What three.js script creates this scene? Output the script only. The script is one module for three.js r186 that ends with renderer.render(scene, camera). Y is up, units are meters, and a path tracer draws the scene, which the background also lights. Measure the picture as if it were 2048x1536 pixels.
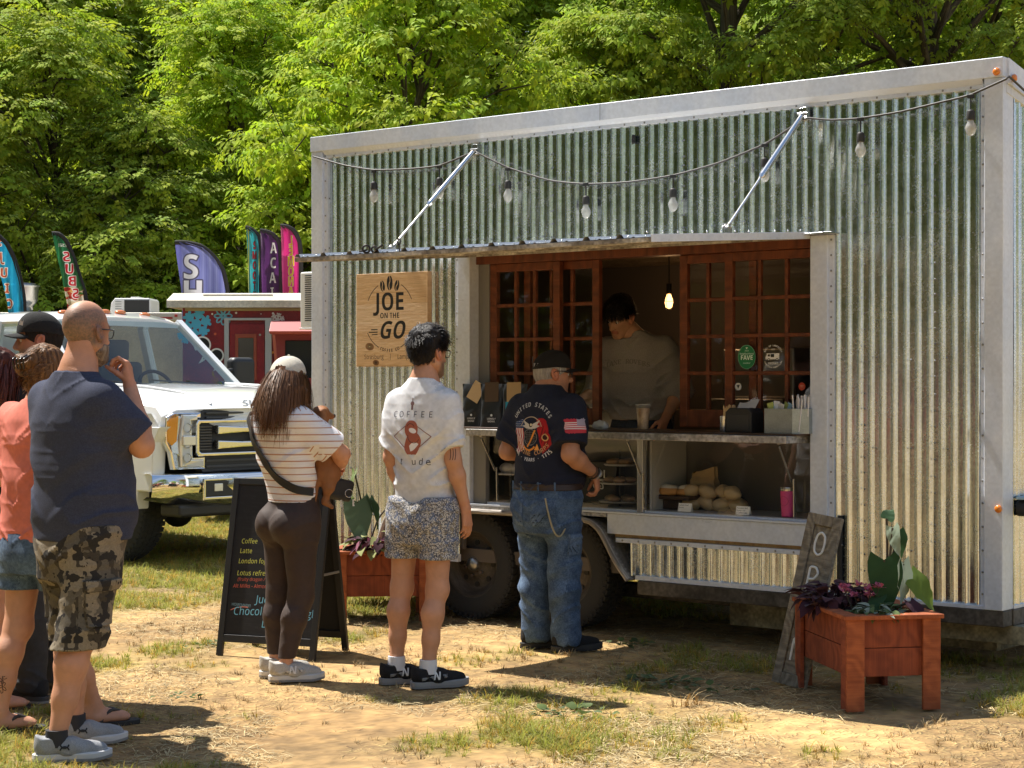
import * as THREE from 'three';
import { RoundedBoxGeometry } from 'three/addons/geometries/RoundedBoxGeometry.js';
import { mergeGeometries, mergeVertices, toCreasedNormals } from 'three/addons/utils/BufferGeometryUtils.js';
import { FontLoader } from 'three/addons/loaders/FontLoader.js';
import { TextGeometry } from 'three/addons/geometries/TextGeometry.js';

// ---------------------------------------------------------------- camera, sky, sun, exposure
const scene = new THREE.Scene();
const FOCAL = 3700, EYE = 1.52, HORIZON = 755;                   // measured on the 2048 x 1536 photograph
const camera = new THREE.PerspectiveCamera(2 * Math.atan(768 / FOCAL) * 180 / Math.PI, 2048 / 1536, 0.1, 2000);
camera.position.set(0, EYE, 0);
camera.rotation.x = -Math.atan((768 - HORIZON) / FOCAL);
const renderer = new THREE.WebGLRenderer({ antialias: true });
renderer.toneMapping = THREE.LinearToneMapping;
renderer.toneMappingExposure = 1.8;
renderer.shadowMap.enabled = true;
const SUN = new THREE.Vector3(-0.49, 1.0, -0.365).normalize();   // high, behind and left: shadows fall right and towards the camera
const SKY = 0.52;
scene.background = scene.environment = makeSky();
const sun = new THREE.DirectionalLight(new THREE.Color(1.0, 0.95, 0.87), 5.0);
sun.position.copy(SUN).multiplyScalar(60); sun.castShadow = true;
sun.shadow.mapSize.set(4096, 4096);
Object.assign(sun.shadow.camera, { left: -30, right: 30, top: 30, bottom: -30, near: 1, far: 160 });
scene.add(sun); scene.add(sun.target);

// summer sky: blue overhead, paler towards the horizon and the sun, thin high cloud
function makeSky() {
  const W = 512, H = 256, d = new Float32Array(W * H * 4), h = (x, y) => { const s = Math.sin(x * 127.1 + y * 311.7) * 43758.5453; return s - Math.floor(s); };
  const n2 = (x, y) => { const xi = Math.floor(x), yi = Math.floor(y), u = x - xi, v = y - yi, a = u * u * (3 - 2 * u), b = v * v * (3 - 2 * v); return (h(xi, yi) * (1 - a) + h(xi + 1, yi) * a) * (1 - b) + (h(xi, yi + 1) * (1 - a) + h(xi + 1, yi + 1) * a) * b; };
  for (let j = 0; j < H; j++) for (let i = 0; i < W; i++) {
    const el = ((j + 0.5) / H - 0.5) * Math.PI, az = ((i + 0.5) / W - 0.5) * 2 * Math.PI, y = Math.sin(el), c = Math.cos(el), x = c * Math.cos(az), z = c * Math.sin(az), up = Math.max(y, 0.02);
    const k = Math.pow(1 - up, 2.6), m = Math.max(0, x * SUN.x + y * SUN.y + z * SUN.z), glow = 0.35 * Math.pow(m, 6) + 0.5 * Math.pow(m, 40), px = x / (up + 0.18) * 2.1, pz = z / (up + 0.18) * 2.1, f = 0.55 * n2(px, pz) + 0.28 * n2(px * 2.3 + 5, pz * 2.3) + 0.17 * n2(px * 5.1, pz * 5.1 + 9), cl = Math.min(1, Math.max(0, (f - 0.45) / 0.3)) * 0.5;
    const col = [0.17 + 0.50 * k + glow, 0.30 + 0.46 * k + glow * 0.95, 0.56 + 0.30 * k + glow * 0.85], o = (j * W + i) * 4; for (let q = 0; q < 3; q++) d[o + q] = (col[q] * (1 - cl) + [0.92, 0.93, 0.95][q] * cl) * SKY; d[o + 3] = 1;
  }
  const t = new THREE.DataTexture(d, W, H, THREE.RGBAFormat, THREE.FloatType); t.mapping = THREE.EquirectangularReflectionMapping; t.magFilter = t.minFilter = THREE.LinearFilter; t.needsUpdate = true; return t;
}
// ---------------------------------------------------------------- helpers
const V = (x, y, z) => new THREE.Vector3(x, y, z);
let seed = 20240518;
const rnd = () => { seed = (seed + 0x6D2B79F5) | 0; let t = Math.imul(seed ^ (seed >>> 15), 1 | seed); t = (t + Math.imul(t ^ (t >>> 7), 61 | t)) ^ t; return ((t ^ (t >>> 14)) >>> 0) / 4294967296; };
const rr = (a, b) => a + (b - a) * rnd();
const reseed = (s) => { seed = s; };
const clamp = (x, a = 0, b = 1) => Math.min(b, Math.max(a, x));
const lerp = (a, b, t) => a + (b - a) * t;
const sstep = (a, b, x) => { const t = clamp((x - a) / (b - a)); return t * t * (3 - 2 * t); };
const hash3 = (x, y, z) => { let h = Math.imul(x, 374761393) + Math.imul(y, 668265263) + Math.imul(z, 2147483647 ^ 0x5bd1e995) | 0; h = Math.imul(h ^ (h >>> 13), 1274126177); h ^= h >>> 16; return (h >>> 0) / 4294967296; };
function noise(x, y, z = 0) {
  const xi = Math.floor(x), yi = Math.floor(y), zi = Math.floor(z); let fx = x - xi, fy = y - yi, fz = z - zi;
  fx = fx * fx * (3 - 2 * fx); fy = fy * fy * (3 - 2 * fy); fz = fz * fz * (3 - 2 * fz);
  const n = (a, b, c) => hash3(xi + a, yi + b, zi + c);
  return lerp(lerp(lerp(n(0, 0, 0), n(1, 0, 0), fx), lerp(n(0, 1, 0), n(1, 1, 0), fx), fy), lerp(lerp(n(0, 0, 1), n(1, 0, 1), fx), lerp(n(0, 1, 1), n(1, 1, 1), fx), fy), fz);
}
const fbm = (x, y, z = 0, o = 4) => { let s = 0, a = 0.5, t = 0; for (let i = 0; i < o; i++) { s += a * noise(x, y, z); t += a; a *= 0.5; x = x * 2.03 + 7.1; y = y * 2.03 + 3.7; z = z * 2.03 + 1.3; } return s / t; };
// tiling noise on a texture of period p cells
const tnoise = (x, y, p, s = 0) => { const xi = Math.floor(x), yi = Math.floor(y); let fx = x - xi, fy = y - yi; fx = fx * fx * (3 - 2 * fx); fy = fy * fy * (3 - 2 * fy); const m = (v) => ((v % p) + p) % p; const n = (a, b) => hash3(m(xi + a), m(yi + b), s); return lerp(lerp(n(0, 0), n(1, 0), fx), lerp(n(0, 1), n(1, 1), fx), fy); };
const tfbm = (u, v, p, o = 4, s = 0) => { let t = 0, a = 0.5, w = 0; for (let i = 0; i < o; i++) { t += a * tnoise(u * p, v * p, p, s + i * 17); w += a; a *= 0.55; p *= 2; } return t / w; };

const used = {};
const numbered = (n) => { const k = used[n] = (used[n] ?? -1) + 1; return k ? `${n}_${String(k).padStart(3, '0')}` : n; };
function mesh(name, geo, mat, parent) {
  if (Array.isArray(geo)) geo = merge(geo);
  const m = new THREE.Mesh(geo, mat); m.name = parent && parent !== scene ? name : numbered(name);
  m.castShadow = m.receiveShadow = true; (parent || scene).add(m); return m;
}
function tag(o, label, category, group) { o.userData.label = label; o.userData.category = category; if (group) o.userData.group = group; return o; }
function thing(name, label, category, pos = [0, 0, 0], turn = 0, group) { const o = new THREE.Group(); o.name = numbered(name); o.position.set(...pos); o.rotation.y = turn; scene.add(o); return tag(o, label, category, group); }
function structure(o) { o.userData.kind = 'structure'; return o; }
function stuff(o) { o.userData.kind = 'stuff'; return o; }
function merge(list) {
  list = list.filter(Boolean).map((g) => { g = g.index ? g.toNonIndexed() : g; for (const k of Object.keys(g.attributes)) if (!['position', 'normal', 'uv'].includes(k)) g.deleteAttribute(k); if (!g.attributes.uv) g.setAttribute('uv', new THREE.BufferAttribute(new Float32Array(g.attributes.position.count * 2), 2)); return g; });
  return list.length === 1 ? list[0] : mergeGeometries(list);
}
// uv in metres from whichever axis a face looks along
function boxUV(g, s = 1, swap = false) {
  g = g.index ? g.toNonIndexed() : g; const p = g.attributes.position, uv = new Float32Array(p.count * 2), a = V(), b = V(), c = V();
  for (let i = 0; i < p.count; i += 3) {
    a.fromBufferAttribute(p, i); b.fromBufferAttribute(p, i + 1); c.fromBufferAttribute(p, i + 2);
    const n = b.clone().sub(a).cross(c.clone().sub(a)); const ax = Math.abs(n.x), ay = Math.abs(n.y), az = Math.abs(n.z);
    for (let k = 0; k < 3; k++) { const q = [a, b, c][k]; let u, v; if (ay >= ax && ay >= az) { u = q.x; v = q.z; } else if (ax >= az) { u = q.z; v = q.y; } else { u = q.x; v = q.y; } if (swap) [u, v] = [v, u]; uv[(i + k) * 2] = u * s; uv[(i + k) * 2 + 1] = v * s; }
  }
  g.setAttribute('uv', new THREE.BufferAttribute(uv, 2)); return g;
}
function box(x0, x1, y0, y1, z0, z1, r = 0.003, seg = 1) {
  const w = x1 - x0, h = y1 - y0, d = z1 - z0; const rad = Math.min(r, w * 0.45, h * 0.45, d * 0.45);
  const g = r > 0 ? new RoundedBoxGeometry(w, h, d, seg, rad) : new THREE.BoxGeometry(w, h, d);
  g.translate((x0 + x1) / 2, (y0 + y1) / 2, (z0 + z1) / 2); return boxUV(g);
}
function tube(points, r, seg = 0, rad = 6, closed = false) {
  const c = new THREE.CatmullRomCurve3(points.map((p) => p.isVector3 ? p : V(...p)), closed, 'catmullrom', 0.3);
  return new THREE.TubeGeometry(c, seg || points.length * 5, r, rad, closed);
}
function rod(a, b, r0, r1 = r0, rad = 8) {
  a = a.isVector3 ? a : V(...a); b = b.isVector3 ? b : V(...b); const d = b.clone().sub(a);
  const g = new THREE.CylinderGeometry(r1, r0, d.length(), rad, 1);
  g.applyQuaternion(new THREE.Quaternion().setFromUnitVectors(V(0, 1, 0), d.clone().normalize())); g.translate(...a.clone().add(b).multiplyScalar(0.5).toArray()); return g;
}
function bar(a, b, w, h, up = V(0, 1, 0), r = 0.003) {       // a rounded rectangular bar from a to b; w across, h along up
  a = a.isVector3 ? a : V(...a); b = b.isVector3 ? b : V(...b); const d = b.clone().sub(a), L = d.length(); d.normalize();
  const x = up.clone().cross(d).normalize(), y = d.clone().cross(x); const g = boxUV(new RoundedBoxGeometry(w, h, L, 1, Math.min(r, w * 0.4, h * 0.4)));
  g.applyMatrix4(new THREE.Matrix4().makeBasis(x, y, d)); g.translate(...a.clone().add(b).multiplyScalar(0.5).toArray()); return g;
}
const lathe = (pts, seg = 24) => new THREE.LatheGeometry(pts.map((p) => new THREE.Vector2(p[0], p[1])), seg);
function prism(pts, depth, bevel = 0.004, holes = []) {        // outline in x,y extruded along z, centred on z = 0
  const s = new THREE.Shape(pts.map((p) => new THREE.Vector2(p[0], p[1]))); for (const h of holes) s.holes.push(new THREE.Path(h.map((p) => new THREE.Vector2(p[0], p[1]))));
  const g = new THREE.ExtrudeGeometry(s, { depth: Math.max(depth - 2 * bevel, 1e-4), bevelEnabled: bevel > 0, bevelSize: bevel, bevelThickness: bevel, bevelOffset: -bevel, bevelSegments: 2, curveSegments: 10 });
  g.translate(0, 0, -depth / 2 + bevel); return g;
}
const move = (g, x, y, z) => { g.translate(x, y, z); return g; };
const rot = (g, x, y, z) => { g.applyMatrix4(new THREE.Matrix4().makeRotationFromEuler(new THREE.Euler(x, y, z))); return g; };
// pixel of the 2048 x 1536 photograph -> world, at a depth, or on the ground
const at = (px, py, D) => V((px - 1024) / FOCAL * D, EYE - (py - HORIZON) / FOCAL * D, -D);
const ground = (px, py) => { const D = FOCAL * EYE / (py - HORIZON); return V((px - 1024) / FOCAL * D, 0, -D); };

// ---------------------------------------------------------------- textures and materials
function pixels(w, h, fn, srgb = true) {
  const d = new Uint8Array(w * h * 4); for (let y = 0; y < h; y++) for (let x = 0; x < w; x++) { const c = fn(x / w, y / h, x, y), i = (y * w + x) * 4; d[i] = clamp(c[0]) * 255; d[i + 1] = clamp(c[1]) * 255; d[i + 2] = clamp(c[2]) * 255; d[i + 3] = c.length > 3 ? clamp(c[3]) * 255 : 255; }
  const t = new THREE.DataTexture(d, w, h); t.magFilter = t.minFilter = THREE.LinearFilter; t.wrapS = t.wrapT = THREE.RepeatWrapping; if (srgb) t.colorSpace = THREE.SRGBColorSpace; t.needsUpdate = true; return t;
}
function canvasTex(w, h, draw) { const c = document.createElement('canvas'); c.width = w; c.height = h; const x = c.getContext('2d'); draw(x, w, h); const t = new THREE.CanvasTexture(c); t.colorSpace = THREE.SRGBColorSpace; t.magFilter = THREE.LinearFilter; return t; }
const reps = new Map(), rep = (t, u, v = u) => { const k = `${t.uuid} ${u} ${v}`; if (!reps.has(k)) { const c = t.clone(); c.repeat.set(u, v); c.wrapS = c.wrapT = THREE.RepeatWrapping; c.needsUpdate = true; reps.set(k, c); } return reps.get(k); };
const lin = (r, g, b) => new THREE.Color().setRGB(r, g, b);
const M = (color, roughness = 0.7, metalness = 0, extra = {}) => new THREE.MeshStandardMaterial({ color: Array.isArray(color) ? lin(...color) : color, roughness, metalness, ...extra });
const P = (color, roughness = 0.7, metalness = 0, extra = {}) => new THREE.MeshPhysicalMaterial({ color: Array.isArray(color) ? lin(...color) : color, roughness, metalness, ...extra });
const grainT = pixels(256, 256, (u, v) => { const n = tfbm(u, v, 8, 5, 3); return [n, n, n]; }, false);
const speckT = pixels(256, 256, (u, v) => { const n = tfbm(u, v, 32, 3, 9); return [n, n, n]; }, false);
const weaveT = pixels(128, 128, (u, v, x, y) => { const n = 0.5 + 0.25 * Math.sin(x * Math.PI / 2) * Math.sin(y * Math.PI / 2) + 0.35 * (tfbm(u, v, 32, 2, 5) - 0.5); return [n, n, n]; }, false);
// colour texture: base sRGB mixed between two tones by noise, with specks
const tone = (a, b, p = 6, s = 0, speck = 0, size = 256) => pixels(size, size, (u, v) => { const n = sstep(0.25, 0.75, tfbm(u, v, p, 5, s)), k = speck * (tfbm(u, v, 64, 2, s + 5) - 0.5); return [0, 1, 2].map((i) => (lerp(a[i], b[i], n) / 255) * (1 + k)); });
function woodTex(a, b, seedv, rings = 14, size = 512) {
  return pixels(size, size, (u, v) => { const w = tfbm(u, v, 3, 3, seedv) * 1.6; const g = 0.5 + 0.5 * Math.sin((v * rings + w * 3.2) * Math.PI * 2 / 1); const f = tnoise(u * 8, v * 220, 220, seedv) * 0.5 + tnoise(u * 3, v * 90, 90, seedv + 3) * 0.5; const t = clamp(0.45 * g + 0.55 * f); return [0, 1, 2].map((i) => lerp(a[i], b[i], t) / 255); });
}

// ---------------------------------------------------------------- solid modelling by distance fields (people, plants' pots, dog)
const smin = (a, b, k) => { const h = Math.max(k - Math.abs(a - b), 0) / k; return Math.min(a, b) - h * h * k * 0.25; };
const smax = (a, b, k) => -smin(-a, -b, k);
function cone(a, b, ra, rb) {
  const ax = a.x, ay = a.y, az = a.z, dx = b.x - ax, dy = b.y - ay, dz = b.z - az, L = dx * dx + dy * dy + dz * dz || 1e-9;
  return (x, y, z) => { const t = clamp(((x - ax) * dx + (y - ay) * dy + (z - az) * dz) / L); const ex = x - ax - dx * t, ey = y - ay - dy * t, ez = z - az - dz * t; return Math.sqrt(ex * ex + ey * ey + ez * ez) - (ra + (rb - ra) * t); };
}
const ball = (c, r) => (x, y, z) => Math.hypot(x - c.x, y - c.y, z - c.z) - r;
const blob = (c, r) => { const m = Math.min(r.x, r.y, r.z); return (x, y, z) => { const a = (x - c.x) / r.x, b = (y - c.y) / r.y, d = (z - c.z) / r.z, k = Math.sqrt(a * a + b * b + d * d); return k < 1e-6 ? -m : k * (k - 1) / Math.sqrt(a * a / r.x / r.x + b * b / r.y / r.y + d * d / r.z / r.z + 1e-12) ; }; };
// rows of [height, x centre, z centre, half width, half depth], lowest first
function stack(rows, pow = 2.25) {
  const n = rows.length;
  return (x, y, z) => {
    let i = 0; const yy = clamp(y, rows[0][0], rows[n - 1][0]); while (i < n - 2 && yy > rows[i + 1][0]) i++;
    const A = rows[i], B = rows[i + 1], t = (yy - A[0]) / (B[0] - A[0]);
    const p = rows[Math.max(0, i - 1)], q = rows[Math.min(n - 1, i + 2)];
    const cr = (k) => { const m0 = (B[k] - p[k]) / Math.max(B[0] - p[0], 1e-6) * (B[0] - A[0]), m1 = (q[k] - A[k]) / Math.max(q[0] - A[0], 1e-6) * (B[0] - A[0]); const t2 = t * t, t3 = t2 * t; return (2 * t3 - 3 * t2 + 1) * A[k] + (t3 - 2 * t2 + t) * m0 + (-2 * t3 + 3 * t2) * B[k] + (t3 - t2) * m1; };
    const rx = cr(3), rz = cr(4), ex = Math.abs(x - cr(1)) / rx, ez = Math.abs(z - cr(2)) / rz; const k = Math.pow(Math.pow(ex, pow) + Math.pow(ez, pow), 1 / pow);
    const d = (k - 1) * Math.min(rx, rz), dy = y - yy; return dy === 0 ? d : Math.sqrt(Math.max(d, 0) ** 2 + dy * dy) + (d < 0 ? 0 : 0);
  };
}
const union = (list, k = 0.03) => (x, y, z) => { let d = 1e9; for (const f of list) { const v = f(x, y, z); d = d > 1e8 ? v : (v - d > k ? d : smin(d, v, k)); } return d; };
// surface nets over a box; skips blocks far from the surface
function surface(f, lo, hi, cell, extraNormal = 0) {
  const nx = Math.ceil((hi.x - lo.x) / cell) + 1, ny = Math.ceil((hi.y - lo.y) / cell) + 1, nz = Math.ceil((hi.z - lo.z) / cell) + 1;
  const val = new Float32Array(nx * ny * nz).fill(9), B = 4; const id = (x, y, z) => x + nx * (y + ny * z);
  for (let z = 0; z < nz; z += B) for (let y = 0; y < ny; y += B) for (let x = 0; x < nx; x += B) {
    const c = f(lo.x + (x + B / 2) * cell, lo.y + (y + B / 2) * cell, lo.z + (z + B / 2) * cell);
    if (Math.abs(c) > cell * B * 1.9) { if (c < 0) for (let k = z; k < Math.min(nz, z + B); k++) for (let j = y; j < Math.min(ny, y + B); j++) for (let i = x; i < Math.min(nx, x + B); i++) val[id(i, j, k)] = -9; continue; }
    for (let k = z; k < Math.min(nz, z + B); k++) for (let j = y; j < Math.min(ny, y + B); j++) for (let i = x; i < Math.min(nx, x + B); i++) val[id(i, j, k)] = f(lo.x + i * cell, lo.y + j * cell, lo.z + k * cell);
  }
  const vid = new Int32Array(nx * ny * nz).fill(-1), pos = [], idx = [];
  for (let z = 0; z < nz - 1; z++) for (let y = 0; y < ny - 1; y++) for (let x = 0; x < nx - 1; x++) {
    let m = 0; const v = []; for (let k = 0; k < 8; k++) { const q = val[id(x + (k & 1), y + (k >> 1 & 1), z + (k >> 2))]; v.push(q); if (q < 0) m |= 1 << k; }
    if (m === 0 || m === 255) continue; let sx = 0, sy = 0, sz = 0, n = 0;
    for (let a = 0; a < 8; a++) for (let d = 0; d < 3; d++) { const b = a ^ (1 << d); if (b < a) continue; if ((v[a] < 0) === (v[b] < 0)) continue; const t = clamp(v[a] / (v[a] - v[b])); sx += (a & 1) + (d === 0 ? t : 0); sy += (a >> 1 & 1) + (d === 1 ? t : 0); sz += (a >> 2) + (d === 2 ? t : 0); n++; }
    vid[id(x, y, z)] = pos.length / 3; pos.push(lo.x + (x + sx / n) * cell, lo.y + (y + sy / n) * cell, lo.z + (z + sz / n) * cell);
  }
  const quad = (a, b, c, d, flip) => { if (a < 0 || b < 0 || c < 0 || d < 0) return; flip ? idx.push(a, c, b, a, d, c) : idx.push(a, b, c, a, c, d); };
  for (let z = 1; z < nz - 1; z++) for (let y = 1; y < ny - 1; y++) for (let x = 1; x < nx - 1; x++) {
    const a = val[id(x, y, z)] < 0;
    if (a !== val[id(x + 1, y, z)] < 0) quad(vid[id(x, y - 1, z - 1)], vid[id(x, y, z - 1)], vid[id(x, y, z)], vid[id(x, y - 1, z)], !a);
    if (a !== val[id(x, y + 1, z)] < 0) quad(vid[id(x - 1, y, z - 1)], vid[id(x - 1, y, z)], vid[id(x, y, z)], vid[id(x, y, z - 1)], !a);
    if (a !== val[id(x, y, z + 1)] < 0) quad(vid[id(x - 1, y - 1, z)], vid[id(x, y - 1, z)], vid[id(x, y, z)], vid[id(x - 1, y, z)], !a);
  }
  const g = new THREE.BufferGeometry(); const nrm = new Float32Array(pos.length), e = cell * 0.35;
  for (let i = 0; i < pos.length; i += 3) { const x = pos[i], y = pos[i + 1], z = pos[i + 2]; let a = f(x + e, y, z) - f(x - e, y, z), b = f(x, y + e, z) - f(x, y - e, z), c = f(x, y, z + e) - f(x, y, z - e); const l = Math.hypot(a, b, c) || 1; nrm[i] = a / l; nrm[i + 1] = b / l; nrm[i + 2] = c / l; }
  g.setAttribute('position', new THREE.Float32BufferAttribute(pos, 3)); g.setAttribute('normal', new THREE.BufferAttribute(nrm, 3)); g.setIndex(idx); return g;
}
function paint(g, fn) { const p = g.attributes.position, c = new Float32Array(p.count * 3); for (let i = 0; i < p.count; i++) { const k = fn(p.getX(i), p.getY(i), p.getZ(i)); c[i * 3] = k[0]; c[i * 3 + 1] = k[1]; c[i * 3 + 2] = k[2]; } g.setAttribute('color', new THREE.BufferAttribute(c, 3)); return g; }
// ================================================================ ground
const grassMask = (x, z) => {                                      // 0 bare dirt .. 1 turf
  const D = -z; let b = -0.11 + 0.30 * sstep(10.6, 13.5, D) + 0.22 * sstep(1.9, 3.0, x - 0.12 * (D - 8)) * sstep(7.0, 8.2, D) + 0.16 * sstep(15, 22, D) + 0.10 * sstep(-1.0, -2.4, x) * sstep(9.5, 7.4, D);
  b += 0.16 * Math.exp(-((x - 0.15) ** 2) / 0.5 - ((D - 11.3) ** 2) / 0.35);
  const n = fbm(x * 0.9 + 31, z * 0.9 + 11, 0, 4) * 0.65 + fbm(x * 3.1 + 3, z * 3.1, 4, 3) * 0.35; return clamp(sstep(0.42, 0.66, n + b));
};
{
  const xs = [], zs = []; for (let x = -9; x <= 9.001; x += 0.12) xs.push(x); for (const e of [11, 15, 22, 35, 60, 120, 260, 600]) { xs.push(e); xs.unshift(-e); }
  for (let z = 1; z >= -24.001; z -= 0.12) zs.push(z); for (const e of [-27, -32, -40, -60, -120, -260, -600]) zs.push(e); for (const e of [4, 9, 16, 26, 45, 90, 200, 600]) zs.unshift(e);
  const pos = [], uv = [], col = [], idx = [], W = xs.length;
  for (const z of zs) for (const x of xs) {
    const near = Math.abs(x) < 9 && z < 1 && z > -24 ? 1 : 0; pos.push(x, near * (fbm(x * 1.3, z * 1.3, 0, 3) - 0.5) * 0.018 + near * (fbm(x * 5, z * 5, 3, 2) - 0.5) * 0.010 - 0.008, z); uv.push(x / 6, z / 6);
    const g = grassMask(x, z) * (z < -24 || z > 2 ? 0.8 : 1), n = 0.70 + 0.45 * fbm(x * 0.7 + 9, z * 0.7, 0, 4); col.push(lerp(1, 0.62, g) * n, lerp(1, 0.78, g) * n, lerp(1, 0.48, g) * n);
  }
  for (let j = 0; j < zs.length - 1; j++) for (let i = 0; i < W - 1; i++) { const a = j * W + i; idx.push(a, a + 1, a + W, a + 1, a + W + 1, a + W); }
  const g = new THREE.BufferGeometry(); g.setAttribute('position', new THREE.Float32BufferAttribute(pos, 3)); g.setAttribute('uv', new THREE.Float32BufferAttribute(uv, 2)); g.setAttribute('color', new THREE.Float32BufferAttribute(col, 3)); g.setIndex(idx); g.computeVertexNormals();
  if (g.attributes.normal.getY(0) < 0) { const ix = g.index.array; for (let i = 0; i < ix.length; i += 3) [ix[i], ix[i + 1]] = [ix[i + 1], ix[i]]; g.computeVertexNormals(); }
  const N = 1024, height = new Float32Array(N * N), tint = new Float32Array(N * N); reseed(77);
  for (let y = 0; y < N; y++) for (let x = 0; x < N; x++) height[y * N + x] = tfbm(x / N, y / N, 8, 6, 21) * 0.7 + 0.3 * tfbm(x / N, y / N, 128, 2, 5);
  for (let k = 0; k < 42000; k++) {                                 // bits of straw and dead grass pressed into the dirt
    let x = rnd() * N, y = rnd() * N, a = rnd() * 6.283; const L = 3 + rnd() * 13, v = rnd() < 0.72 ? rr(0.25, 0.6) : -rr(0.2, 0.5), c = rr(-0.08, 0.08);
    if (tfbm(x / N, y / N, 6, 3, 88) < 0.43 + rnd() * 0.15) continue;
    for (let s = 0; s < L; s++) { const i = ((y | 0) & (N - 1)) * N + ((x | 0) & (N - 1)); tint[i] = v; height[i] += 0.12; x += Math.cos(a); y += Math.sin(a); a += c; if (x < 0) x += N; if (y < 0) y += N; }
  }
  const map = pixels(N, N, (u, v, x, y) => { const h = height[y * N + x], t = tint[y * N + x]; const n = sstep(0.3, 0.72, tfbm(u, v, 5, 5, 40)), m = tfbm(u, v, 64, 3, 12) - 0.5; let c = [lerp(154, 186, n), lerp(122, 152, n), lerp(78, 100, n)].map((q) => q / 255 * (1 + 0.5 * m) * (0.72 + 0.5 * h)); if (t > 0) c = c.map((q, i) => lerp(q, [0.86, 0.76, 0.50][i], t)); if (t < 0) c = c.map((q, i) => lerp(q, [0.30, 0.21, 0.13][i], -t)); return c; });
  const bump = pixels(N, N, (u, v, x, y) => { const h = height[y * N + x]; return [h, h, h]; }, false);
  structure(mesh('ground', g, M(0xffffff, 0.96, 0, { map, bumpMap: bump, bumpScale: 0.05, vertexColors: true })));
}
// turf blades, straw and weeds: nobody could count them
function bladeGeo(n, len, spread, w, droop, sd) {
  reseed(sd); const pos = [], idx = []; for (let k = 0; k < n; k++) {
    const a = rnd() * 6.283, L = len * rr(0.55, 1.15), r0 = rr(0, spread * 0.35), lean = rr(0.15, 1) * droop, cx = Math.cos(a), cz = Math.sin(a), b = pos.length / 3, px = -cz * w, pz = cx * w;
    const S = 3; for (let s = 0; s <= S; s++) { const t = s / S, out = r0 + L * lean * t * t, y = L * t * (1 - 0.45 * lean * t), ww = s === S ? 0.05 : 1 - 0.5 * t; pos.push(cx * out - px * ww, y, cz * out - pz * ww, cx * out + px * ww, y, cz * out + pz * ww); if (s) idx.push(b + 2 * s - 2, b + 2 * s - 1, b + 2 * s, b + 2 * s - 1, b + 2 * s + 1, b + 2 * s); }
  }
  const g = new THREE.BufferGeometry(); g.setAttribute('position', new THREE.Float32BufferAttribute(pos, 3)); g.setIndex(idx); g.computeVertexNormals(); return g;
}
const leafy = (c, rough = 0.97, tr = 0.45) => P(c, rough, 0, { transmission: tr, thickness: 0, side: THREE.DoubleSide, specularIntensity: 0.4 });
function scatter(name, geo, mat, list, parent) {                     // list of [x, y, z, scale, turn, tiltx, tiltz, colour]
  const o = new THREE.InstancedMesh(geo, mat, list.length); o.name = parent ? name : numbered(name); const m = new THREE.Matrix4(), q = new THREE.Quaternion(), e = new THREE.Euler();
  list.forEach((p, i) => { q.setFromEuler(e.set(p[5] || 0, p[4] || 0, p[6] || 0, 'YXZ')); m.compose(V(p[0], p[1], p[2]), q, Array.isArray(p[3]) ? V(...p[3]) : V(p[3], p[3], p[3])); o.setMatrixAt(i, m); if (p[7]) o.setColorAt(i, p[7]); });
  o.castShadow = o.receiveShadow = true; (parent || scene).add(o); return o;
}
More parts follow.
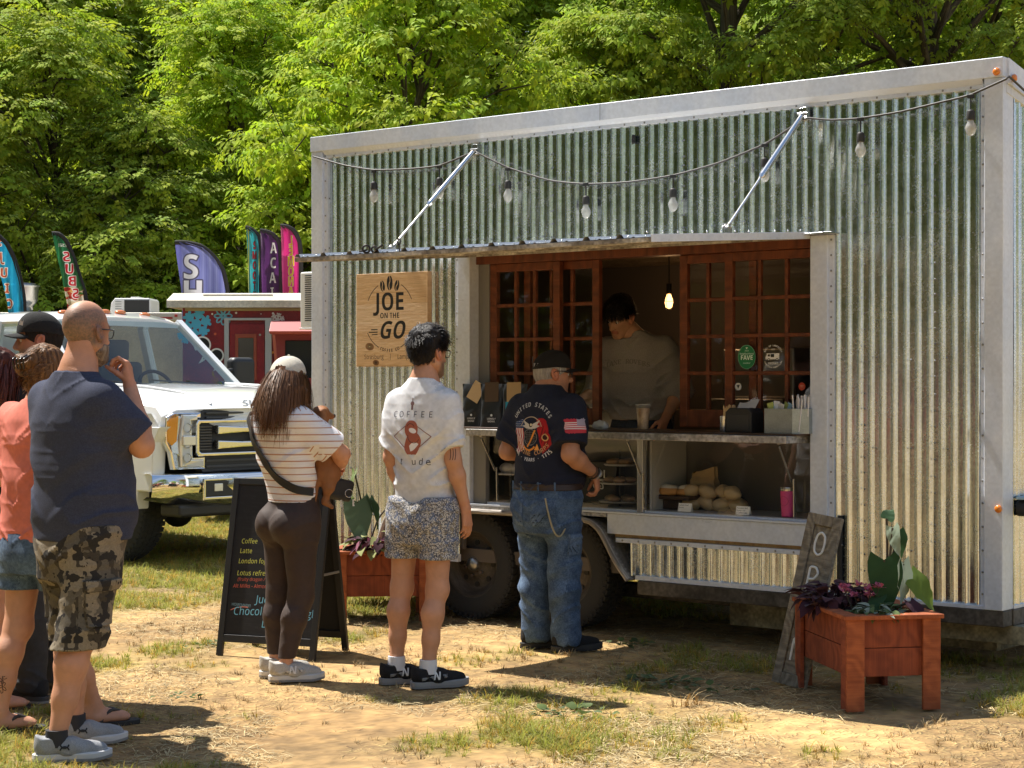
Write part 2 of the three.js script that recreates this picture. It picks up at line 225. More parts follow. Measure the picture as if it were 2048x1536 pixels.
{
  reseed(501); const blades = [[], []], straw = [], dry = [];
  for (let k = 0; k < 130000; k++) {
    const D = 6.9 + 17 * Math.pow(rnd(), 1.6), x = rr(-1, 1) * (0.30 * D + 0.8), m = grassMask(x, -D); if (rnd() > m * m * 0.9 || D > 21) continue; const c = lin(1, 1, 1).multiplyScalar(rr(0.7, 1.25)); if (rnd() < 0.3) c.r *= 1.5;
    blades[k & 1].push([x, -0.012, -D, rr(0.35, 1.05) * (0.7 + 0.5 * m), rnd() * 6.3, rr(-0.15, 0.15), rr(-0.15, 0.15), c]);
  }
  stuff(scatter('grass', bladeGeo(10, 0.075, 0.05, 0.0022, 1.0, 5), leafy([0.33, 0.35, 0.06]), blades[0]));
  stuff(scatter('grass', bladeGeo(13, 0.055, 0.06, 0.0020, 1.3, 9), leafy([0.38, 0.37, 0.08]), blades[1]));
  for (let k = 0; k < 70000; k++) {
    const D = 6.9 + 9 * Math.pow(rnd(), 1.4), x = rr(-1, 1) * (0.30 * D + 0.5); const n = fbm(x * 1.6 + 5, D * 1.6, 2, 4); if (n < 0.44 + rnd() * 0.16) continue; const c = lin(1, 1, 1).multiplyScalar(rr(0.55, 1.2)); if (rnd() < 0.25) c.multiplyScalar(0.5);
    straw.push([x, -0.004 + rnd() * 0.006, -D, [rr(0.5, 1.3), rr(0.5, 1.5), rr(0.5, 1.6)], rnd() * 6.3, rr(-0.25, 0.25), rr(-0.12, 0.12), c]);
  }
  const sg = bladeGeo(1, 0.02, 0, 0.001, 0, 3); { const p = []; const S = 4; const idx = []; for (let s = 0; s <= S; s++) { const t = s / S; p.push(-0.0014, 0.005 * Math.sin(t * 3.1), (t - 0.5) * 0.07, 0.0014, 0.005 * Math.sin(t * 3.1) + 0.001, (t - 0.5) * 0.07 + 0.004 * Math.sin(t * 5)); if (s) idx.push(2 * s - 2, 2 * s, 2 * s - 1, 2 * s - 1, 2 * s, 2 * s + 1); } sg.setAttribute('position', new THREE.Float32BufferAttribute(p, 3)); sg.setIndex(idx); sg.deleteAttribute('normal'); sg.computeVertexNormals(); }
  stuff(scatter('dry_straw', sg, M([0.56, 0.43, 0.22], 0.85, 0, { side: THREE.DoubleSide }), straw));
  for (let k = 0; k < 4200; k++) { const D = 6.9 + 7 * rnd(), x = rr(-1, 1) * (0.30 * D + 0.4); if (fbm(x * 1.1, D * 1.1, 7, 3) < 0.52) continue; dry.push([x, -0.01, -D, rr(0.25, 0.8), rnd() * 6.3, 0, 0, lin(1, 1, 1).multiplyScalar(rr(0.6, 1.2))]); }
  for (const [px, py, s] of [[1370, 1408, 1.7], [1393, 1405, 1.3], [1420, 1180, 1], [372, 1262, 1.3], [560, 1418, 0.9], [1350, 1412, 1.2]]) { const p = ground(px, py); dry.push([p.x, -0.01, p.z, s, rnd() * 6, 0, 0, lin(1.1, 1.05, 0.95)]); }
  stuff(scatter('dead_grass_tufts', bladeGeo(16, 0.07, 0.09, 0.0017, 1.5, 12), M([0.46, 0.33, 0.16], 0.9, 0, { side: THREE.DoubleSide }), dry));
  // low broad-leaved weeds
  const wl = []; for (const [px, py, n, s] of [[1150, 1428, 34, 0.055], [1310, 1365, 40, 0.06], [1250, 1290, 22, 0.05], [395, 1290, 18, 0.04], [360, 1395, 16, 0.035], [1440, 1380, 22, 0.05], [60, 1240, 20, 0.05]]) for (let k = 0; k < n; k++) { const p = ground(px, py), a = rnd() * 6.283, r = Math.sqrt(rnd()) * s * 2.3; wl.push([p.x + Math.cos(a) * r * 1.5, rr(0, 0.012), p.z + Math.sin(a) * r, s * rr(0.5, 1.1), -a + rr(-0.5, 0.5) + 1.57, -rr(0.05, 0.7), rr(-0.3, 0.3), lin(1, 1, 1).multiplyScalar(rr(0.7, 1.3))]); }
  const lg = leafGeo(1, 0.42, 0.2, 6); stuff(scatter('broadleaf_weeds', lg, leafy([0.11, 0.16, 0.05]), wl));
}
// a leaf from the origin along +z, length L, half width w, folded along its midrib
function leafGeo(L, w, fold = 0.15, S = 4, droop = 0.25) {
  const p = [], idx = []; for (let s = 0; s <= S; s++) { const t = s / S, ww = w * L * Math.pow(Math.sin(Math.PI * Math.pow(t, 0.75)), 0.9) + 0.001, y = -droop * L * t * t; p.push(-ww, y + fold * ww, t * L, 0, y, t * L, ww, y + fold * ww, t * L); if (s) { const b = s * 3; idx.push(b - 3, b, b - 2, b - 2, b, b + 1, b - 2, b + 1, b - 1, b - 1, b + 1, b + 2); } }
  const g = new THREE.BufferGeometry(); g.setAttribute('position', new THREE.Float32BufferAttribute(p, 3)); g.setIndex(idx); g.computeVertexNormals(); return g;
}
// ================================================================ trees
function sprigGeo(n, leaf, w, len, sd, droop = 0.6) {              // a twig of leaves along +z
  reseed(sd); const list = []; for (let k = 0; k < n; k++) { const g = leafGeo(leaf * rr(0.75, 1.15), w, 0.25, 2, 0.35); const t = k / (n - 1), side = k === n - 1 ? 0 : (k % 2 ? 1 : -1); rot(g, rr(0.1, droop), side * rr(0.6, 1.2) * (1 - 0.3 * t), side * rr(-0.4, 0.4)); move(g, rr(-0.02, 0.02), -0.25 * len * t * t + rr(-0.03, 0.03), t * len); list.push(g); }
  return merge(list);
}
const sprigs = { fine: sprigGeo(12, 0.078, 0.32, 0.27, 4, 0.45), broad: sprigGeo(10, 0.115, 0.28, 0.31, 8, 0.8), far: sprigGeo(11, 0.15, 0.34, 0.5, 15) };
const barkM = M(0xffffff, 0.95, 0, { map: tone([62, 54, 44], [100, 90, 74], 10, 61, 0.5), bumpMap: rep(grainT, 3, 3), bumpScale: 0.02 });
const leafMats = { bright: leafy([0.40, 0.52, 0.03], 0.97, 0.48), mid: leafy([0.34, 0.43, 0.03], 0.97, 0.48), deep: leafy([0.32, 0.42, 0.035], 0.97, 0.46) };
function tree(name, label, x, z, opt) {
  const { H, R, base, kind, mat, count, clumps, lean = 0, sd, scale = 1, group } = opt; reseed(sd); const root = thing(name, label, 'tree', [x, 0, z], 0, group);
  const limbs = [], list = []; const top = V(lean, H * 0.9, rr(-0.4, 0.4)), fork = H * rr(0.25, 0.4);
  const trunk = (t) => V(lean * t * t + 0.18 * Math.sin(t * 5 + sd), H * 0.92 * t - 0.1, 0.15 * Math.sin(t * 4 + sd * 2)); const r0 = 0.035 * H * 0.55;
  const taper = (pts, ra, rb) => { const g = tube(pts, 1, pts.length * 4, 7), c = new THREE.CatmullRomCurve3(pts, false, 'catmullrom', 0.3), p = g.attributes.position; const S = pts.length * 4; for (let i = 0; i <= S; i++) { const ctr = c.getPointAt(i / S), r = lerp(ra, rb, i / S); for (let k = 0; k <= 7; k++) { const j = i * 8 + k; p.setXYZ(j, ctr.x + (p.getX(j) - ctr.x) * r, ctr.y + (p.getY(j) - ctr.y) * r, ctr.z + (p.getZ(j) - ctr.z) * r); } } return g; };
  const tp = []; for (let i = 0; i <= 6; i++) tp.push(trunk(i / 6)); const tg = taper(tp, r0, r0 * 0.18);
  for (let c = 0; c < clumps; c++) {
    const t = Math.pow((c + rnd()) / clumps, 0.9), y = lerp(base, H, t), prof = Math.sin(Math.PI * clamp(0.22 + 0.74 * Math.pow(t, 0.8))), a = c * 2.399 + rr(-0.4, 0.4), rad = R * prof * Math.sqrt(rr(0.3, 1)); const ctr = V(lean * t + Math.cos(a) * rad, y, Math.sin(a) * rad), cr = R * rr(0.20, 0.36);
    const hgt = clamp((y - rr(0.5, 1.6)) / H, 0.12, 0.9), st = trunk(hgt); const mid = st.clone().lerp(ctr, 0.55).add(V(rr(-0.2, 0.2), rr(-0.1, 0.35), rr(-0.2, 0.2))); limbs.push(taper([st, mid, ctr], r0 * lerp(0.42, 0.16, t), 0.012));
    for (let j = 0; j < 4; j++) { const e = ctr.clone().add(V(rr(-1, 1), rr(-0.4, 0.6), rr(-1, 1)).multiplyScalar(cr)); limbs.push(rod(mid.clone().lerp(ctr, 0.75), e, 0.012, 0.004, 4)); }
    const n = Math.round(count * 1.25 / clumps * (0.6 + 0.8 * rnd())); for (let k = 0; k < n; k++) {
      const u = rr(-1, 1), ph = rnd() * 6.283, s = Math.sqrt(1 - u * u), rad2 = Math.cbrt(rr(0.25, 1)), dx = s * Math.cos(ph), dz = s * Math.sin(ph); const sub = 0.8 + 0.45 * (noise(ctr.x * 3 + dx * 2.3, ctr.y * 3 + u * 2.3, ctr.z * 3 + dz * 2.3) - 0.5) * 2;
      const p = V(ctr.x + dx * cr * rad2 * sub * 1.12, ctr.y + u * cr * 0.45 * rad2 * sub, ctr.z + dz * cr * rad2 * sub * 1.12);
      const cc = lin(1, 1, 1).multiplyScalar(rr(0.72, 1.25)); cc.r *= rr(0.85, 1.15); list.push([p.x, p.y, p.z, scale * rr(0.7, 1.25), -ph + Math.PI / 2 + rr(-0.8, 0.8), rr(-0.35, 0.5) - u * 0.3, rr(-0.4, 0.4), cc]);
    }
  }
  mesh('trunk', merge([tg]), barkM, root); mesh('limbs', merge(limbs), barkM, root); stuff(scatter('crown', sprigs[kind], leafMats[mat], list, root)); return root;
}
const frontGroup = 'trees along the edge of the wood';
const farGroup = 'tall trees deeper in the wood';
// the row at the wood's edge, set out from where their crowns stand in the photograph
const edgeTrees = [
  ['maple_tree', 'yellow-green maple rising above the green feather flag', 90, 27.5, { H: 6.9, R: 2.5, base: 0.8, kind: 'fine', mat: 'mid', count: 4300, clumps: 46, sd: 11 }],
  ['maple_tree', 'leafy maple between the green flag and the pale purple flag', 285, 27.2, { H: 5.4, R: 1.9, base: 0.8, kind: 'fine', mat: 'mid', count: 3000, clumps: 34, sd: 23 }],
  ['maple_tree', 'tall fine-leaved maple behind the pale purple feather flag', 470, 29.0, { H: 7.4, R: 2.5, base: 1.0, kind: 'fine', mat: 'bright', count: 4600, clumps: 46, sd: 37 }],
  ['sapling_tree', 'low bushy sapling behind the pale purple feather flag', 375, 26.4, { H: 3.7, R: 1.3, base: 0.7, kind: 'fine', mat: 'bright', count: 1700, clumps: 22, sd: 41 }],
  ['hickory_tree', 'bright large-leaved hickory rising above the sign end of the metal trailer', 790, 26.8, { H: 7.6, R: 2.7, base: 1.6, kind: 'broad', mat: 'bright', count: 3800, clumps: 46, lean: 0.4, sd: 53 }],
  ['sapling_tree', 'narrow bright sapling just beside the metal trailer corner post', 612, 26.0, { H: 4.6, R: 0.9, base: 1.0, kind: 'broad', mat: 'bright', count: 1000, clumps: 18, sd: 57 }],
  ['hickory_tree', 'hickory above the middle of the metal trailer roof', 1200, 28.4, { H: 7.0, R: 2.2, base: 2.0, kind: 'broad', mat: 'mid', count: 2700, clumps: 36, sd: 61 }],
  ['oak_tree', 'spreading oak above the long roof trim of the metal trailer', 1480, 28.8, { H: 13.5, R: 3.0, base: 2.2, kind: 'broad', mat: 'deep', count: 7000, clumps: 62, sd: 71 }],
  ['oak_tree', 'fine-leaved oak above the trailer corner lamp', 1880, 28.0, { H: 13.5, R: 3.0, base: 2.2, kind: 'fine', mat: 'deep', count: 8200, clumps: 62, sd: 83 }],
  ['maple_tree', 'maple standing left of the turquoise feather flag', -110, 27.0, { H: 6.2, R: 2.2, base: 0.8, kind: 'fine', mat: 'mid', count: 3400, clumps: 40, sd: 97 }],
];

const edgeMade = edgeTrees.map(([n, l, px, D, o]) => tree(n, l, (px - 1024) / FOCAL * D, -D, { ...o, group: frontGroup }));
[[40, 33], [260, 34], [520, 35], [760, 33.5], [980, 34], [1280, 35], [1640, 34], [1980, 33], [-180, 34.5]].forEach(([px, D], i) => tree('forest_tree', 'tall tree of the second row with its crown behind the edge trees', (px - 1024) / FOCAL * D, -D, { H: [9.2, 8.6, 9.6, 9.3, 9.8, 9.5, 10.5, 10.2, 9][i], R: 2.7, base: 0.8, kind: 'far', mat: i < 5 || i > 7 ? 'mid' : 'deep', count: 2300, clumps: 46, sd: 200 + i * 7, group: farGroup }));
{ // the wood behind reads as one mass
  reseed(900); const list = []; for (let k = 0; k < 26000; k++) { const x = rr(-19, 19), z = -rr(37, 44), y = (11.5 - 2.0 * sstep(-4, -9, x) - 1.8 * Math.exp(-((x + 7.4) ** 2) / 0.4)) * Math.pow(rnd(), 0.85); if (fbm(x * 0.5, y * 0.5, z * 0.3, 3) < 0.36) continue; list.push([x, y, z, rr(1.0, 1.9), rnd() * 6.3, rr(-0.4, 0.8), rr(-0.6, 0.6), lin(1, 1, 1).multiplyScalar(rr(0.6, 1.2))]); }
  stuff(scatter('wood_foliage', sprigs.far, leafMats.deep, list));
}
{ // trees across the field behind the photographer, mirrored in the trailer's steel
  const spots = []; for (let k = 0; k < 11; k++) spots.push([-18.5 - 2.2 * (k % 2), -17 + k * 3.3]); for (let k = 0; k < 8; k++) spots.push([-24, -16 + k * 4.4]); spots.push([-17, 21], [-13, 24], [-8, 26], [-2, 28], [5, 28], [12, 28], [18, 25]);
  spots.forEach(([x, z], i) => { const src = edgeMade[[0, 7, 8, 2, 7, 0, 8][i % 7]], o = src.clone(); o.name = numbered('field_tree'); o.position.set(x, 0, z); o.rotation.y = i * 1.7; o.userData = { label: 'tree across the open field facing the metal trailer', category: 'tree', group: 'trees across the field' }; o.scale.setScalar(src === edgeMade[7] || src === edgeMade[8] ? 1.2 : 1.5); scene.add(o); });
}
// ================================================================ the corrugated steel coffee trailer
// local axes: x along the serving side (0 at the hitch-end corner, LEN at the near corner), y up, z out of the serving side
const LEN = 4.936, TH = 39.4 * Math.PI / 180, TOP = 3.13, DEEP = 2.25;
const TD = V(Math.cos(TH), 0, Math.sin(TH)), TN = V(-Math.sin(TH), 0, Math.cos(TH)), TP = V(2.478, 0, -9.30);   // along, outward, near corner
const T0 = TP.clone().addScaledVector(TD, -LEN);
const onWall = (px, py, out = 0) => { const k = (px - 1024) / FOCAL, ox = TP.x + TN.x * out, oz = TP.z + TN.z * out; const s = (ox + k * oz) / (TD.x + k * TD.z), D = -(oz - TD.z * s); return { x: LEN - s, y: EYE - (py - HORIZON) / FOCAL * D, D }; };
const fromTrailer = (x, y, z) => T0.clone().addScaledVector(TD, x).addScaledVector(TN, z).setY(y);
const trailer = thing('coffee_trailer', 'corrugated steel coffee trailer with a raised awning over its serving window', 'food trailer', T0.toArray(), -TH);
// galvanised spangle
const spangle = (() => { reseed(31); const N = 512, G = 64, pts = []; for (let i = 0; i < G * G; i++) pts.push([rnd(), rnd(), rnd()]); const cell = (x, y) => pts[(((y % G) + G) % G) * G + (((x % G) + G) % G)]; const val = new Float32Array(N * N); for (let y = 0; y < N; y++) for (let x = 0; x < N; x++) { const u = x / N * G, v = y / N * G, ui = Math.floor(u), vi = Math.floor(v); let best = 9, c = 0; for (let j = -1; j <= 1; j++) for (let i = -1; i <= 1; i++) { const p = cell(ui + i, vi + j), d = (ui + i + p[0] - u) ** 2 + (vi + j + p[1] - v) ** 2; if (d < best) { best = d; c = p[2]; } } val[y * N + x] = c; } return { col: pixels(N, N, (u, v, x, y) => { const c = 0.84 + 0.11 * val[y * N + x] + 0.10 * (tfbm(u, v, 4, 3, 6) - 0.5); return [c * 0.97, c, c * 1.01]; }), rough: pixels(N, N, (u, v, x, y) => { const c = 0.20 + 0.07 * val[y * N + x] + 0.14 * (tfbm(u, v, 6, 4, 66) - 0.5); return [c, c, c]; }, false) }; })();
const galv = new THREE.MeshStandardMaterial({ color: lin(0.95, 0.97, 0.98), metalness: 1, roughness: 1, map: rep(spangle.col, 2), roughnessMap: rep(spangle.rough, 2) });
const smear = pixels(256, 256, (u, v) => { const n = tfbm(u, v, 6, 5, 71) * 0.6 + tnoise(u * 3, v * 90, 90, 4) * 0.25, c = 0.30 + 0.35 * n; return [c, c, c]; }, false);
const sheetT = tone([212, 220, 234], [226, 231, 240], 5, 14, 0.08);
const sheetM = M(0xffffff, 0.75, 0.08, { map: sheetT, roughnessMap: smear, bumpMap: rep(grainT, 0.4), bumpScale: 0.002 });     // white-painted aluminium trim, with blue skylight tinted into its colour
const bareM = M([0.55, 0.56, 0.57], 0.38, 0.9, { roughnessMap: smear });
const steelM = M([0.22, 0.21, 0.20], 0.6, 0.6, { map: tone([150, 145, 138], [205, 200, 192], 7, 5, 0.4) });
const blackM = M([0.02, 0.02, 0.02], 0.6), rubberM = M([0.03, 0.03, 0.03], 0.85, 0, { bumpMap: rep(speckT, 4), bumpScale: 0.002 });
const rustT = tone([140, 132, 124], [206, 202, 196], 8, 24, 0.5), rustM = M(0xffffff, 0.7, 0.4, { map: rustT, bumpMap: rep(grainT, 4), bumpScale: 0.004 });
// corrugated sheet between x0..x1, y0..y1 with holes cut as strips; profile runs along x
const PITCH = 0.0677, AMP = 0.009;
function corrugated(x0, x1, y0, y1, zc, amp = AMP, pitch = PITCH) {
  const prof = [[0, 0], [0.36, 0], [0.42, 0.07], [0.48, 0.30], [0.54, 0.60], [0.60, 0.85], [0.66, 0.97], [0.70, 1], [0.74, 0.97], [0.80, 0.85], [0.86, 0.6], [0.92, 0.3], [0.98, 0.07]], xs = [];
  for (let k = Math.floor(x0 / pitch) - 1; k * pitch < x1; k++) for (const [t, h] of prof) { const x = (k + t) * pitch; if (x > x0 && x < x1) xs.push([x, h]); }
  const hAt = (x) => { const t = ((x / pitch) % 1 + 1) % 1; for (let i = 0; i < prof.length; i++) { const A = prof[i], B = prof[i + 1] || [1, 0]; if (t <= B[0]) return lerp(A[1], B[1], (t - A[0]) / (B[0] - A[0])); } return 0; };
  xs.unshift([x0, hAt(x0)]); xs.push([x1, hAt(x1)]); const pos = [], uv = [], idx = [], rows = 6; let run = 0;
  xs.forEach(([x, h], i) => { if (i) run += Math.hypot(x - xs[i - 1][0], (h - xs[i - 1][1]) * 2 * amp); for (let j = 0; j <= rows; j++) { const y = lerp(y0, y1, j / rows); pos.push(x, y, zc - amp + 2 * amp * h + 0.0012 * Math.sin(x * 9.1) + 0.0015 * Math.sin(y * 4.3 + x * 3.7)); uv.push(run, y); if (i && j) { const a = i * (rows + 1) + j; idx.push(a - rows - 2, a - 1, a - rows - 1, a - 1, a, a - rows - 1); } } });
  const g = new THREE.BufferGeometry(); g.setAttribute('position', new THREE.Float32BufferAttribute(pos, 3)); g.setAttribute('uv', new THREE.Float32BufferAttribute(uv, 2)); g.setIndex(idx); g.computeVertexNormals(); return g;
}
const WX0 = 1.40, WX1 = 3.825, WY0 = 0.735, WY1 = 2.285;            // the serving opening
const screwGeo = (() => { const g = new THREE.SphereGeometry(0.0062, 6, 4); g.scale(1, 1, 0.6); return g; })(), screws = [];
const screw = (x, y, z) => screws.push(move(screwGeo.clone(), x, y, z));
{
  const W0 = 0.135, W1 = LEN - 0.125, YB = 0.362, YT = 2.992;
  const front = [[W0, WX0 - 0.11, YB + 0.36, YT], [WX0 - 0.11, WX1 + 0.14, WY1 + 0.0, YT], [WX1 + 0.14, W1, YB, YT]];
  // separate overlapping sheets, each a panel
  const cut = (x0, x1, y0, y1) => { let x = x0; while (x < x1 - 0.02) { const e = Math.min(x1, x + PITCH * 13.5); mesh('steel_panel', corrugated(x, e, y0, y1, -0.012 + 0.0025 * (Math.round(x * 3) % 2)), galv, trailer); x = e - 0.0; } };
  cut(W0, WX0 - 0.11, 0.40, YT); cut(WX0 - 0.11, WX1 + 0.14, WY1, YT); cut(WX1 + 0.14, W1, YB, YT);
  for (const [x0, x1, y0] of [[W0, WX0 - 0.11, 0.45], [WX0 - 0.11, WX1 + 0.14, WY1], [WX1 + 0.14, W1, YB]]) {
    for (let x = Math.ceil(x0 / PITCH) * PITCH + PITCH / 4; x < x1; x += PITCH * 3) for (const y of [0.62, 1.15, 1.62, 2.38, 2.72]) if (y > y0 + 0.03) screw(x + rr(-0.004, 0.004), y + rr(-0.01, 0.01), -0.002);
  }
  for (const sx of [0.34, 0.82, 1.12, 2.05, 2.95, 3.35, 4.12, 4.52]) for (let y = sx > WX0 && sx < WX1 + 0.1 ? 2.36 : 0.5; y < 2.95; y += 0.085) screw(Math.round(sx / PITCH) * PITCH + PITCH / 4, y + rr(-0.006, 0.006), -0.001);
  // near end wall and far end wall, rear, roof
  const end = corrugated(0.11, DEEP - 0.12, YB, YT, 0.0); { const p = end.attributes.position; for (let i = 0; i < p.count; i++) p.setY(i, YB + (p.getY(i) - YB) / (YT - YB) * (YT - 0.204 * p.getX(i) - YB)); } rot(end, 0, Math.PI / 2, 0); move(end, LEN - 0.012, 0, 0); mesh('end_panel', end, galv, trailer);
  mesh('end_panel', box(0.02, 0.05, YB, YT, -DEEP + 0.05, -0.06, 0), galv, trailer);
  mesh('rear_panel', box(0.05, LEN - 0.05, YB, 2.645, -DEEP, -DEEP + 0.04, 0), galv, trailer);
  const roofPts = [[0.0, 3.12], [-DEEP, 2.66], [-DEEP, 2.63], [0.0, 3.07]]; const roof = prism(roofPts.map(([z, y]) => [-z, y]), LEN - 0.06, 0); rot(roof, 0, Math.PI / 2, 0); move(roof, LEN / 2, 0, 0); mesh('roof', roof, bareM, trailer);
  // roof trim: face, sloped lip, flange
  const trimFace = box(0.0, LEN, 3.03, TOP, -0.03, 0.028, 0.004, 2); mesh('roof_trim', trimFace, sheetM, trailer);
  const lip = prism([[0.026, 3.03], [0.004, 3.004], [-0.03, 3.004], [-0.03, 3.03]], LEN - 0.23, 0); rot(lip, 0, Math.PI / 2, 0); { const p = lip.attributes.position; for (let i = 0; i < p.count; i++) p.setZ(i, -p.getZ(i)); lip.index && 0; const n = lip.attributes.normal; for (let i = 0; i < n.count; i++) n.setZ(i, -n.getZ(i)); for (let i = 0; i < p.count; i += 3) { for (const at of [p, n]) { const t = [at.getX(i), at.getY(i), at.getZ(i)]; at.setXYZ(i, at.getX(i + 1), at.getY(i + 1), at.getZ(i + 1)); at.setXYZ(i + 1, ...t); } } } move(lip, LEN / 2, 0, 0); mesh('trim_lip', lip, sheetM, trailer);
  mesh('trim_flange', box(0.12, LEN - 0.115, 2.984, 3.004, -0.02, 0.002, 0.001), sheetM, trailer);
  for (let x = 0.2; x < LEN - 0.12; x += 0.17 + 0.03 * Math.sin(x * 9)) screw(x, 2.994, 0.004);
  mesh('trim_seam', box(2.42, 2.4225, 3.03, TOP, 0.028, 0.0295, 0), M([0.2, 0.2, 0.2], 0.6), trailer);
  // sloping trim on the near end
  const rake = (y0, y1, x0, x1) => { const g = prism([[0.02, y1], [0.02, y0], [DEEP, y0 - 0.46], [DEEP, y1 - 0.46]], x1 - x0, 0.002); rot(g, 0, Math.PI / 2, 0); return move(g, (x0 + x1) / 2, 0, 0); };
  mesh('end_roof_trim', rake(3.0, 3.128, LEN - 0.03, LEN + 0.012), sheetM, trailer); mesh('end_trim_flange', rake(2.955, 2.999, LEN - 0.03, LEN + 0.002), sheetM, trailer);
  // corner posts
  const post = (x0, x1, f0, f1) => { const o = mesh('corner_post', [box(x0, x1, 0.345, 3.03, -0.105, 0.020, 0.006, 2)], sheetM, trailer); mesh('post_flange', box(f0, f1, 0.36, 2.99, -0.02, 0.003, 0.001), sheetM, o); for (let y = 0.42; y < 2.98; y += 0.115) screw((f0 + f1) / 2, y + rr(-0.006, 0.006), 0.005); return o; };
  post(0.002, 0.105, 0.105, 0.14); post(LEN - 0.105, LEN - 0.002, LEN - 0.13, LEN - 0.105);
  // dented sheet on the near post
  // base strip, chassis rail
  mesh('base_strip', [box(WX1 + 0.14, LEN - 0.105, 0.345, 0.364, -0.02, 0.012, 0.002)], sheetM, trailer);
  mesh('base_strip', rot(box(0, DEEP - 0.11, 0.345, 0.364, -0.02, 0.012, 0.002), 0, Math.PI / 2, 0).translate(LEN - 0.01, 0, -0.11), sheetM, trailer);
  mesh('chassis_rail', box(2.68, LEN, 0.262, 0.344, -0.09, 0.014, 0.005), steelM, trailer); mesh('chassis_rail', box(0.0, 0.62, 0.262, 0.344, -0.09, 0.0, 0.005), steelM, trailer);
  mesh('end_rail', box(LEN - 0.075, LEN + 0.008, 0.262, 0.344, -DEEP, -0.091, 0.005), steelM, trailer);
  mesh('floor_beam', box(0.1, LEN - 0.1, 0.18, 0.26, -0.55, -0.42, 0.005), steelM, trailer); mesh('floor_beam', [box(0.1, LEN - 0.1, 0.18, 0.26, -DEEP + 0.4, -DEEP + 0.53, 0.005)], steelM, trailer);
  mesh('underbody_box', box(3.15, LEN - 0.15, 0.10, 0.255, -0.62, -0.24, 0.006), M(0xffffff, 0.8, 0.1, { map: tone([150, 142, 118], [112, 104, 84], 9, 33, 0.5) }), trailer);
  mesh('step_plate', box(LEN - 0.95, LEN + 0.06, 0.165, 0.26, -0.5, -0.1, 0.004), M(0xffffff, 0.8, 0.1, { map: tone([158, 150, 124], [120, 112, 92], 9, 35, 0.5) }), trailer);
  // floor
  mesh('floor', box(0.05, LEN - 0.05, 0.36, 0.44, -DEEP + 0.05, -0.1, 0), M([0.12, 0.10, 0.085], 0.7), trailer);
}
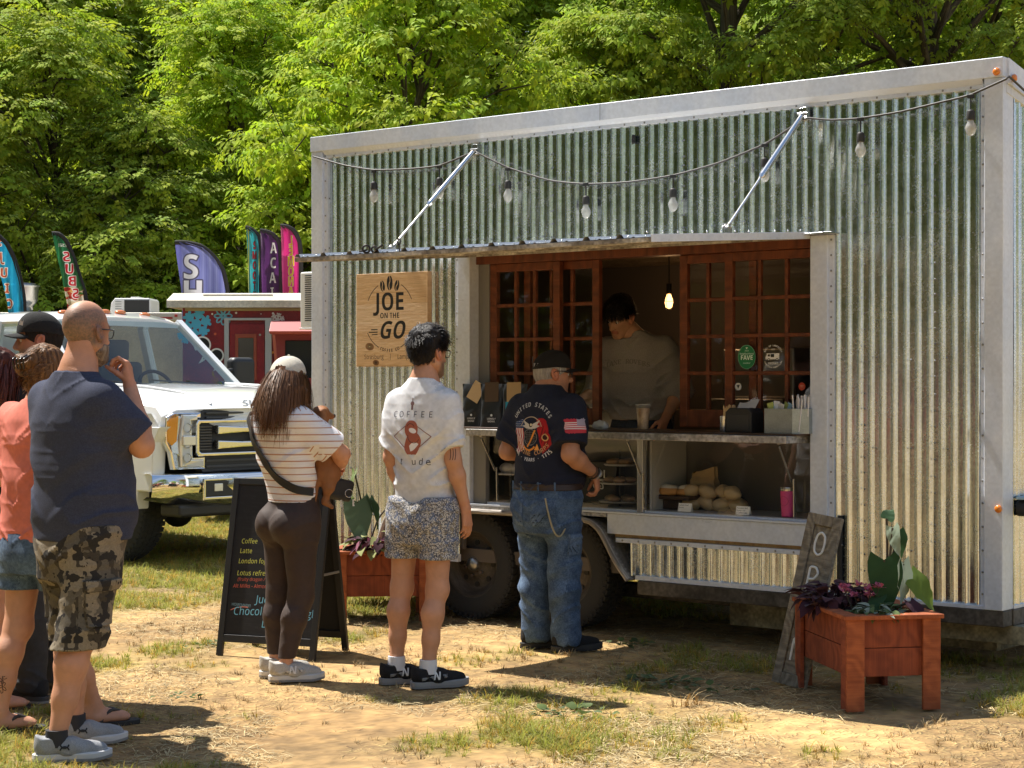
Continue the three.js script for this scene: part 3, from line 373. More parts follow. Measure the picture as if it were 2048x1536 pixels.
// ---------------------------------------------------------------- serving window: posts, jambs, sill
const woodT = woodTex([84, 40, 20], [132, 70, 38], 5, 9), woodM = M(0xffffff, 0.5, 0, { map: woodT, bumpMap: rep(grainT, 4), bumpScale: 0.002 });
{
  const p = (x0, x1) => mesh('window_post', box(x0, x1, WY0 - 0.012, WY1, -0.13, 0.016, 0.004, 2), sheetM, trailer);
  const L = p(WX0 - 0.10, WX0), R = p(WX1, WX1 + 0.105);
  mesh('post_flange', box(WX0 - 0.13, WX0 - 0.10, WY0 - 0.012, WY1, -0.02, 0.003, 0.001), sheetM, L); mesh('post_flange', box(WX1 + 0.105, WX1 + 0.14, WY0 - 0.012, WY1, -0.02, 0.003, 0.001), sheetM, R);
  for (let y = WY0 + 0.03; y < WY1; y += 0.083) { screw(WX0 - 0.115, y, 0.005); screw(WX1 + 0.123, y, 0.005); }
  mesh('drip_cap', [box(3.60, WX1 + 0.165, WY1 + 0.002, WY1 + 0.012, -0.01, 0.075, 0.001), box(WX0 - 0.12, 3.599, WY1 + 0.002, WY1 + 0.012, -0.01, 0.03, 0.001)], bareM, trailer);
  // sill: track, white ledge, painted band
  mesh('window_sill', [box(WX0, WX1, WY0 - 0.012, WY0, -0.12, 0.018, 0.002), box(WX0, WX1, WY0, WY0 + 0.012, -0.05, -0.035, 0.001)], sheetM, trailer);
  mesh('apron_band', box(2.46, WX1 + 0.14, 0.604, WY0 - 0.0135, -0.08, 0.010, 0.003), sheetM, trailer);
  mesh('apron_ledge', box(WX0 - 0.1, 2.455, 0.70, WY0 - 0.0135, -0.08, 0.016, 0.003), M(0xffffff, 0.6, 0.3, { map: tone([205, 205, 205], [170, 165, 160], 12, 92, 0.5) }), trailer);
  mesh('skirt_batten', box(2.50, WX1 + 0.14, 0.583, 0.604, -0.08, -0.012, 0.002), M(0xffffff, 0.7, 0, { map: tone([168, 138, 92], [140, 112, 74], 6, 44, 0.3) }), trailer);
  mesh('skirt_rail', [box(2.52, WX1 + 0.14, 0.556, 0.582, -0.03, 0.008, 0.002), box(2.66, WX1 + 0.14, 0.345, 0.372, -0.03, 0.008, 0.002)], sheetM, trailer);
  mesh('skirt_panel', corrugated(2.60, WX1 + 0.14, 0.365, 0.56, -0.012, 0.010, 0.0677), galv, trailer);
  for (let x = 2.57; x < WX1; x += 0.115) screw(x, 0.569, 0.010);
  mesh('rear_skirt', box(0.14, WX0 - 0.11, 0.362, 0.41, -0.03, 0.006, 0.002), sheetM, trailer);
  // fender over the tandem wheels: a bent sheet with a raw lip
  const fp = [[0.62, 0.40], [0.70, 0.60], [0.80, 0.675], [1.0, 0.69], [1.6, 0.69], [2.15, 0.69], [2.34, 0.675], [2.43, 0.62], [2.54, 0.45], [2.63, 0.345]]; const curve = new THREE.CatmullRomCurve3(fp.map(([x, y]) => V(x, y, 0)), false, 'catmullrom', 0.15), pts = curve.getPoints(48);
  const lip = []; for (let i = 0; i < pts.length - 1; i++) lip.push(bar(pts[i], pts[i + 1].clone().addScaledVector(pts[i + 1].clone().sub(pts[i]).normalize(), 0.004), 0.26, 0.012, V(0, 0, 1).cross(pts[i + 1].clone().sub(pts[i])).normalize(), 0.002));
  const f = merge(lip); move(f, 0, 0, -0.09); const fender = mesh('fender', f, rustM, trailer); mesh('fender_lip', move(tube(pts.filter((_, i) => i % 3 === 0), 0.017, 60, 7), 0, 0, 0.038), rustM, fender);
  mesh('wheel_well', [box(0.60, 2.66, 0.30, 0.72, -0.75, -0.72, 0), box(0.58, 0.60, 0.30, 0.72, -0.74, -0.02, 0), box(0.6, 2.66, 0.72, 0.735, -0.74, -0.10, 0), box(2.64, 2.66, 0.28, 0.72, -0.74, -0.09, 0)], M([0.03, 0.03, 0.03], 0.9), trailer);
}
// ---------------------------------------------------------------- wheels
function wheel(cx, r, w, parent, z, rimMat, letters) {
  const o = new THREE.Group(); o.name = 'wheel'; parent.add(o); o.position.set(cx, r, z);
  const prof = [[r * 0.62, -w * 0.46], [r * 0.80, -w * 0.52], [r * 0.93, -w * 0.47], [r * 0.985, -w * 0.38], [r * 0.985, w * 0.38], [r * 0.93, w * 0.47], [r * 0.80, w * 0.52], [r * 0.62, w * 0.46]];
  const ty = lathe(prof, 56); rot(ty, Math.PI / 2, 0, 0); const blocks = []; const nb = 52; for (let k = 0; k < nb; k++) for (const [zz, ww, off] of [[-0.34, 0.22, 0], [-0.1, 0.2, 0.5], [0.13, 0.2, 0], [0.36, 0.22, 0.5]]) { const a = (k + off) / nb * 6.2832; const b = new RoundedBoxGeometry(r * 2 * Math.PI / nb * 0.72, r * 0.04, w * ww, 1, 0.002); b.translate(0, r * 0.985, zz * w); rot(b, 0, 0, a); blocks.push(b); }
  const side = []; for (let k = 0; k < 52; k++) { const b = new RoundedBoxGeometry(r * 0.06, r * 0.085, w * 0.03, 1, 0.002); b.translate(0, r * 0.93, w * 0.475); rot(b, 0, 0, k / 52 * 6.2832); side.push(b); }
  const tyre = mesh('tyre', ty, rubberM, o); mesh('tread', merge([...blocks, ...side]), rubberM, tyre);
  const rim = lathe([[0.02, w * 0.22], [r * 0.20, w * 0.24], [r * 0.24, w * 0.16], [r * 0.42, w * 0.12], [r * 0.47, w * 0.2], [r * 0.53, w * 0.24], [r * 0.56, w * 0.38], [r * 0.63, w * 0.44], [r * 0.65, w * 0.40], [r * 0.6, 0]], 40); rot(rim, Math.PI / 2, 0, 0); const rm = mesh('rim', rim, rimMat, o);
  for (let k = 0; k < 8; k++) { const a = k / 8 * 6.283; const h = new THREE.CylinderGeometry(r * 0.05, r * 0.05, 0.012, 12); h.rotateX(Math.PI / 2); h.translate(Math.cos(a) * r * 0.38, Math.sin(a) * r * 0.38, w * 0.135); mesh('rim_hole', h, blackM, rm); }
  const hub = rot(lathe([[0.0, w * 0.5], [r * 0.10, w * 0.48], [r * 0.13, w * 0.36], [r * 0.135, w * 0.2]], 20), Math.PI / 2, 0, 0); mesh('hub', hub, M([0.4, 0.4, 0.4], 0.35, 0.9), o);
  const nuts = []; for (let k = 0; k < 6; k++) { const a = k / 6 * 6.283 + 0.3, n = new THREE.CylinderGeometry(r * 0.03, r * 0.03, 0.025, 6); n.rotateX(Math.PI / 2); n.translate(Math.cos(a) * r * 0.22, Math.sin(a) * r * 0.22, w * 0.25); mesh('lug_nut', n, bareM, o); }
  return o;
}
const rimSteel = M([0.15, 0.14, 0.13], 0.6, 0.4, { map: tone([190, 180, 165], [225, 218, 208], 8, 3, 0.3) });
wheel(1.33, 0.345, 0.2, trailer, -0.17, rimSteel); wheel(2.065, 0.345, 0.2, trailer, -0.17, rimSteel);
// ---------------------------------------------------------------- interior
{
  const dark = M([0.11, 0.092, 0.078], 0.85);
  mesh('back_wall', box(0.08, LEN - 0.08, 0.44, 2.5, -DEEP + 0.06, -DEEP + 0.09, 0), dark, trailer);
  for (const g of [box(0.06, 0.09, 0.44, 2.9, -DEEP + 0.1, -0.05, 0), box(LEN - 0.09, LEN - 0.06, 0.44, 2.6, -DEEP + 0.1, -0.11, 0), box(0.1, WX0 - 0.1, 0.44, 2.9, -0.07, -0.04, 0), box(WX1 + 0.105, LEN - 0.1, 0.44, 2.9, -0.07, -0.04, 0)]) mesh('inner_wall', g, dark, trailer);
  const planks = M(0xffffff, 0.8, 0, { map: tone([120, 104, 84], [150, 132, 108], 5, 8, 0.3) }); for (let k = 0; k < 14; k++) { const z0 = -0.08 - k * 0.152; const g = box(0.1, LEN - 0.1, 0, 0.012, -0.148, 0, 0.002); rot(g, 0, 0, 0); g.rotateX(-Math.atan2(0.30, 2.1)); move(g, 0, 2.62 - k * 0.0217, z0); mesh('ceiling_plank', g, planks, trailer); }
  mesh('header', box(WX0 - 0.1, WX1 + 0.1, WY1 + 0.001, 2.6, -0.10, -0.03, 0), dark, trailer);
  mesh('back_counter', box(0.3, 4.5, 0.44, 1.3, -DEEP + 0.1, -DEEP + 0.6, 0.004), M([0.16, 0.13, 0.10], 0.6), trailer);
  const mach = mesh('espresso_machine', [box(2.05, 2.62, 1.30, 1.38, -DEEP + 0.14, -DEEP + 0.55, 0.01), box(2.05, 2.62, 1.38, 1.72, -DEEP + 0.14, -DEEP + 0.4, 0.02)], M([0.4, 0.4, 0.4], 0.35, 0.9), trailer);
  mesh('hand_sink', box(1.9, 2.35, 1.20, 1.31, -0.85, -0.55, 0.006), M([0.5, 0.51, 0.51], 0.4, 0.8), trailer); mesh('sink_stand', box(1.92, 2.33, 0.44, 1.2, -0.84, -0.56, 0.006), M([0.06, 0.06, 0.06], 0.6), trailer);
  const poster = canvasTex(128, 180, (c) => { c.fillStyle = '#3a2f26'; c.fillRect(0, 0, 128, 180); c.fillStyle = '#6b5846'; c.fillRect(8, 8, 112, 164); c.fillStyle = '#2a211b'; c.beginPath(); c.ellipse(64, 75, 18, 40, 0, 0, 7); c.fill(); c.font = 'bold 26px sans-serif'; c.textAlign = 'center'; c.fillText('CAFE', 64, 155); });
  mesh('wall_poster', box(2.90, 3.10, 1.72, 1.98, -DEEP + 0.092, -DEEP + 0.098, 0), M([0.1, 0.08, 0.065], 0.7), trailer); const pq = new THREE.PlaneGeometry(0.19, 0.25); pq.translate(3.0, 1.85, -DEEP + 0.101); mesh('poster_print', pq, M(0xffffff, 0.7, 0, { map: poster }), trailer);
}
// ---------------------------------------------------------------- wooden sliding sashes
const glassM = P(0xffffff, 0.02, 0, { transmission: 1, thickness: 0, ior: 1.5 });
function sash(x0, x1, z, cols, rows, y0 = 1.235, y1 = 2.225) {
  const root = new THREE.Group(); root.name = 'window_sash'; trailer.add(root); const st = 0.052, d = 0.036;
  mesh('stile', box(x0, x0 + st, y0, y1, z - d, z, 0.004), woodM, root); mesh('stile', box(x1 - st, x1, y0, y1, z - d, z, 0.004), woodM, root);
  mesh('rail', boxUV(box(x0 + st, x1 - st, y0, y0 + 0.10, z - d, z, 0.004), 1, true), woodM, root); mesh('rail', boxUV(box(x0 + st, x1 - st, y1 - 0.05, y1, z - d, z, 0.004), 1, true), woodM, root);
  const ix0 = x0 + st, ix1 = x1 - st, iy0 = y0 + 0.10, iy1 = y1 - 0.05, mw = 0.022;
  for (let c = 1; c < cols; c++) { const x = lerp(ix0, ix1, c / cols); mesh('muntin', box(x - mw / 2, x + mw / 2, iy0, iy1, z - d + 0.006, z - 0.004, 0.004), woodM, root); }
  for (let r = 1; r < rows; r++) { const y = lerp(iy0, iy1, r / rows); mesh('muntin', boxUV(box(ix0, ix1, y - mw / 2, y + mw / 2, z - d + 0.008, z - 0.0025, 0.004), 1, true), woodM, root); }
  for (let c = 0; c < cols; c++) for (let r = 0; r < rows; r++) { const a = lerp(ix0, ix1, c / cols), b = lerp(ix0, ix1, (c + 1) / cols), e = lerp(iy0, iy1, r / rows), f = lerp(iy0, iy1, (r + 1) / rows); const g = new THREE.PlaneGeometry(b - a, f - e); g.translate((a + b) / 2, (e + f) / 2, z - d / 2 + rr(-0.001, 0.001)); mesh('pane', g, glassM, root); }
  return root;
}
reseed(64);
sash(WX0 + 0.09, 2.04, -0.075, 3, 4); sash(1.72, 2.30, -0.125, 3, 4); sash(2.88, 3.40, -0.125, 3, 4); sash(3.22, WX1 + 0.02, -0.075, 3, 4);
mesh('window_jamb', [box(WX0 + 0.0, WX0 + 0.088, 1.235, WY1, -0.16, -0.07, 0.002)], M([0.22, 0.21, 0.2], 0.7), trailer);
mesh('window_head', boxUV(box(WX0, WX1, 2.226, WY1 - 0.002, -0.16, -0.045, 0.003), 1, true), woodM, trailer);
{ // stickers on the panes
  const st = (cx, cy, w, h, draw) => { const t = canvasTex(256, Math.round(256 * h / w), draw); const g = new THREE.PlaneGeometry(w, h); g.translate(cx, cy, -0.0865); mesh('window_sticker', g, M(0xffffff, 0.5, 0, { map: t, alphaTest: 0.5 }), trailer); };
  const p1 = onWall(1494, 714, -0.09), p2 = onWall(1547, 712, -0.09), p3 = onWall(1477, 773, -0.09), p4 = onWall(1614, 773, -0.09);
  st(p1.x, p1.y, 0.115, 0.135, (c, w, h) => { c.fillStyle = '#1d7a4c'; c.beginPath(); c.ellipse(w / 2, h / 2, w * 0.49, h * 0.49, 0, 0, 7); c.fill(); c.strokeStyle = '#8fd0ac'; c.lineWidth = 4; c.stroke(); c.fillStyle = '#e8f5ec'; c.textAlign = 'center'; c.font = 'bold 78px sans-serif'; c.fillText('FAVE', w / 2, h * 0.62); c.font = '32px sans-serif'; c.fillText('Neighborhood', w / 2, h * 0.40); c.font = '26px sans-serif'; c.fillText('2023', w / 2, h * 0.27); c.fillText('nextdoor', w / 2, h * 0.78); c.beginPath(); c.moveTo(w / 2 - 16, h * 0.10); c.lineTo(w / 2 + 16, h * 0.10); c.lineTo(w / 2, h * 0.18); c.fill(); });
  st(p2.x, p2.y, 0.13, 0.15, (c, w, h) => { c.clearRect(0, 0, w, h); c.fillStyle = '#e9e9e9'; c.textAlign = 'center'; const arc = (s, r, a0, a1, cy, f, flip) => { c.font = f; [...s].forEach((ch, i) => { const a = lerp(a0, a1, (i + 0.5) / s.length); c.save(); c.translate(w / 2 + r * Math.cos(a), cy + r * Math.sin(a)); c.rotate(a + (flip ? -Math.PI / 2 : Math.PI / 2)); c.fillText(ch, 0, 0); c.restore(); }); }; arc('BEST OF LANCASTER', 108, Math.PI * 1.12, Math.PI * 1.88, 150, 'bold 26px sans-serif'); c.font = 'bold 22px sans-serif'; c.fillText('2023', w / 2, 82); c.fillRect(46, 118, 160, 66); c.beginPath(); c.moveTo(46, 184); c.lineTo(30, 184); c.lineTo(34, 150); c.lineTo(52, 120); c.lineTo(60, 184); c.fill(); c.fillStyle = '#222'; c.fillRect(60, 128, 26, 24); c.fillRect(96, 126, 44, 34); c.beginPath(); c.arc(72, 188, 16, 0, 7); c.arc(176, 188, 16, 0, 7); c.fill(); c.fillStyle = '#e9e9e9'; c.beginPath(); c.arc(72, 188, 9, 0, 7); c.fill(); c.beginPath(); c.arc(176, 188, 9, 0, 7); c.fill(); c.font = 'bold 34px serif'; c.fillText('DRINKS', w / 2, 240); arc('FOOD TRUCK COMPETITION', 128, Math.PI * 0.86, Math.PI * 0.14, 152, 'bold 20px sans-serif', true); });
  st(p3.x, p3.y, 0.045, 0.05, (c, w, h) => { c.fillStyle = '#c9ccd0'; c.beginPath(); c.arc(w / 2, h / 2, w * 0.47, 0, 7); c.fill(); c.fillStyle = '#20262c'; c.beginPath(); c.moveTo(70, 100); c.lineTo(190, 90); c.lineTo(130, 210); c.fill(); });
  st(p4.x - 0.03, p4.y, 0.045, 0.05, (c, w, h) => { c.fillStyle = '#c2452c'; c.beginPath(); c.arc(w / 2, h / 2, w * 0.47, 0, 7); c.fill(); c.fillStyle = '#e8b8a4'; c.fillRect(70, 110, 120, 14); c.fillRect(80, 150, 100, 12); });
}
// ---------------------------------------------------------------- fold-out counter and its brackets
const counterM = M(0xffffff, 0.55, 0.3, { map: tone([190, 190, 192], [150, 146, 140], 9, 55, 0.5), roughnessMap: smear });
{
  const c = mesh('serving_counter', [box(1.53, 3.79, 1.166, 1.206, -0.20, 0.205, 0.004, 2)], counterM, trailer);
  mesh('counter_top', boxUV(box(WX0 + 0.02, WX1 - 0.01, 1.207, 1.216, -0.30, 0.14, 0.002), 1, true), M([0.09, 0.05, 0.03], 0.35), trailer);
  for (const x of [1.62, 2.72, 3.72]) mesh('counter_bracket', [bar([x, 1.15, 0.16], [x, 0.95, 0.03], 0.016, 0.004, V(1, 0, 0)), bar([x + 0.012, 0.97, 0.028], [x + 0.012, 0.76, 0.022], 0.018, 0.005, V(1, 0, 0)), bar([x, 1.163, -0.02], [x, 1.163, 0.17], 0.018, 0.006)], bareM, c);
}
// ---------------------------------------------------------------- lower display case
{
  const frame = M([0.5, 0.5, 0.5], 0.45, 0.7, { roughnessMap: smear }); const div = 2.68;
  mesh('case_post', [box(div - 0.02, div + 0.02, WY0, 1.166, -0.055, -0.01, 0.003)], frame, trailer); mesh('case_jamb', [box(WX0, WX0 + 0.10, WY0, 1.166, -0.06, -0.02, 0.003)], M([0.25, 0.24, 0.22], 0.6, 0.3), trailer);
  mesh('case_divider', box(2.715, 2.73, WY0, 1.15, -0.42, -0.06, 0.002), M([0.42, 0.41, 0.38], 0.5), trailer);
  mesh('case_shelf', box(WX0 + 0.1, WX1, WY0 + 0.002, WY0 + 0.014, -0.46, -0.058, 0.002), M([0.5, 0.49, 0.47], 0.4, 0.4), trailer);
  mesh('case_back', box(WX0, WX1, 0.5, 1.16, -0.50, -0.47, 0), M([0.12, 0.11, 0.10], 0.7), trailer);
  const pane = (x0, x1, z) => { const g = new THREE.PlaneGeometry(x1 - x0, 1.166 - WY0); g.translate((x0 + x1) / 2, (1.166 + WY0) / 2, z); mesh('case_glass', g, P(0xffffff, 0.015, 0, { transmission: 1, thickness: 0, ior: 1.52 }), trailer); };
  pane(WX0 + 0.1, div - 0.02, -0.036); pane(div + 0.02, WX1, -0.030);
}
// ---------------------------------------------------------------- awning, gas struts
const AW = { x0: 1.38, x1: 3.82, L: 1.49, yh: 2.285, yf: 2.172 };
{
  const root = new THREE.Group(); root.name = 'awning'; trailer.add(root); root.position.set(0, AW.yh - 0.012, 0.012); root.rotation.x = Math.atan2(AW.yh - AW.yf - 0.012, AW.L);
  const w = AW.x1 - AW.x0, L = AW.L; // local: x along, z outward, y up
  const sheet = () => { const pos = [], idx = [], pitch = 0.203; const prof = []; for (let x = 0; x < w; x += pitch) for (const [dx, y] of [[0, 0], [0.012, 0.017], [0.036, 0.017], [0.048, 0], [0.095, 0], [0.10, 0.004], [0.11, 0.004], [0.115, 0], [0.2, 0]]) if (x + dx <= w) prof.push([AW.x0 + x + dx, y]); prof.forEach(([x, y], i) => { pos.push(x, y + 0.022, 0, x, y + 0.022, L); if (i) { const a = i * 2; idx.push(a - 2, a - 1, a, a, a - 1, a + 1); } }); const g = new THREE.BufferGeometry(); g.setAttribute('position', new THREE.Float32BufferAttribute(pos, 3)); g.setIndex(idx); return boxUV(toCreasedNormals(g, 0.3)); };
  const s = sheet(); s.computeVertexNormals(); mesh('awning_sheet', s, M([0.62, 0.62, 0.61], 0.55, 0.35, { roughnessMap: smear, side: THREE.DoubleSide }), root);
  mesh('awning_frame', [box(AW.x0, AW.x1, -0.004, 0.02, L - 0.03, L, 0.003), box(AW.x0, AW.x1, -0.004, 0.02, 0, 0.03, 0.003), box(AW.x1 - 0.03, AW.x1, -0.0045, 0.0205, 0.03, L - 0.03, 0.003), box(AW.x0, AW.x0 + 0.03, -0.0045, 0.0205, 0.03, L - 0.03, 0.003), ...[0.5, 1.0].map((z) => box(AW.x0 + 0.03, AW.x1 - 0.03, 0.0, 0.018, z - 0.02, z + 0.02, 0.003))], rustM, root);
  mesh('awning_lining', box(AW.x0 + 0.03, AW.x1 - 0.03, 0.018, 0.0205, 0.03, L - 0.03, 0), M([0.42, 0.40, 0.37], 0.7), root);
  mesh('side_flashing', box(AW.x1 + 0.0005, AW.x1 + 0.004, -0.004, 0.034, 0, L, 0.001), sheetM, root);
  const hs = []; for (let z = 0.06; z < L; z += 0.13) hs.push(move(new THREE.SphereGeometry(0.006, 6, 4), AW.x1 - 0.02, 0.045, z)); for (let x = AW.x0 + 0.05; x < AW.x1; x += 0.102) hs.push(move(new THREE.SphereGeometry(0.006, 6, 4), x, 0.026, L - 0.02)); stuff(mesh('awning_screws', merge(hs), bareM, root));
  const hook = (x, z) => mesh('awning_hook', [tube([[x, 0.02, z], [x, 0.05, z], [x + 0.012, 0.075, z], [x, 0.092, z], [x - 0.012, 0.075, z], [x - 0.004, 0.055, z]], 0.004, 24, 5)], M([0.05, 0.045, 0.04], 0.5, 0.6), root);
  hook(2.17, L - 0.015); mesh('awning_latch', [rot(new THREE.TorusGeometry(0.02, 0.006, 6, 14), 0, 0.6, 0).translate(1.93, 0.045, L - 0.01), rot(new THREE.TorusGeometry(0.016, 0.006, 6, 14), 0, 0.4, 0).translate(1.99, 0.04, L - 0.01), rod([2.0, 0.04, L - 0.01], [2.05, 0.06, L - 0.01], 0.006), rod([1.88, 0.035, L - 0.01], [1.93, 0.04, L - 0.01], 0.006)], M([0.04, 0.035, 0.03], 0.5, 0.6), root);
  for (const [px0, py0, px1, py1] of [[952, 300, 803, 484], [1608, 228, 1456, 455]]) {
    const a = onWall(px0, py0, 0.03), top = V(a.x, a.y, 0.035); const m = 0.79, low = V(a.x, lerp(AW.yh, AW.yf, m / AW.L) + 0.06, m); const mid = top.clone().lerp(low, 0.56); const d = low.clone().sub(top).normalize();
    const g = new THREE.Group(); g.name = 'gas_strut'; trailer.add(g); mesh('strut_cylinder', [rod(top.clone().addScaledVector(d, 0.03), mid, 0.0165, 0.0165, 14), rod(mid, mid.clone().addScaledVector(d, 0.02), 0.018, 0.010, 12)], M([0.72, 0.72, 0.72], 0.16, 1), g); mesh('strut_rod', rod(mid, low, 0.0075, 0.0075, 10), M([0.75, 0.73, 0.68], 0.2, 1), g);
    mesh('strut_bracket', [box(top.x - 0.022, top.x + 0.022, top.y - 0.03, top.y + 0.035, -0.005, 0.04, 0.003), rod(top.clone().add(V(-0.03, 0, 0.01)), top.clone().add(V(0.03, 0, 0.01)), 0.008)], bareM, g); mesh('strut_bracket', [box(low.x - 0.018, low.x - 0.013, low.y - 0.055, low.y + 0.018, low.z - 0.018, low.z + 0.018, 0.001), box(low.x + 0.013, low.x + 0.018, low.y - 0.055, low.y + 0.018, low.z - 0.018, low.z + 0.018, 0.001), rod(low.clone().add(V(-0.028, 0, 0)), low.clone().add(V(0.028, 0, 0)), 0.006)], bareM, g);
  }
}
stuff(mesh('screw_heads', merge(screws), M([0.30, 0.30, 0.30], 0.45, 0.9), trailer));
// marker lamps, cage lamp, wall air conditioner, small fittings
{
  const amber = P([0.75, 0.22, 0.02], 0.25, 0, { clearcoat: 0.6 });
  const lampAt = (x, y, z, side) => { const b = new THREE.SphereGeometry(0.02, 14, 10); b.scale(1, 1, 0.7); if (side) b.rotateY(Math.PI / 2); const o = mesh('marker_lamp', move(b, x, y, z), amber, trailer); mesh('lamp_base', move(rot(new THREE.CylinderGeometry(0.024, 0.026, 0.008, 16), side ? 0 : Math.PI / 2, 0, side ? Math.PI / 2 : 0), x - (side ? 0.012 : 0), y, z - (side ? 0 : 0.012)), sheetM, o); };
  lampAt(LEN - 0.03, 3.055, 0.038); lampAt(LEN + 0.022, 3.03, -0.06, true); const q = onWall(1996, 1018, 0.03); lampAt(q.x, q.y, 0.026);
  const cord = []; for (const y of [2.93, 2.915, 2.90]) cord.push(move(new THREE.SphereGeometry(0.012, 8, 6), onWall(1267, 262).x, y - 0.01, 0.0)); mesh('cable_glands', merge(cord), blackM, trailer);
  const ac = new THREE.Group(); ac.name = 'air_conditioner'; trailer.add(ac); const p = M([0.72, 0.72, 0.69], 0.5); const ay0 = 1.86, ay1 = 2.24, ax0 = -0.23, az0 = -0.62, az1 = -0.10;
  mesh('housing', box(ax0, 0.0, ay0, ay1, az0, az1, 0.012, 2), p, ac); for (let k = 0; k < 22; k++) { const y = lerp(ay0 + 0.045, ay1 - 0.03, k / 21); mesh('vent_slot', box(ax0 + 0.05, ax0 + 0.125, y, y + 0.007, az1 + 0.0005, az1 + 0.0025, 0), blackM, ac); mesh('vent_slot', box(ax0 + 0.135, ax0 + 0.205, y, y + 0.007, az1 + 0.0005, az1 + 0.0025, 0), blackM, ac); }
  mesh('base_pan', box(ax0 - 0.004, 0.0, ay0 - 0.012, ay0 - 0.001, az0, az1 + 0.004, 0.003), p, ac);
  const shore = mesh('power_inlet', box(LEN + 0.003, LEN + 0.18, 0.90, 0.915, -0.34, -0.12, 0.004), M([0.35, 0.5, 0.6], 0.5), trailer); mesh('inlet_plug', [rot(new THREE.CylinderGeometry(0.035, 0.035, 0.12, 16), 0, 0, Math.PI / 2).translate(LEN + 0.09, 0.855, -0.17)], M([0.65, 0.52, 0.03], 0.5), shore); mesh('inlet_socket', rot(new THREE.CylinderGeometry(0.042, 0.042, 0.05, 16), 0, 0, Math.PI / 2).translate(LEN + 0.025, 0.855, -0.17), blackM, shore);
  mesh('drain_pipe', rod([WX1 + 0.175, 0.40, -0.005], [WX1 + 0.175, 0.78, -0.005], 0.012), blackM, trailer);
}
{ // the caged bulb glowing at the back of the trailer
  const p = onWall(1338, 603, -1.5); const g = new THREE.Group(); g.name = 'cage_lamp'; trailer.add(g); g.position.set(p.x, p.y, -1.5);
  const bulb = lathe([[0.0, -0.05], [0.022, -0.038], [0.028, -0.01], [0.02, 0.03], [0.012, 0.05]], 14); mesh('lamp_bulb', bulb, M([0.9, 0.6, 0.3], 0.4, 0, { emissive: lin(1.0, 0.50, 0.14), emissiveIntensity: 3.2 }), g); mesh('lamp_cage', [...[0, 1, 2, 3].map((k) => tube([V(0.015, 0.05, 0), V(0.034, 0, 0), V(0.02, -0.055, 0)].map((q) => q.applyAxisAngle(V(0, 1, 0), k * 1.571)), 0.0016, 8, 4)), new THREE.TorusGeometry(0.034, 0.0016, 4, 20).rotateX(Math.PI / 2)], blackM, g); mesh('lamp_holder', rod([0, 0.05, 0], [0, 0.12, 0], 0.018), blackM, g); mesh('lamp_cord', rod([0, 0.12, 0], [0, 0.6, 0], 0.004), blackM, g);
  const l = new THREE.PointLight(new THREE.Color(1, 0.6, 0.28), 0.12, 0, 2); l.castShadow = true; g.add(l);
}
// ================================================================ things on, by and under the trailer
const inTrailer = (name, label, category, x, y, z, turn = 0, group) => thing(name, label, category, fromTrailer(x, y, z).toArray(), -TH + turn, group);
{ // string lights along the roof trim
  const o = thing('string_lights', 'black cable of clear bulbs strung along the top of the steel wall', 'string lights', T0.toArray(), -TH);
  const w = (px, py, z = 0.05) => { const q = onWall(px, py, z); return V(q.x, q.y, z); };
  const runs = [[[626, 313], [690, 331], [748, 340], [820, 338], [880, 331], [950, 303]], [[955, 306], [1018, 336], [1100, 361], [1172, 368], [1260, 364], [1350, 350], [1440, 325], [1530, 288], [1605, 240]], [[1612, 236], [1660, 240], [1718, 237], [1800, 224], [1880, 205], [1940, 190], [2012, 158]]];
  const pts = runs.flat().map(([a, b]) => w(a, b)); pts.push(V(LEN + 0.03, pts[pts.length - 1].y + 0.01, 0.0), V(LEN + 0.05, pts[pts.length - 1].y - 0.12, -0.4));
  mesh('cable', tube(pts, 0.0062, 160, 6), M([0.05, 0.045, 0.042], 0.55), o);
  const clear = P([0.92, 0.91, 0.88], 0.12, 0, { transmission: 0.72, thickness: 0, ior: 1.5 });
  for (const [px, py] of [[748, 342], [879, 333], [1016, 338], [1172, 368], [1346, 352], [1529, 290], [1721, 238], [1941, 192]]) {
    const p = w(px, py), b = new THREE.Group(); b.name = 'bulb_drop'; b.position.copy(p); o.add(b); mesh('drop_cord', rod([0, 0, 0], [0, -0.075, 0], 0.004), blackM, b); mesh('cord_clip', move(box(-0.018, 0.018, -0.012, 0.008, -0.008, 0.008, 0.003), 0, 0, 0), blackM, b);
    mesh('socket', lathe([[0, -0.07], [0.012, -0.07], [0.021, -0.08], [0.022, -0.118], [0.019, -0.122], [0, -0.122]], 14), M([0.03, 0.028, 0.026], 0.6), b); mesh('bulb', lathe([[0.014, -0.120], [0.016, -0.132], [0.027, -0.152], [0.029, -0.168], [0.022, -0.190], [0.009, -0.203], [0, -0.205]], 16), clear, b); mesh('filament', [rod([0, -0.12, 0], [0, -0.15, 0], 0.004), tube([[-0.008, -0.15, 0], [-0.006, -0.175, 0], [0, -0.155, 0], [0.006, -0.175, 0], [0.008, -0.15, 0]], 0.0009, 16, 3)], M([0.5, 0.45, 0.4], 0.5, 0.5), b);
  }
}
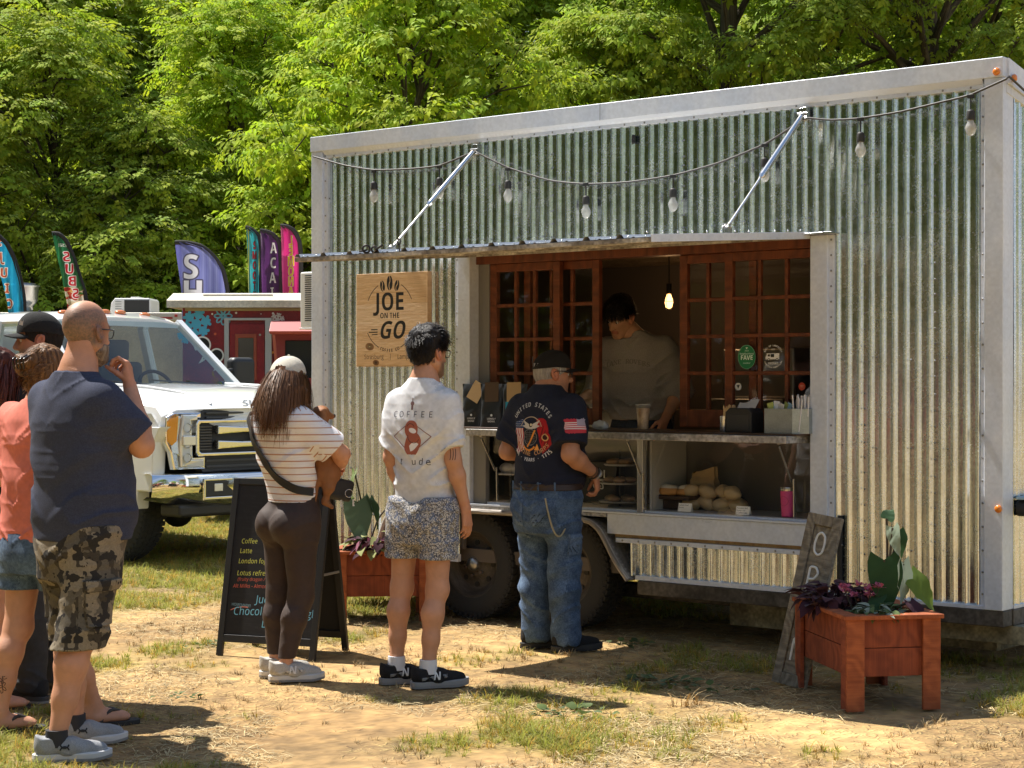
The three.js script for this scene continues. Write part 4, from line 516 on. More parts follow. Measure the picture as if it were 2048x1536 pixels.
{ // wooden shop sign
  const a = onWall(715, 549, 0.03), b = onWall(858, 730, 0.03), w = b.x - a.x, y1 = a.y, y0 = onWall(716, 733, 0.03).y, h = y1 - y0; const o = inTrailer('wooden_sign', 'square light wood shop sign with black lettering on the steel wall', 'sign', (a.x + b.x) / 2, (y0 + y1) / 2, 0.02);
  const t = canvasTex(1024, Math.round(1024 * h / w), (c, W, H) => {
    reseed(5); c.fillStyle = '#e6c79c'; c.fillRect(0, 0, W, H); [[0, 0.33, '#dfba8a'], [0.33, 0.62, '#e9cba4'], [0.62, 0.84, '#e2bf93'], [0.84, 1, '#dcb687']].forEach(([p, q, f]) => { c.fillStyle = f; c.fillRect(0, p * H, W, (q - p) * H); c.fillStyle = 'rgba(120,80,40,0.5)'; c.fillRect(0, q * H - 2, W, 2); });
    for (let k = 0; k < 420; k++) { const y = rnd() * H, a0 = rr(2, 14), ph = rnd() * 6; c.strokeStyle = `rgba(${150 + 30 * rnd() | 0},${105 + 20 * rnd() | 0},60,${rr(0.05, 0.28)})`; c.lineWidth = rr(1, 3.4); c.beginPath(); for (let x = 0; x <= W; x += 24) c.lineTo(x, y + a0 * Math.sin(x / 210 + ph) + a0 * 0.5 * Math.sin(x / 90 + ph)); c.stroke(); }
    for (const [kx, ky, r] of [[0.19, 0.79, 60], [0.28, 0.965, 44]]) for (let q = 0; q < 9; q++) { c.strokeStyle = `rgba(${110 - q * 5},60,24,0.65)`; c.lineWidth = 6; c.beginPath(); c.ellipse(kx * W, ky * H, r * (1 - q * 0.1), r * 0.62 * (1 - q * 0.1), 0.1, 0, 7); c.stroke(); } c.fillStyle = '#4a2a14'; c.beginPath(); c.ellipse(0.28 * W, 0.965 * H, 20, 12, 0.1, 0, 7); c.fill();
    const cx = W * 0.475, K = '#17130f'; c.fillStyle = c.strokeStyle = K; c.lineWidth = 8; c.beginPath(); c.arc(cx, H * 0.44, W * 0.34, -Math.PI * 0.86, -Math.PI * 0.66); c.stroke(); c.beginPath(); c.arc(cx, H * 0.44, W * 0.34, -Math.PI * 0.34, -Math.PI * 0.14); c.stroke(); c.beginPath(); c.arc(cx, H * 0.46, W * 0.36, Math.PI * 0.16, Math.PI * 0.36); c.stroke(); c.beginPath(); c.arc(cx, H * 0.46, W * 0.36, Math.PI * 0.64, Math.PI * 0.84); c.stroke();
    for (const [dx, dy, rx, ry, ro] of [[-104, 30, 34, 60, -0.22], [0, 0, 42, 78, 0], [104, 30, 34, 60, 0.22]]) { c.save(); c.translate(cx + dx, H * 0.105 + dy); c.rotate(ro); c.fillStyle = K; c.beginPath(); c.ellipse(0, 0, rx, ry, 0, 0, 7); c.fill(); c.strokeStyle = '#d8b384'; c.lineWidth = 9; c.beginPath(); c.moveTo(-4, -ry); c.quadraticCurveTo(16, -ry * 0.3, -4, 0); c.quadraticCurveTo(-18, ry * 0.5, 6, ry); c.stroke(); c.restore(); }
    c.fillStyle = K; c.textAlign = 'center'; c.textBaseline = 'alphabetic'; c.font = 'bold 262px sans-serif'; c.fillText('JOE', cx, H * 0.40); c.font = 'bold 78px sans-serif'; c.fillText('ON THE', cx, H * 0.485); c.font = '40px sans-serif'; c.fillText('· · ·', cx - 200, H * 0.47); c.fillText('· · ·', cx + 200, H * 0.47); c.save(); c.translate(cx + 26, H * 0.705); c.transform(1, 0, -0.24, 1, 0, 0); c.font = 'bold 258px sans-serif'; c.fillText('GO', 0, 0); c.restore(); for (const [y, l] of [[0.60, 96], [0.628, 130], [0.655, 84]]) c.fillRect(cx - 176 - l, H * y, l, 11);
    c.font = 'bold 46px sans-serif'; [...'COFFEE CO'].forEach((ch, i) => { const a = Math.PI * (0.61 - i * 0.0275); c.save(); c.translate(cx + Math.cos(a) * W * 0.36, H * 0.46 + Math.sin(a) * W * 0.36); c.rotate(a - Math.PI / 2); c.fillText(ch, 0, 14); c.restore(); }); c.font = '66px sans-serif'; c.fillStyle = '#3a2a1c'; c.fillText('Strasburg', W * 0.25, H * 0.925); c.fillText('|', W * 0.485, H * 0.92); c.fillText('Lampeter', W * 0.72, H * 0.925);
  });
  const wood = M(0xffffff, 0.6, 0, { map: woodTex([190, 146, 98], [222, 184, 138], 9, 6) }); mesh('board', box(-w / 2, w / 2, -h / 2, h / 2, -0.018, 0.02, 0.003), wood, o); const g = new THREE.PlaneGeometry(w - 0.006, h - 0.006); g.translate(0, 0, 0.0215); mesh('sign_face', g, M(0xffffff, 0.6, 0, { map: t, bumpMap: rep(grainT, 2, 6), bumpScale: 0.001 }), o);
}
{ // chalkboard menu on an easel frame
  const p = ground(566, 1306), turn = -0.36; const o = thing('menu_board', 'black chalkboard sandwich board with handwritten drinks menu behind the woman', 'menu board', [p.x, 0, p.z], turn); const W = 0.60, H = 0.98, tilt = 0.21, fm = M([0.018, 0.018, 0.018], 0.55);
  const t = canvasTex(768, 1152, (c, w, h) => {
    c.fillStyle = '#1d1d1f'; c.fillRect(0, 0, w, h); reseed(9); for (let k = 0; k < 900; k++) { c.fillStyle = `rgba(200,200,200,${rr(0.004, 0.03)})`; c.fillRect(rnd() * w, rnd() * h, rr(10, 140), rr(2, 22)); }
    const T = (s, x, y, f, col, sk = -0.06) => { c.save(); c.translate(x, y); c.transform(1, sk * 0.4, sk, 1, 0, 0); c.font = f; c.fillStyle = col; c.strokeStyle = col; c.lineWidth = 2; c.fillText(s, 0, 0); c.restore(); };
    T('Strasburg', 300, 395, 'bold 40px sans-serif', '#eee'); const Y = '#d8dc62'; T('Coffee', 70, 455, '50px sans-serif', Y); T('Iced Coffee', 310, 455, '46px sans-serif', Y); T('Latte', 64, 530, '50px sans-serif', Y); T('espresso', 310, 530, '46px sans-serif', Y); T('London fog', 60, 608, '50px sans-serif', Y); T('Chai', 470, 608, '46px sans-serif', Y); T('Lotus refreshers', 58, 700, '52px sans-serif', Y); const R = '#e0674f'; T('(fruity dragon / ocean breeze)', 70, 742, '36px sans-serif', R); T('Alt Milks - Almond/Oat', 36, 795, '40px sans-serif', R); T('or Whip', 610, 795, '38px sans-serif', R);
    const B = '#7cc4e0'; T('Judge', 250, 905, '84px sans-serif', B); T('HOMEMADE!', 40, 930, '30px sans-serif', '#8ab4c4', 0.1); c.strokeStyle = '#e08a7a'; c.lineWidth = 7; c.beginPath(); c.moveTo(36, 965); c.quadraticCurveTo(110, 928, 190, 940); c.stroke(); T('Chocolate', 60, 1000, '84px sans-serif', B); T('Dough', 560, 1000, '80px sans-serif', B); T('Latte', 320, 1085, '76px sans-serif', B);
  });
  const face = (s) => { const g = new THREE.Group(); g.name = s > 0 ? 'front_board' : 'back_board'; o.add(g); g.position.set(0, 0, s * 0.205); g.rotation.x = -s * tilt; const b = (x0, x1, y0, y1) => box(x0, x1, y0, y1, -0.012, 0.012, 0.002);
    mesh('frame_stile', b(-W / 2, -W / 2 + 0.035, 0.0, H), fm, g); mesh('frame_stile', b(W / 2 - 0.035, W / 2, 0.0, H), fm, g); mesh('frame_rail', b(-W / 2 + 0.035, W / 2 - 0.035, H - 0.035, H), fm, g); mesh('frame_rail', b(-W / 2 + 0.035, W / 2 - 0.035, 0.075, 0.115), fm, g);
    const q = new THREE.PlaneGeometry(W - 0.07, H - 0.15); q.translate(0, (H - 0.035 + 0.115) / 2, s * 0.004); if (s < 0) q.rotateY(0); mesh('slate', q, s > 0 ? M(0xffffff, 0.75, 0, { map: t }) : M([0.012, 0.012, 0.012], 0.8, 0, { side: THREE.DoubleSide }), g); };
  face(1); face(-1); mesh('spreader', bar([W / 2 - 0.005, 0.45, 0.10], [W / 2 - 0.005, 0.45, -0.10], 0.004, 0.014), M([0.3, 0.3, 0.3], 0.5, 0.7), o);
}
// ---------------------------------------------------------------- cedar planters
const cedarT = woodTex([112, 50, 27], [158, 80, 46], 17, 7), cedarM = M(0xffffff, 0.8, 0, { map: cedarT, bumpMap: rep(grainT, 3), bumpScale: 0.002 }), cedarL = M(0xffffff, 0.8, 0, { map: woodTex([132, 66, 34], [180, 100, 56], 27, 5), bumpMap: rep(grainT, 3), bumpScale: 0.003 }), soilM = M([0.05, 0.035, 0.025], 0.95, 0, { bumpMap: rep(speckT, 3), bumpScale: 0.02 });
function planter(label, pos, turn, w, d, hl) {        // origin at the front corner's foot, w along x, d back along -z
  const o = thing('wooden_planter', label, 'planter', pos, turn, 'cedar planter boxes'), y0 = 0.155, ym = 0.285, y1 = hl - 0.02, T = 0.022;
  const side = (x0, x1, z, ny) => { mesh('plank', boxUV(box(x0, x1, y0, ym - 0.0015, z - T / 2, z + T / 2, 0.002), 1.6, true), cedarM, o); mesh('plank', move(boxUV(box(x0, x1, ym + 0.0015, y1, z - T / 2, z + T / 2, 0.002), 1.6, true), 0, 0, 0), cedarM, o); };
  side(0.04, w - 0.04, -0.035); side(0.04, w - 0.04, -d + 0.035);
  for (const x of [0.035, w - 0.035]) for (const [a, b] of [[y0, ym - 0.0015], [ym + 0.0015, y1]]) { const g = boxUV(box(x - T / 2, x + T / 2, a, b, -d + 0.04, -0.04, 0.002), 1.6, true); mesh('plank', g, cedarM, o); }
  for (const [x, z, sx, sz] of [[0, 0, 1, 1], [w, 0, -1, 1], [0, -d, 1, -1], [w, -d, -1, -1]]) { const A = [x, x + sx * 0.085].sort((p, q) => p - q), B = [z, z - sz * 0.02].sort((p, q) => p - q), C = [x, x + sx * 0.02].sort((p, q) => p - q), E = [z - sz * 0.0205, z - sz * 0.085].sort((p, q) => p - q); mesh('leg', boxUV(box(A[0], A[1], 0, y1, B[0], B[1], 0.003), 1.6), cedarL, o); mesh('leg', boxUV(box(C[0], C[1], 0, y1 - 0.0, E[0], E[1], 0.003), 1.6), cedarM, o); }
  for (const g of [box(-0.012, w + 0.012, y1, y1 + 0.02, -0.065, 0.012, 0.003), box(-0.012, w + 0.012, y1, y1 + 0.02, -d - 0.012, -d + 0.065, 0.003)]) mesh('rim_board', boxUV(g, 1.6, true), cedarL, o); for (const x of [0, w]) mesh('rim_board', boxUV(box(x ? w - 0.065 : -0.012, x ? w + 0.012 : 0.065, y1 + 0.0005, y1 + 0.0195, -d + 0.065, -0.065, 0.003), 1.6), cedarL, o);
  mesh('soil', box(0.05, w - 0.05, y1 - 0.06, y1 - 0.025, -d + 0.05, -0.05, 0.01), soilM, o); return o;
}
const PL = { x: 1.520, z: -8.39, t: 0.17, w: 0.45, d: 0.74, h: 0.438 };
planter('red cedar planter box standing before the steel wall by the OPEN board', [PL.x, 0, PL.z], PL.t, PL.w, PL.d, PL.h);
const inPlanter = (u, v) => V(PL.x, 0, PL.z).add(V(u * PL.w, 0, -v * PL.d).applyAxisAngle(V(0, 1, 0), PL.t)).setY(PL.h - 0.04);
const p2 = ground(706, 1243); planter('red cedar planter box half hidden behind the man in the white shirt', [p2.x - 0.12, 0, p2.z + 0.05], 0.10, 0.62, 0.45, 0.44);
// plants
const heartGeo = (L, curl = 0.2) => { const p = [], idx = [], S = 9; for (let s = 0; s <= S; s++) { const t = s / S, w = L * 0.31 * Math.pow(Math.sin(Math.PI * Math.pow(clamp(t * 0.93 + 0.07), 0.55)), 0.8) * (1 - 0.25 * t) + 0.001; for (const k of [-1, -0.5, 0, 0.5, 1]) { const back = t < 0.25 ? -0.16 * Math.abs(k) * (1 - t * 4) : 0; p.push(k * w, -curl * L * t * t + 0.10 * Math.abs(k) * w + 0.022 * L * Math.sin(t * 20 - Math.abs(k) * 4) + 0.05 * L * k * Math.sin(t * 5), (t + back) * L); } if (s) for (let k = 0; k < 4; k++) { const a = s * 5 + k; idx.push(a - 5, a, a - 4, a - 4, a, a + 1); } } const g = new THREE.BufferGeometry(); g.setAttribute('position', new THREE.Float32BufferAttribute(p, 3)); g.setIndex(idx); g.computeVertexNormals(); return g; };
const earM = leafy([0.035, 0.085, 0.03], 0.9, 0.3), earLite = leafy([0.17, 0.26, 0.04], 0.9, 0.45), paleM = leafy([0.32, 0.40, 0.30], 0.9, 0.25), purpleM = leafy([0.055, 0.018, 0.028], 0.9, 0.25), stemM = M([0.06, 0.045, 0.03], 0.7);
function earPlant(label, base, leaves) { const o = thing('elephant_ear_plant', label, 'plant', base.toArray()); for (const [dx, dy, dz, L, yaw, pitch, roll, m] of leaves) { mesh('stem', tube([[0, 0, 0], [dx * 0.35, dy * 0.6, dz * 0.35], [dx, dy, dz]], 0.006, 12, 6), stemM, o); const g = heartGeo(L); rot(g, 0, 0, roll); rot(g, pitch, 0, 0); rot(g, 0, yaw, 0); mesh('leaf', move(g, dx, dy, dz), m, o); } return o; }
earPlant('upright elephant ear plant in the planter beside the OPEN board', inPlanter(0.62, 0.30), [[-0.02, 0.27, 0.02, 0.27, 0.2, 1.35, 0.2, earM], [0.075, 0.25, 0.0, 0.23, 0.5, 1.45, -0.5, paleM], [0.12, 0.19, -0.05, 0.22, 1.1, 0.85, 0.4, earLite], [0.0, 0.46, -0.02, 0.11, 2.6, -0.5, 0.5, earM], [0.02, 0.42, 0.02, 0.13, 0.2, 1.2, 0.9, paleM], [0.05, 0.40, 0.0, 0.13, 0.7, 1.3, 0.3, earM], [-0.05, 0.1, 0.05, 0.14, -0.6, 0.6, 0.0, earM], [0.09, 0.08, 0.08, 0.15, 0.8, 0.7, 0.0, purpleM]]);
function leafBush(name, label, category, base, n, R, H, L, w, mats, sd) { const o = thing(name, label, category, base.toArray()); reseed(sd); const by = mats.map(() => []); for (let k = 0; k < n; k++) { const a = rnd() * 6.283, r = R * Math.sqrt(rnd()), h = H * rr(0.25, 1) * (1 - 0.4 * r / R), m = k % mats.length; const g = leafGeo(L * rr(0.7, 1.2), w, 0.2, 4, 0.5); rot(g, rr(-0.7, 0.4), 0, rr(-0.5, 0.5)); rot(g, 0, -a + 1.57 + rr(-0.5, 0.5), 0); by[m].push(move(g, Math.cos(a) * r, h, Math.sin(a) * r)); if (k % 3 === 0) by[m].push(rod([Math.cos(a) * r * 0.3, 0, Math.sin(a) * r * 0.3], [Math.cos(a) * r, h, Math.sin(a) * r], 0.003, 0.002, 4)); } by.forEach((l, i) => stuff(mesh('leaves', merge(l), mats[i], o))); return o; }
leafBush('purple_foliage_plant', 'dark purple leafed plant trailing in the planter beside the OPEN board', 'plant', inPlanter(0.22, 0.62), 120, 0.15, 0.17, 0.085, 0.30, [purpleM, leafy([0.085, 0.028, 0.035], 0.9, 0.25)], 31);
leafBush('silver_leaf_plant', 'small silvery green bedding plant under the pink flowers', 'plant', inPlanter(0.42, 0.17), 130, 0.10, 0.09, 0.05, 0.24, [leafy([0.14, 0.20, 0.07], 0.9, 0.3), leafy([0.30, 0.34, 0.26], 0.9, 0.2), leafy([0.09, 0.13, 0.045], 0.9, 0.3)], 33);
{ const b = inPlanter(0.40, 0.34); const o = thing('pink_flowers', 'clusters of small pink flowers in the planter beside the OPEN board', 'flowers', b.toArray()); reseed(35); const pk = leafy([0.62, 0.16, 0.26], 0.9, 0.3); for (let k = 0; k < 7; k++) { const x = rr(-0.10, 0.10), z = rr(-0.07, 0.07), h = rr(0.09, 0.15), l = []; for (let j = 0; j < 22; j++) { const g = leafGeo(0.022, 0.4, 0.2, 2, 0.1); rot(g, -rr(0.1, 1.1), 0, 0); rot(g, 0, rnd() * 6.3, 0); l.push(move(g, x + rr(-0.02, 0.02), h + rr(-0.006, 0.010), z + rr(-0.02, 0.02))); } stuff(mesh('flower_head', merge(l), pk, o)); mesh('flower_stem', rod([x * 0.5, 0, z * 0.5], [x, h, z], 0.003, 0.002, 4), stemM, o); } }
{ const b = V(p2.x + 0.07, 0.40, p2.z - 0.12); earPlant('broad elephant ear plant in the planter behind the menu board', b, [[-0.05, 0.34, 0.05, 0.30, 0.3, 1.1, 0.1, leafy([0.13, 0.2, 0.12], 0.9, 0.3)], [-0.07, 0.52, 0.0, 0.24, -0.7, 1.25, 0.5, earLite], [0.03, 0.36, 0.03, 0.2, 0.9, 1.0, -0.4, earM], [0.24, 0.40, -0.02, 0.22, 1.5, 0.5, 1.3, M([0.12, 0.07, 0.04], 0.8, 0, { side: THREE.DoubleSide })]]);
  leafBush('coleus_plant', 'purple and cream coleus in the planter behind the menu board', 'plant', V(p2.x + 0.14, 0.40, p2.z - 0.04), 90, 0.16, 0.18, 0.09, 0.34, [purpleM, leafy([0.30, 0.32, 0.12], 0.9, 0.3), leafy([0.26, 0.08, 0.13], 0.9, 0.3)], 37); }
{ // the leaning OPEN board, an old cupboard door
  const foot = ground(1578, 1372), o = thing('open_board', 'weathered grey wooden door panel painted OPEN leaning on the trailer', 'sign', [foot.x, 0, foot.z], -TH - 0.02); o.rotation.order = 'YXZ'; o.rotation.x = -0.20; o.rotation.z = -0.13; const w = 0.155, h = 0.86, gm = M(0xffffff, 0.9, 0, { map: woodTex([98, 90, 78], [160, 150, 132], 41, 8), bumpMap: rep(grainT, 5), bumpScale: 0.006 });
  const B = (x0, x1, y0, y1, z0, z1) => boxUV(box(x0, x1, y0, y1, z0, z1, 0.004), 2); mesh('door_stile', B(-w / 2 - 0.02, -w / 2 + 0.028, 0, h, -0.012, 0.014), gm, o); mesh('door_stile', B(w / 2 - 0.028, w / 2 + 0.02, 0, h, -0.012, 0.014), gm, o); mesh('door_rail', boxUV(B(-w / 2 + 0.028, w / 2 - 0.028, h - 0.055, h, -0.012, 0.013), 2, true), gm, o); mesh('door_rail', boxUV(B(-w / 2 + 0.028, w / 2 - 0.028, 0, 0.06, -0.012, 0.013), 2, true), gm, o); mesh('door_panel', B(-w / 2 + 0.028, w / 2 - 0.028, 0.06, h - 0.055, -0.008, 0.002), gm, o);
  const white = M([0.78, 0.78, 0.76], 0.7); const letter = (pts, y, closed) => mesh('painted_letter', [tube(pts.map(([a, b]) => V(a * 0.030, y + b * 0.056, 0.003)), 0.0065, 40, 5, closed)], white, o).scale.set(1, 1, 1);
  letter([[0, 1], [0.7, 0.7], [0.9, 0], [0.7, -0.75], [0, -1], [-0.75, -0.7], [-0.95, 0], [-0.7, 0.75]], 0.715, true); letter([[-0.8, -1], [-0.8, 0], [-0.75, 0.95], [0.3, 1], [0.85, 0.55], [0.3, 0], [-0.7, -0.1]], 0.54); letter([[0.9, 1], [-0.8, 1], [-0.8, 0], [0.5, 0], [-0.8, 0], [-0.8, -1], [0.9, -1]], 0.36); letter([[-0.8, -1], [-0.8, 1], [0.8, -1], [0.8, 1]], 0.18);
}
// ---------------------------------------------------------------- on the counter
{
  const CY = 1.2165, put = (px, z) => { let y = 860, q; for (let k = 0; k < 3; k++) { q = onWall(px, y, z); } return q.x; };
  const foil = M([0.022, 0.024, 0.028], 0.35), kraft = M([0.50, 0.34, 0.17], 0.8);
  const bagPrint = canvasTex(256, 256, (c) => { c.clearRect(0, 0, 256, 256); c.fillStyle = '#d8d8d8'; c.beginPath(); c.arc(128, 60, 24, 0, 7); c.fill(); c.textAlign = 'center'; c.font = 'bold 52px sans-serif'; c.fillText('LONELY', 128, 150); c.fillText('MONK', 128, 206); });
  [[948, 0.03, -0.12, 1, 'black coffee bag with a folded paper tag, first from the window post'], [986, 0.05, 0.05, 2, 'black coffee bag with a dark brown paper tag'], [1030, 0.03, 0.1, 3, 'black coffee bag with a bright kraft tag and a blue label']].forEach(([px, z, turn, kind, label]) => {
    const o = inTrailer('coffee_bag', label, 'coffee bag', put(px, z), 1.2065, z, turn + 0.3, 'coffee bags on the counter'); const rows = 10, pos = [], idx = []; const W = 0.082, H = 0.275; for (let j = 0; j <= rows; j++) { const t = j / rows, d = 0.042 * Math.pow(1 - t, 0.55) + 0.0015, w = W * (1 - 0.10 * Math.sin(t * 3.1)); for (let k = 0; k < 16; k++) { const a = k / 16 * 6.283; const ca = Math.cos(a), sa = Math.sin(a); pos.push(w * Math.sign(ca) * Math.pow(Math.abs(ca), 0.55), H * t, d * Math.sign(sa) * Math.pow(Math.abs(sa), 0.7) + 0.003 * Math.sin(k * 2.1 + j * 1.7)); if (j) { const p = j * 16 + k, q = j * 16 + (k + 1) % 16; idx.push(p - 16, p, q - 16, q - 16, p, q); } } }
    const g = new THREE.BufferGeometry(); g.setAttribute('position', new THREE.Float32BufferAttribute(pos, 3)); g.setIndex(idx); g.computeVertexNormals(); const bm = foil.clone(); bm.side = THREE.DoubleSide; mesh('pouch', g, bm, o);
    const pr = new THREE.PlaneGeometry(0.075, 0.075); rot(pr, -0.06, 0, 0); mesh('bag_print', move(pr, 0.005, 0.062, 0.045), M(0xffffff, 0.5, 0, { map: bagPrint, alphaTest: 0.5 }), o); const tagM = kind === 2 ? M([0.10, 0.065, 0.04], 0.8) : kraft; const tg = box(-0.045, 0.045, -0.06, 0.06, -0.001, 0.001, 0); rot(tg, -0.12, 0, kind === 1 ? -0.5 : 0.03); mesh('paper_tag', move(tg, kind === 1 ? 0.03 : 0, 0.225, 0.024), tagM, o); if (kind === 3) { const b = box(-0.03, 0.03, -0.03, 0.03, -0.0008, 0.0008, 0); rot(b, -0.1, 0, 0); mesh('blue_label', move(b, -0.02, 0.135, 0.037), M([0.02, 0.30, 0.48], 0.6), o); }
  });
  { const o = inTrailer('iced_coffee_cup', 'tall clear cup of iced coffee on the counter before the barista', 'cup', put(1286, 0.0), CY, 0.0); mesh('coffee', lathe([[0, 0.004], [0.030, 0.004], [0.041, 0.125], [0, 0.125]], 24), M(0xffffff, 0.45, 0, { map: tone([150, 118, 86], [196, 170, 138], 5, 15, 0.2) }), o); mesh('cup_wall', lathe([[0.031, 0.001], [0.0445, 0.145]], 28), P(0xffffff, 0.05, 0, { transmission: 1, thickness: 0, ior: 1.4, side: THREE.DoubleSide }), o); mesh('cup_rim', move(rot(new THREE.TorusGeometry(0.045, 0.0022, 6, 32), Math.PI / 2, 0, 0), 0, 0.146, 0), P([0.8, 0.8, 0.8], 0.2, 0, { transmission: 0.5 }), o); }
  { const o = inTrailer('quartz_crystal', 'lump of clear white crystal lying on the counter', 'crystal', put(1202, 0.03), CY, 0.03); reseed(71); const g = new THREE.IcosahedronGeometry(0.05, 2), p = g.attributes.position; for (let i = 0; i < p.count; i++) { const v = V().fromBufferAttribute(p, i), k = 0.7 + 0.6 * noise(v.x * 40 + 5, v.y * 40, v.z * 40); p.setXYZ(i, v.x * k * 1.1, Math.max(v.y * k * 0.7, -0.018), v.z * k * 0.7); } g.computeVertexNormals(); mesh('crystal', move(g, 0, 0.018, 0), P([0.55, 0.56, 0.56], 0.25, 0, { clearcoat: 0.5 }), o); }
  { const o = inTrailer('stir_stick_cup', 'steel cup full of wooden stir sticks on the counter', 'stir sticks', put(1448, 0.06), CY, 0.06); mesh('cup', lathe([[0, 0.001], [0.022, 0.001], [0.024, 0.09], [0.0225, 0.09], [0.021, 0.006]], 20), M([0.6, 0.6, 0.6], 0.25, 1), o); reseed(73); for (let k = 0; k < 26; k++) { const a = rnd() * 6.28, r = rr(0, 0.014), s = rr(0.01, 0.07) * (k % 5 ? 1 : 1.4), f = rr(-0.3, 1); mesh('stick', bar([Math.cos(a) * r, 0.02, Math.sin(a) * r], [Math.cos(a) * r + s * (0.5 + f * 0.5), rr(0.125, 0.155), Math.sin(a) * (r + 0.02)], 0.006, 0.0016, V(0, 0, 1), 0.0005), M([0.58, 0.41, 0.22], 0.8), o); } }
  { const o = inTrailer('napkin_dispenser', 'black napkin dispenser with a napkin sticking out on the counter', 'napkin dispenser', put(1487, 0.03), CY, 0.02); const g = prism([[-0.085, 0], [0.085, 0], [0.085, 0.112], [0.06, 0.135], [-0.06, 0.135], [-0.085, 0.112]], 0.13, 0.006); mesh('case', g, M([0.025, 0.024, 0.023], 0.5), o); mesh('grip_panel', box(-0.07, 0.07, 0.015, 0.1, 0.064, 0.068, 0.002), M([0.04, 0.038, 0.036], 0.6), o); const n = new THREE.PlaneGeometry(0.13, 0.07, 8, 4), p = n.attributes.position; for (let i = 0; i < p.count; i++) p.setZ(i, 0.012 * Math.sin(p.getX(i) * 38) + 0.02 * p.getY(i) * 8); rot(n, -1.0, 0, 0.05); mesh('napkin', move(n, 0.02, 0.15, 0.0), M([0.62, 0.58, 0.53], 0.9, 0, { side: THREE.DoubleSide }), o); }
  { const o = inTrailer('galvanised_caddy', 'galvanised steel caddy of wrapped straws at the end of the counter', 'caddy', put(1578, 0.05), CY, 0.03); const w = 0.125, h = 0.135, d = 0.07, pl = [[-w, 0], [w * 0.55, 0], [w, 0]]; const out = [[-w, d], [w * 0.4, d], [w, d * 0.3], [w, -d], [-w, -d]]; const s = new THREE.Shape(out.map((p) => new THREE.Vector2(...p))); s.holes.push(new THREE.Path(out.map((p) => new THREE.Vector2(p[0] * 0.97, p[1] * 0.95)))); const g = new THREE.ExtrudeGeometry(s, { depth: h, bevelEnabled: false }); g.rotateX(-Math.PI / 2); g.scale(1, 1, -1); const ix = g.attributes.position; for (let i = 0; i < ix.count; i += 3) { const t = [ix.getX(i), ix.getY(i), ix.getZ(i)]; ix.setXYZ(i, ix.getX(i + 1), ix.getY(i + 1), ix.getZ(i + 1)); ix.setXYZ(i + 1, ...t); } g.computeVertexNormals(); mesh('bin', boxUV(g, 2), M([0.52, 0.54, 0.54], 0.45, 0.85, { map: rep(spangle.col, 3) }), o); reseed(75); for (let k = 0; k < 26; k++) { const x = rr(0.02, 0.115), z = rr(-0.05, 0.05); mesh('straw', rod([x, 0.01, z], [x + rr(-0.01, 0.02), rr(0.185, 0.215), z + rr(-0.01, 0.01)], 0.0042, 0.0042, 6), M([0.74, 0.72, 0.72], 0.75), o); } for (let k = 0; k < 9; k++) { const x = rr(-0.11, 0.0), g2 = box(-0.018, 0.018, -0.03, 0.03, -0.002, 0.002, 0.001); rot(g2, rr(-0.3, 0.3), rr(-0.5, 0.5), rr(-0.6, 0.6)); mesh('sweetener_packet', move(g2, x, rr(0.13, 0.15), rr(-0.04, 0.04)), [M([0.35, 0.55, 0.68], 0.7), M([0.45, 0.48, 0.12], 0.7), M([0.7, 0.68, 0.64], 0.7)][k % 3], o); } }
  // in the case
  const SY = WY0 + 0.0145, caseX = (px, z = -0.15) => onWall(px, 1010, z).x;
  { const o = inTrailer('pink_tumbler', 'pink insulated tumbler with a round emblem behind the case glass', 'tumbler', caseX(1575, -0.09), SY, -0.09); mesh('cup', lathe([[0, 0.001], [0.031, 0.001], [0.033, 0.01], [0.040, 0.145], [0, 0.145]], 28), M([0.72, 0.07, 0.24], 0.4), o); mesh('steel_rim', lathe([[0.0395, 0.145], [0.041, 0.146], [0.0415, 0.166], [0.036, 0.168], [0, 0.165]], 28), M([0.5, 0.46, 0.42], 0.25, 1), o); const t = new THREE.TorusGeometry(0.026, 0.0012, 5, 30); const p = t.attributes.position; for (let i = 0; i < p.count; i++) p.setZ(i, p.getZ(i) + Math.sqrt(Math.max(0, 0.0377 ** 2 - p.getX(i) ** 2))); mesh('emblem', move(rot(t, 0, -0.1, 0), 0, 0.09, 0.0), M([0.45, 0.03, 0.13], 0.5), o); }
  const pastry = (name, label, px, z, y, n, mk) => { const o = inTrailer(name, label, 'pastries', caseX(px, z), y, z); mk(o); return o; };
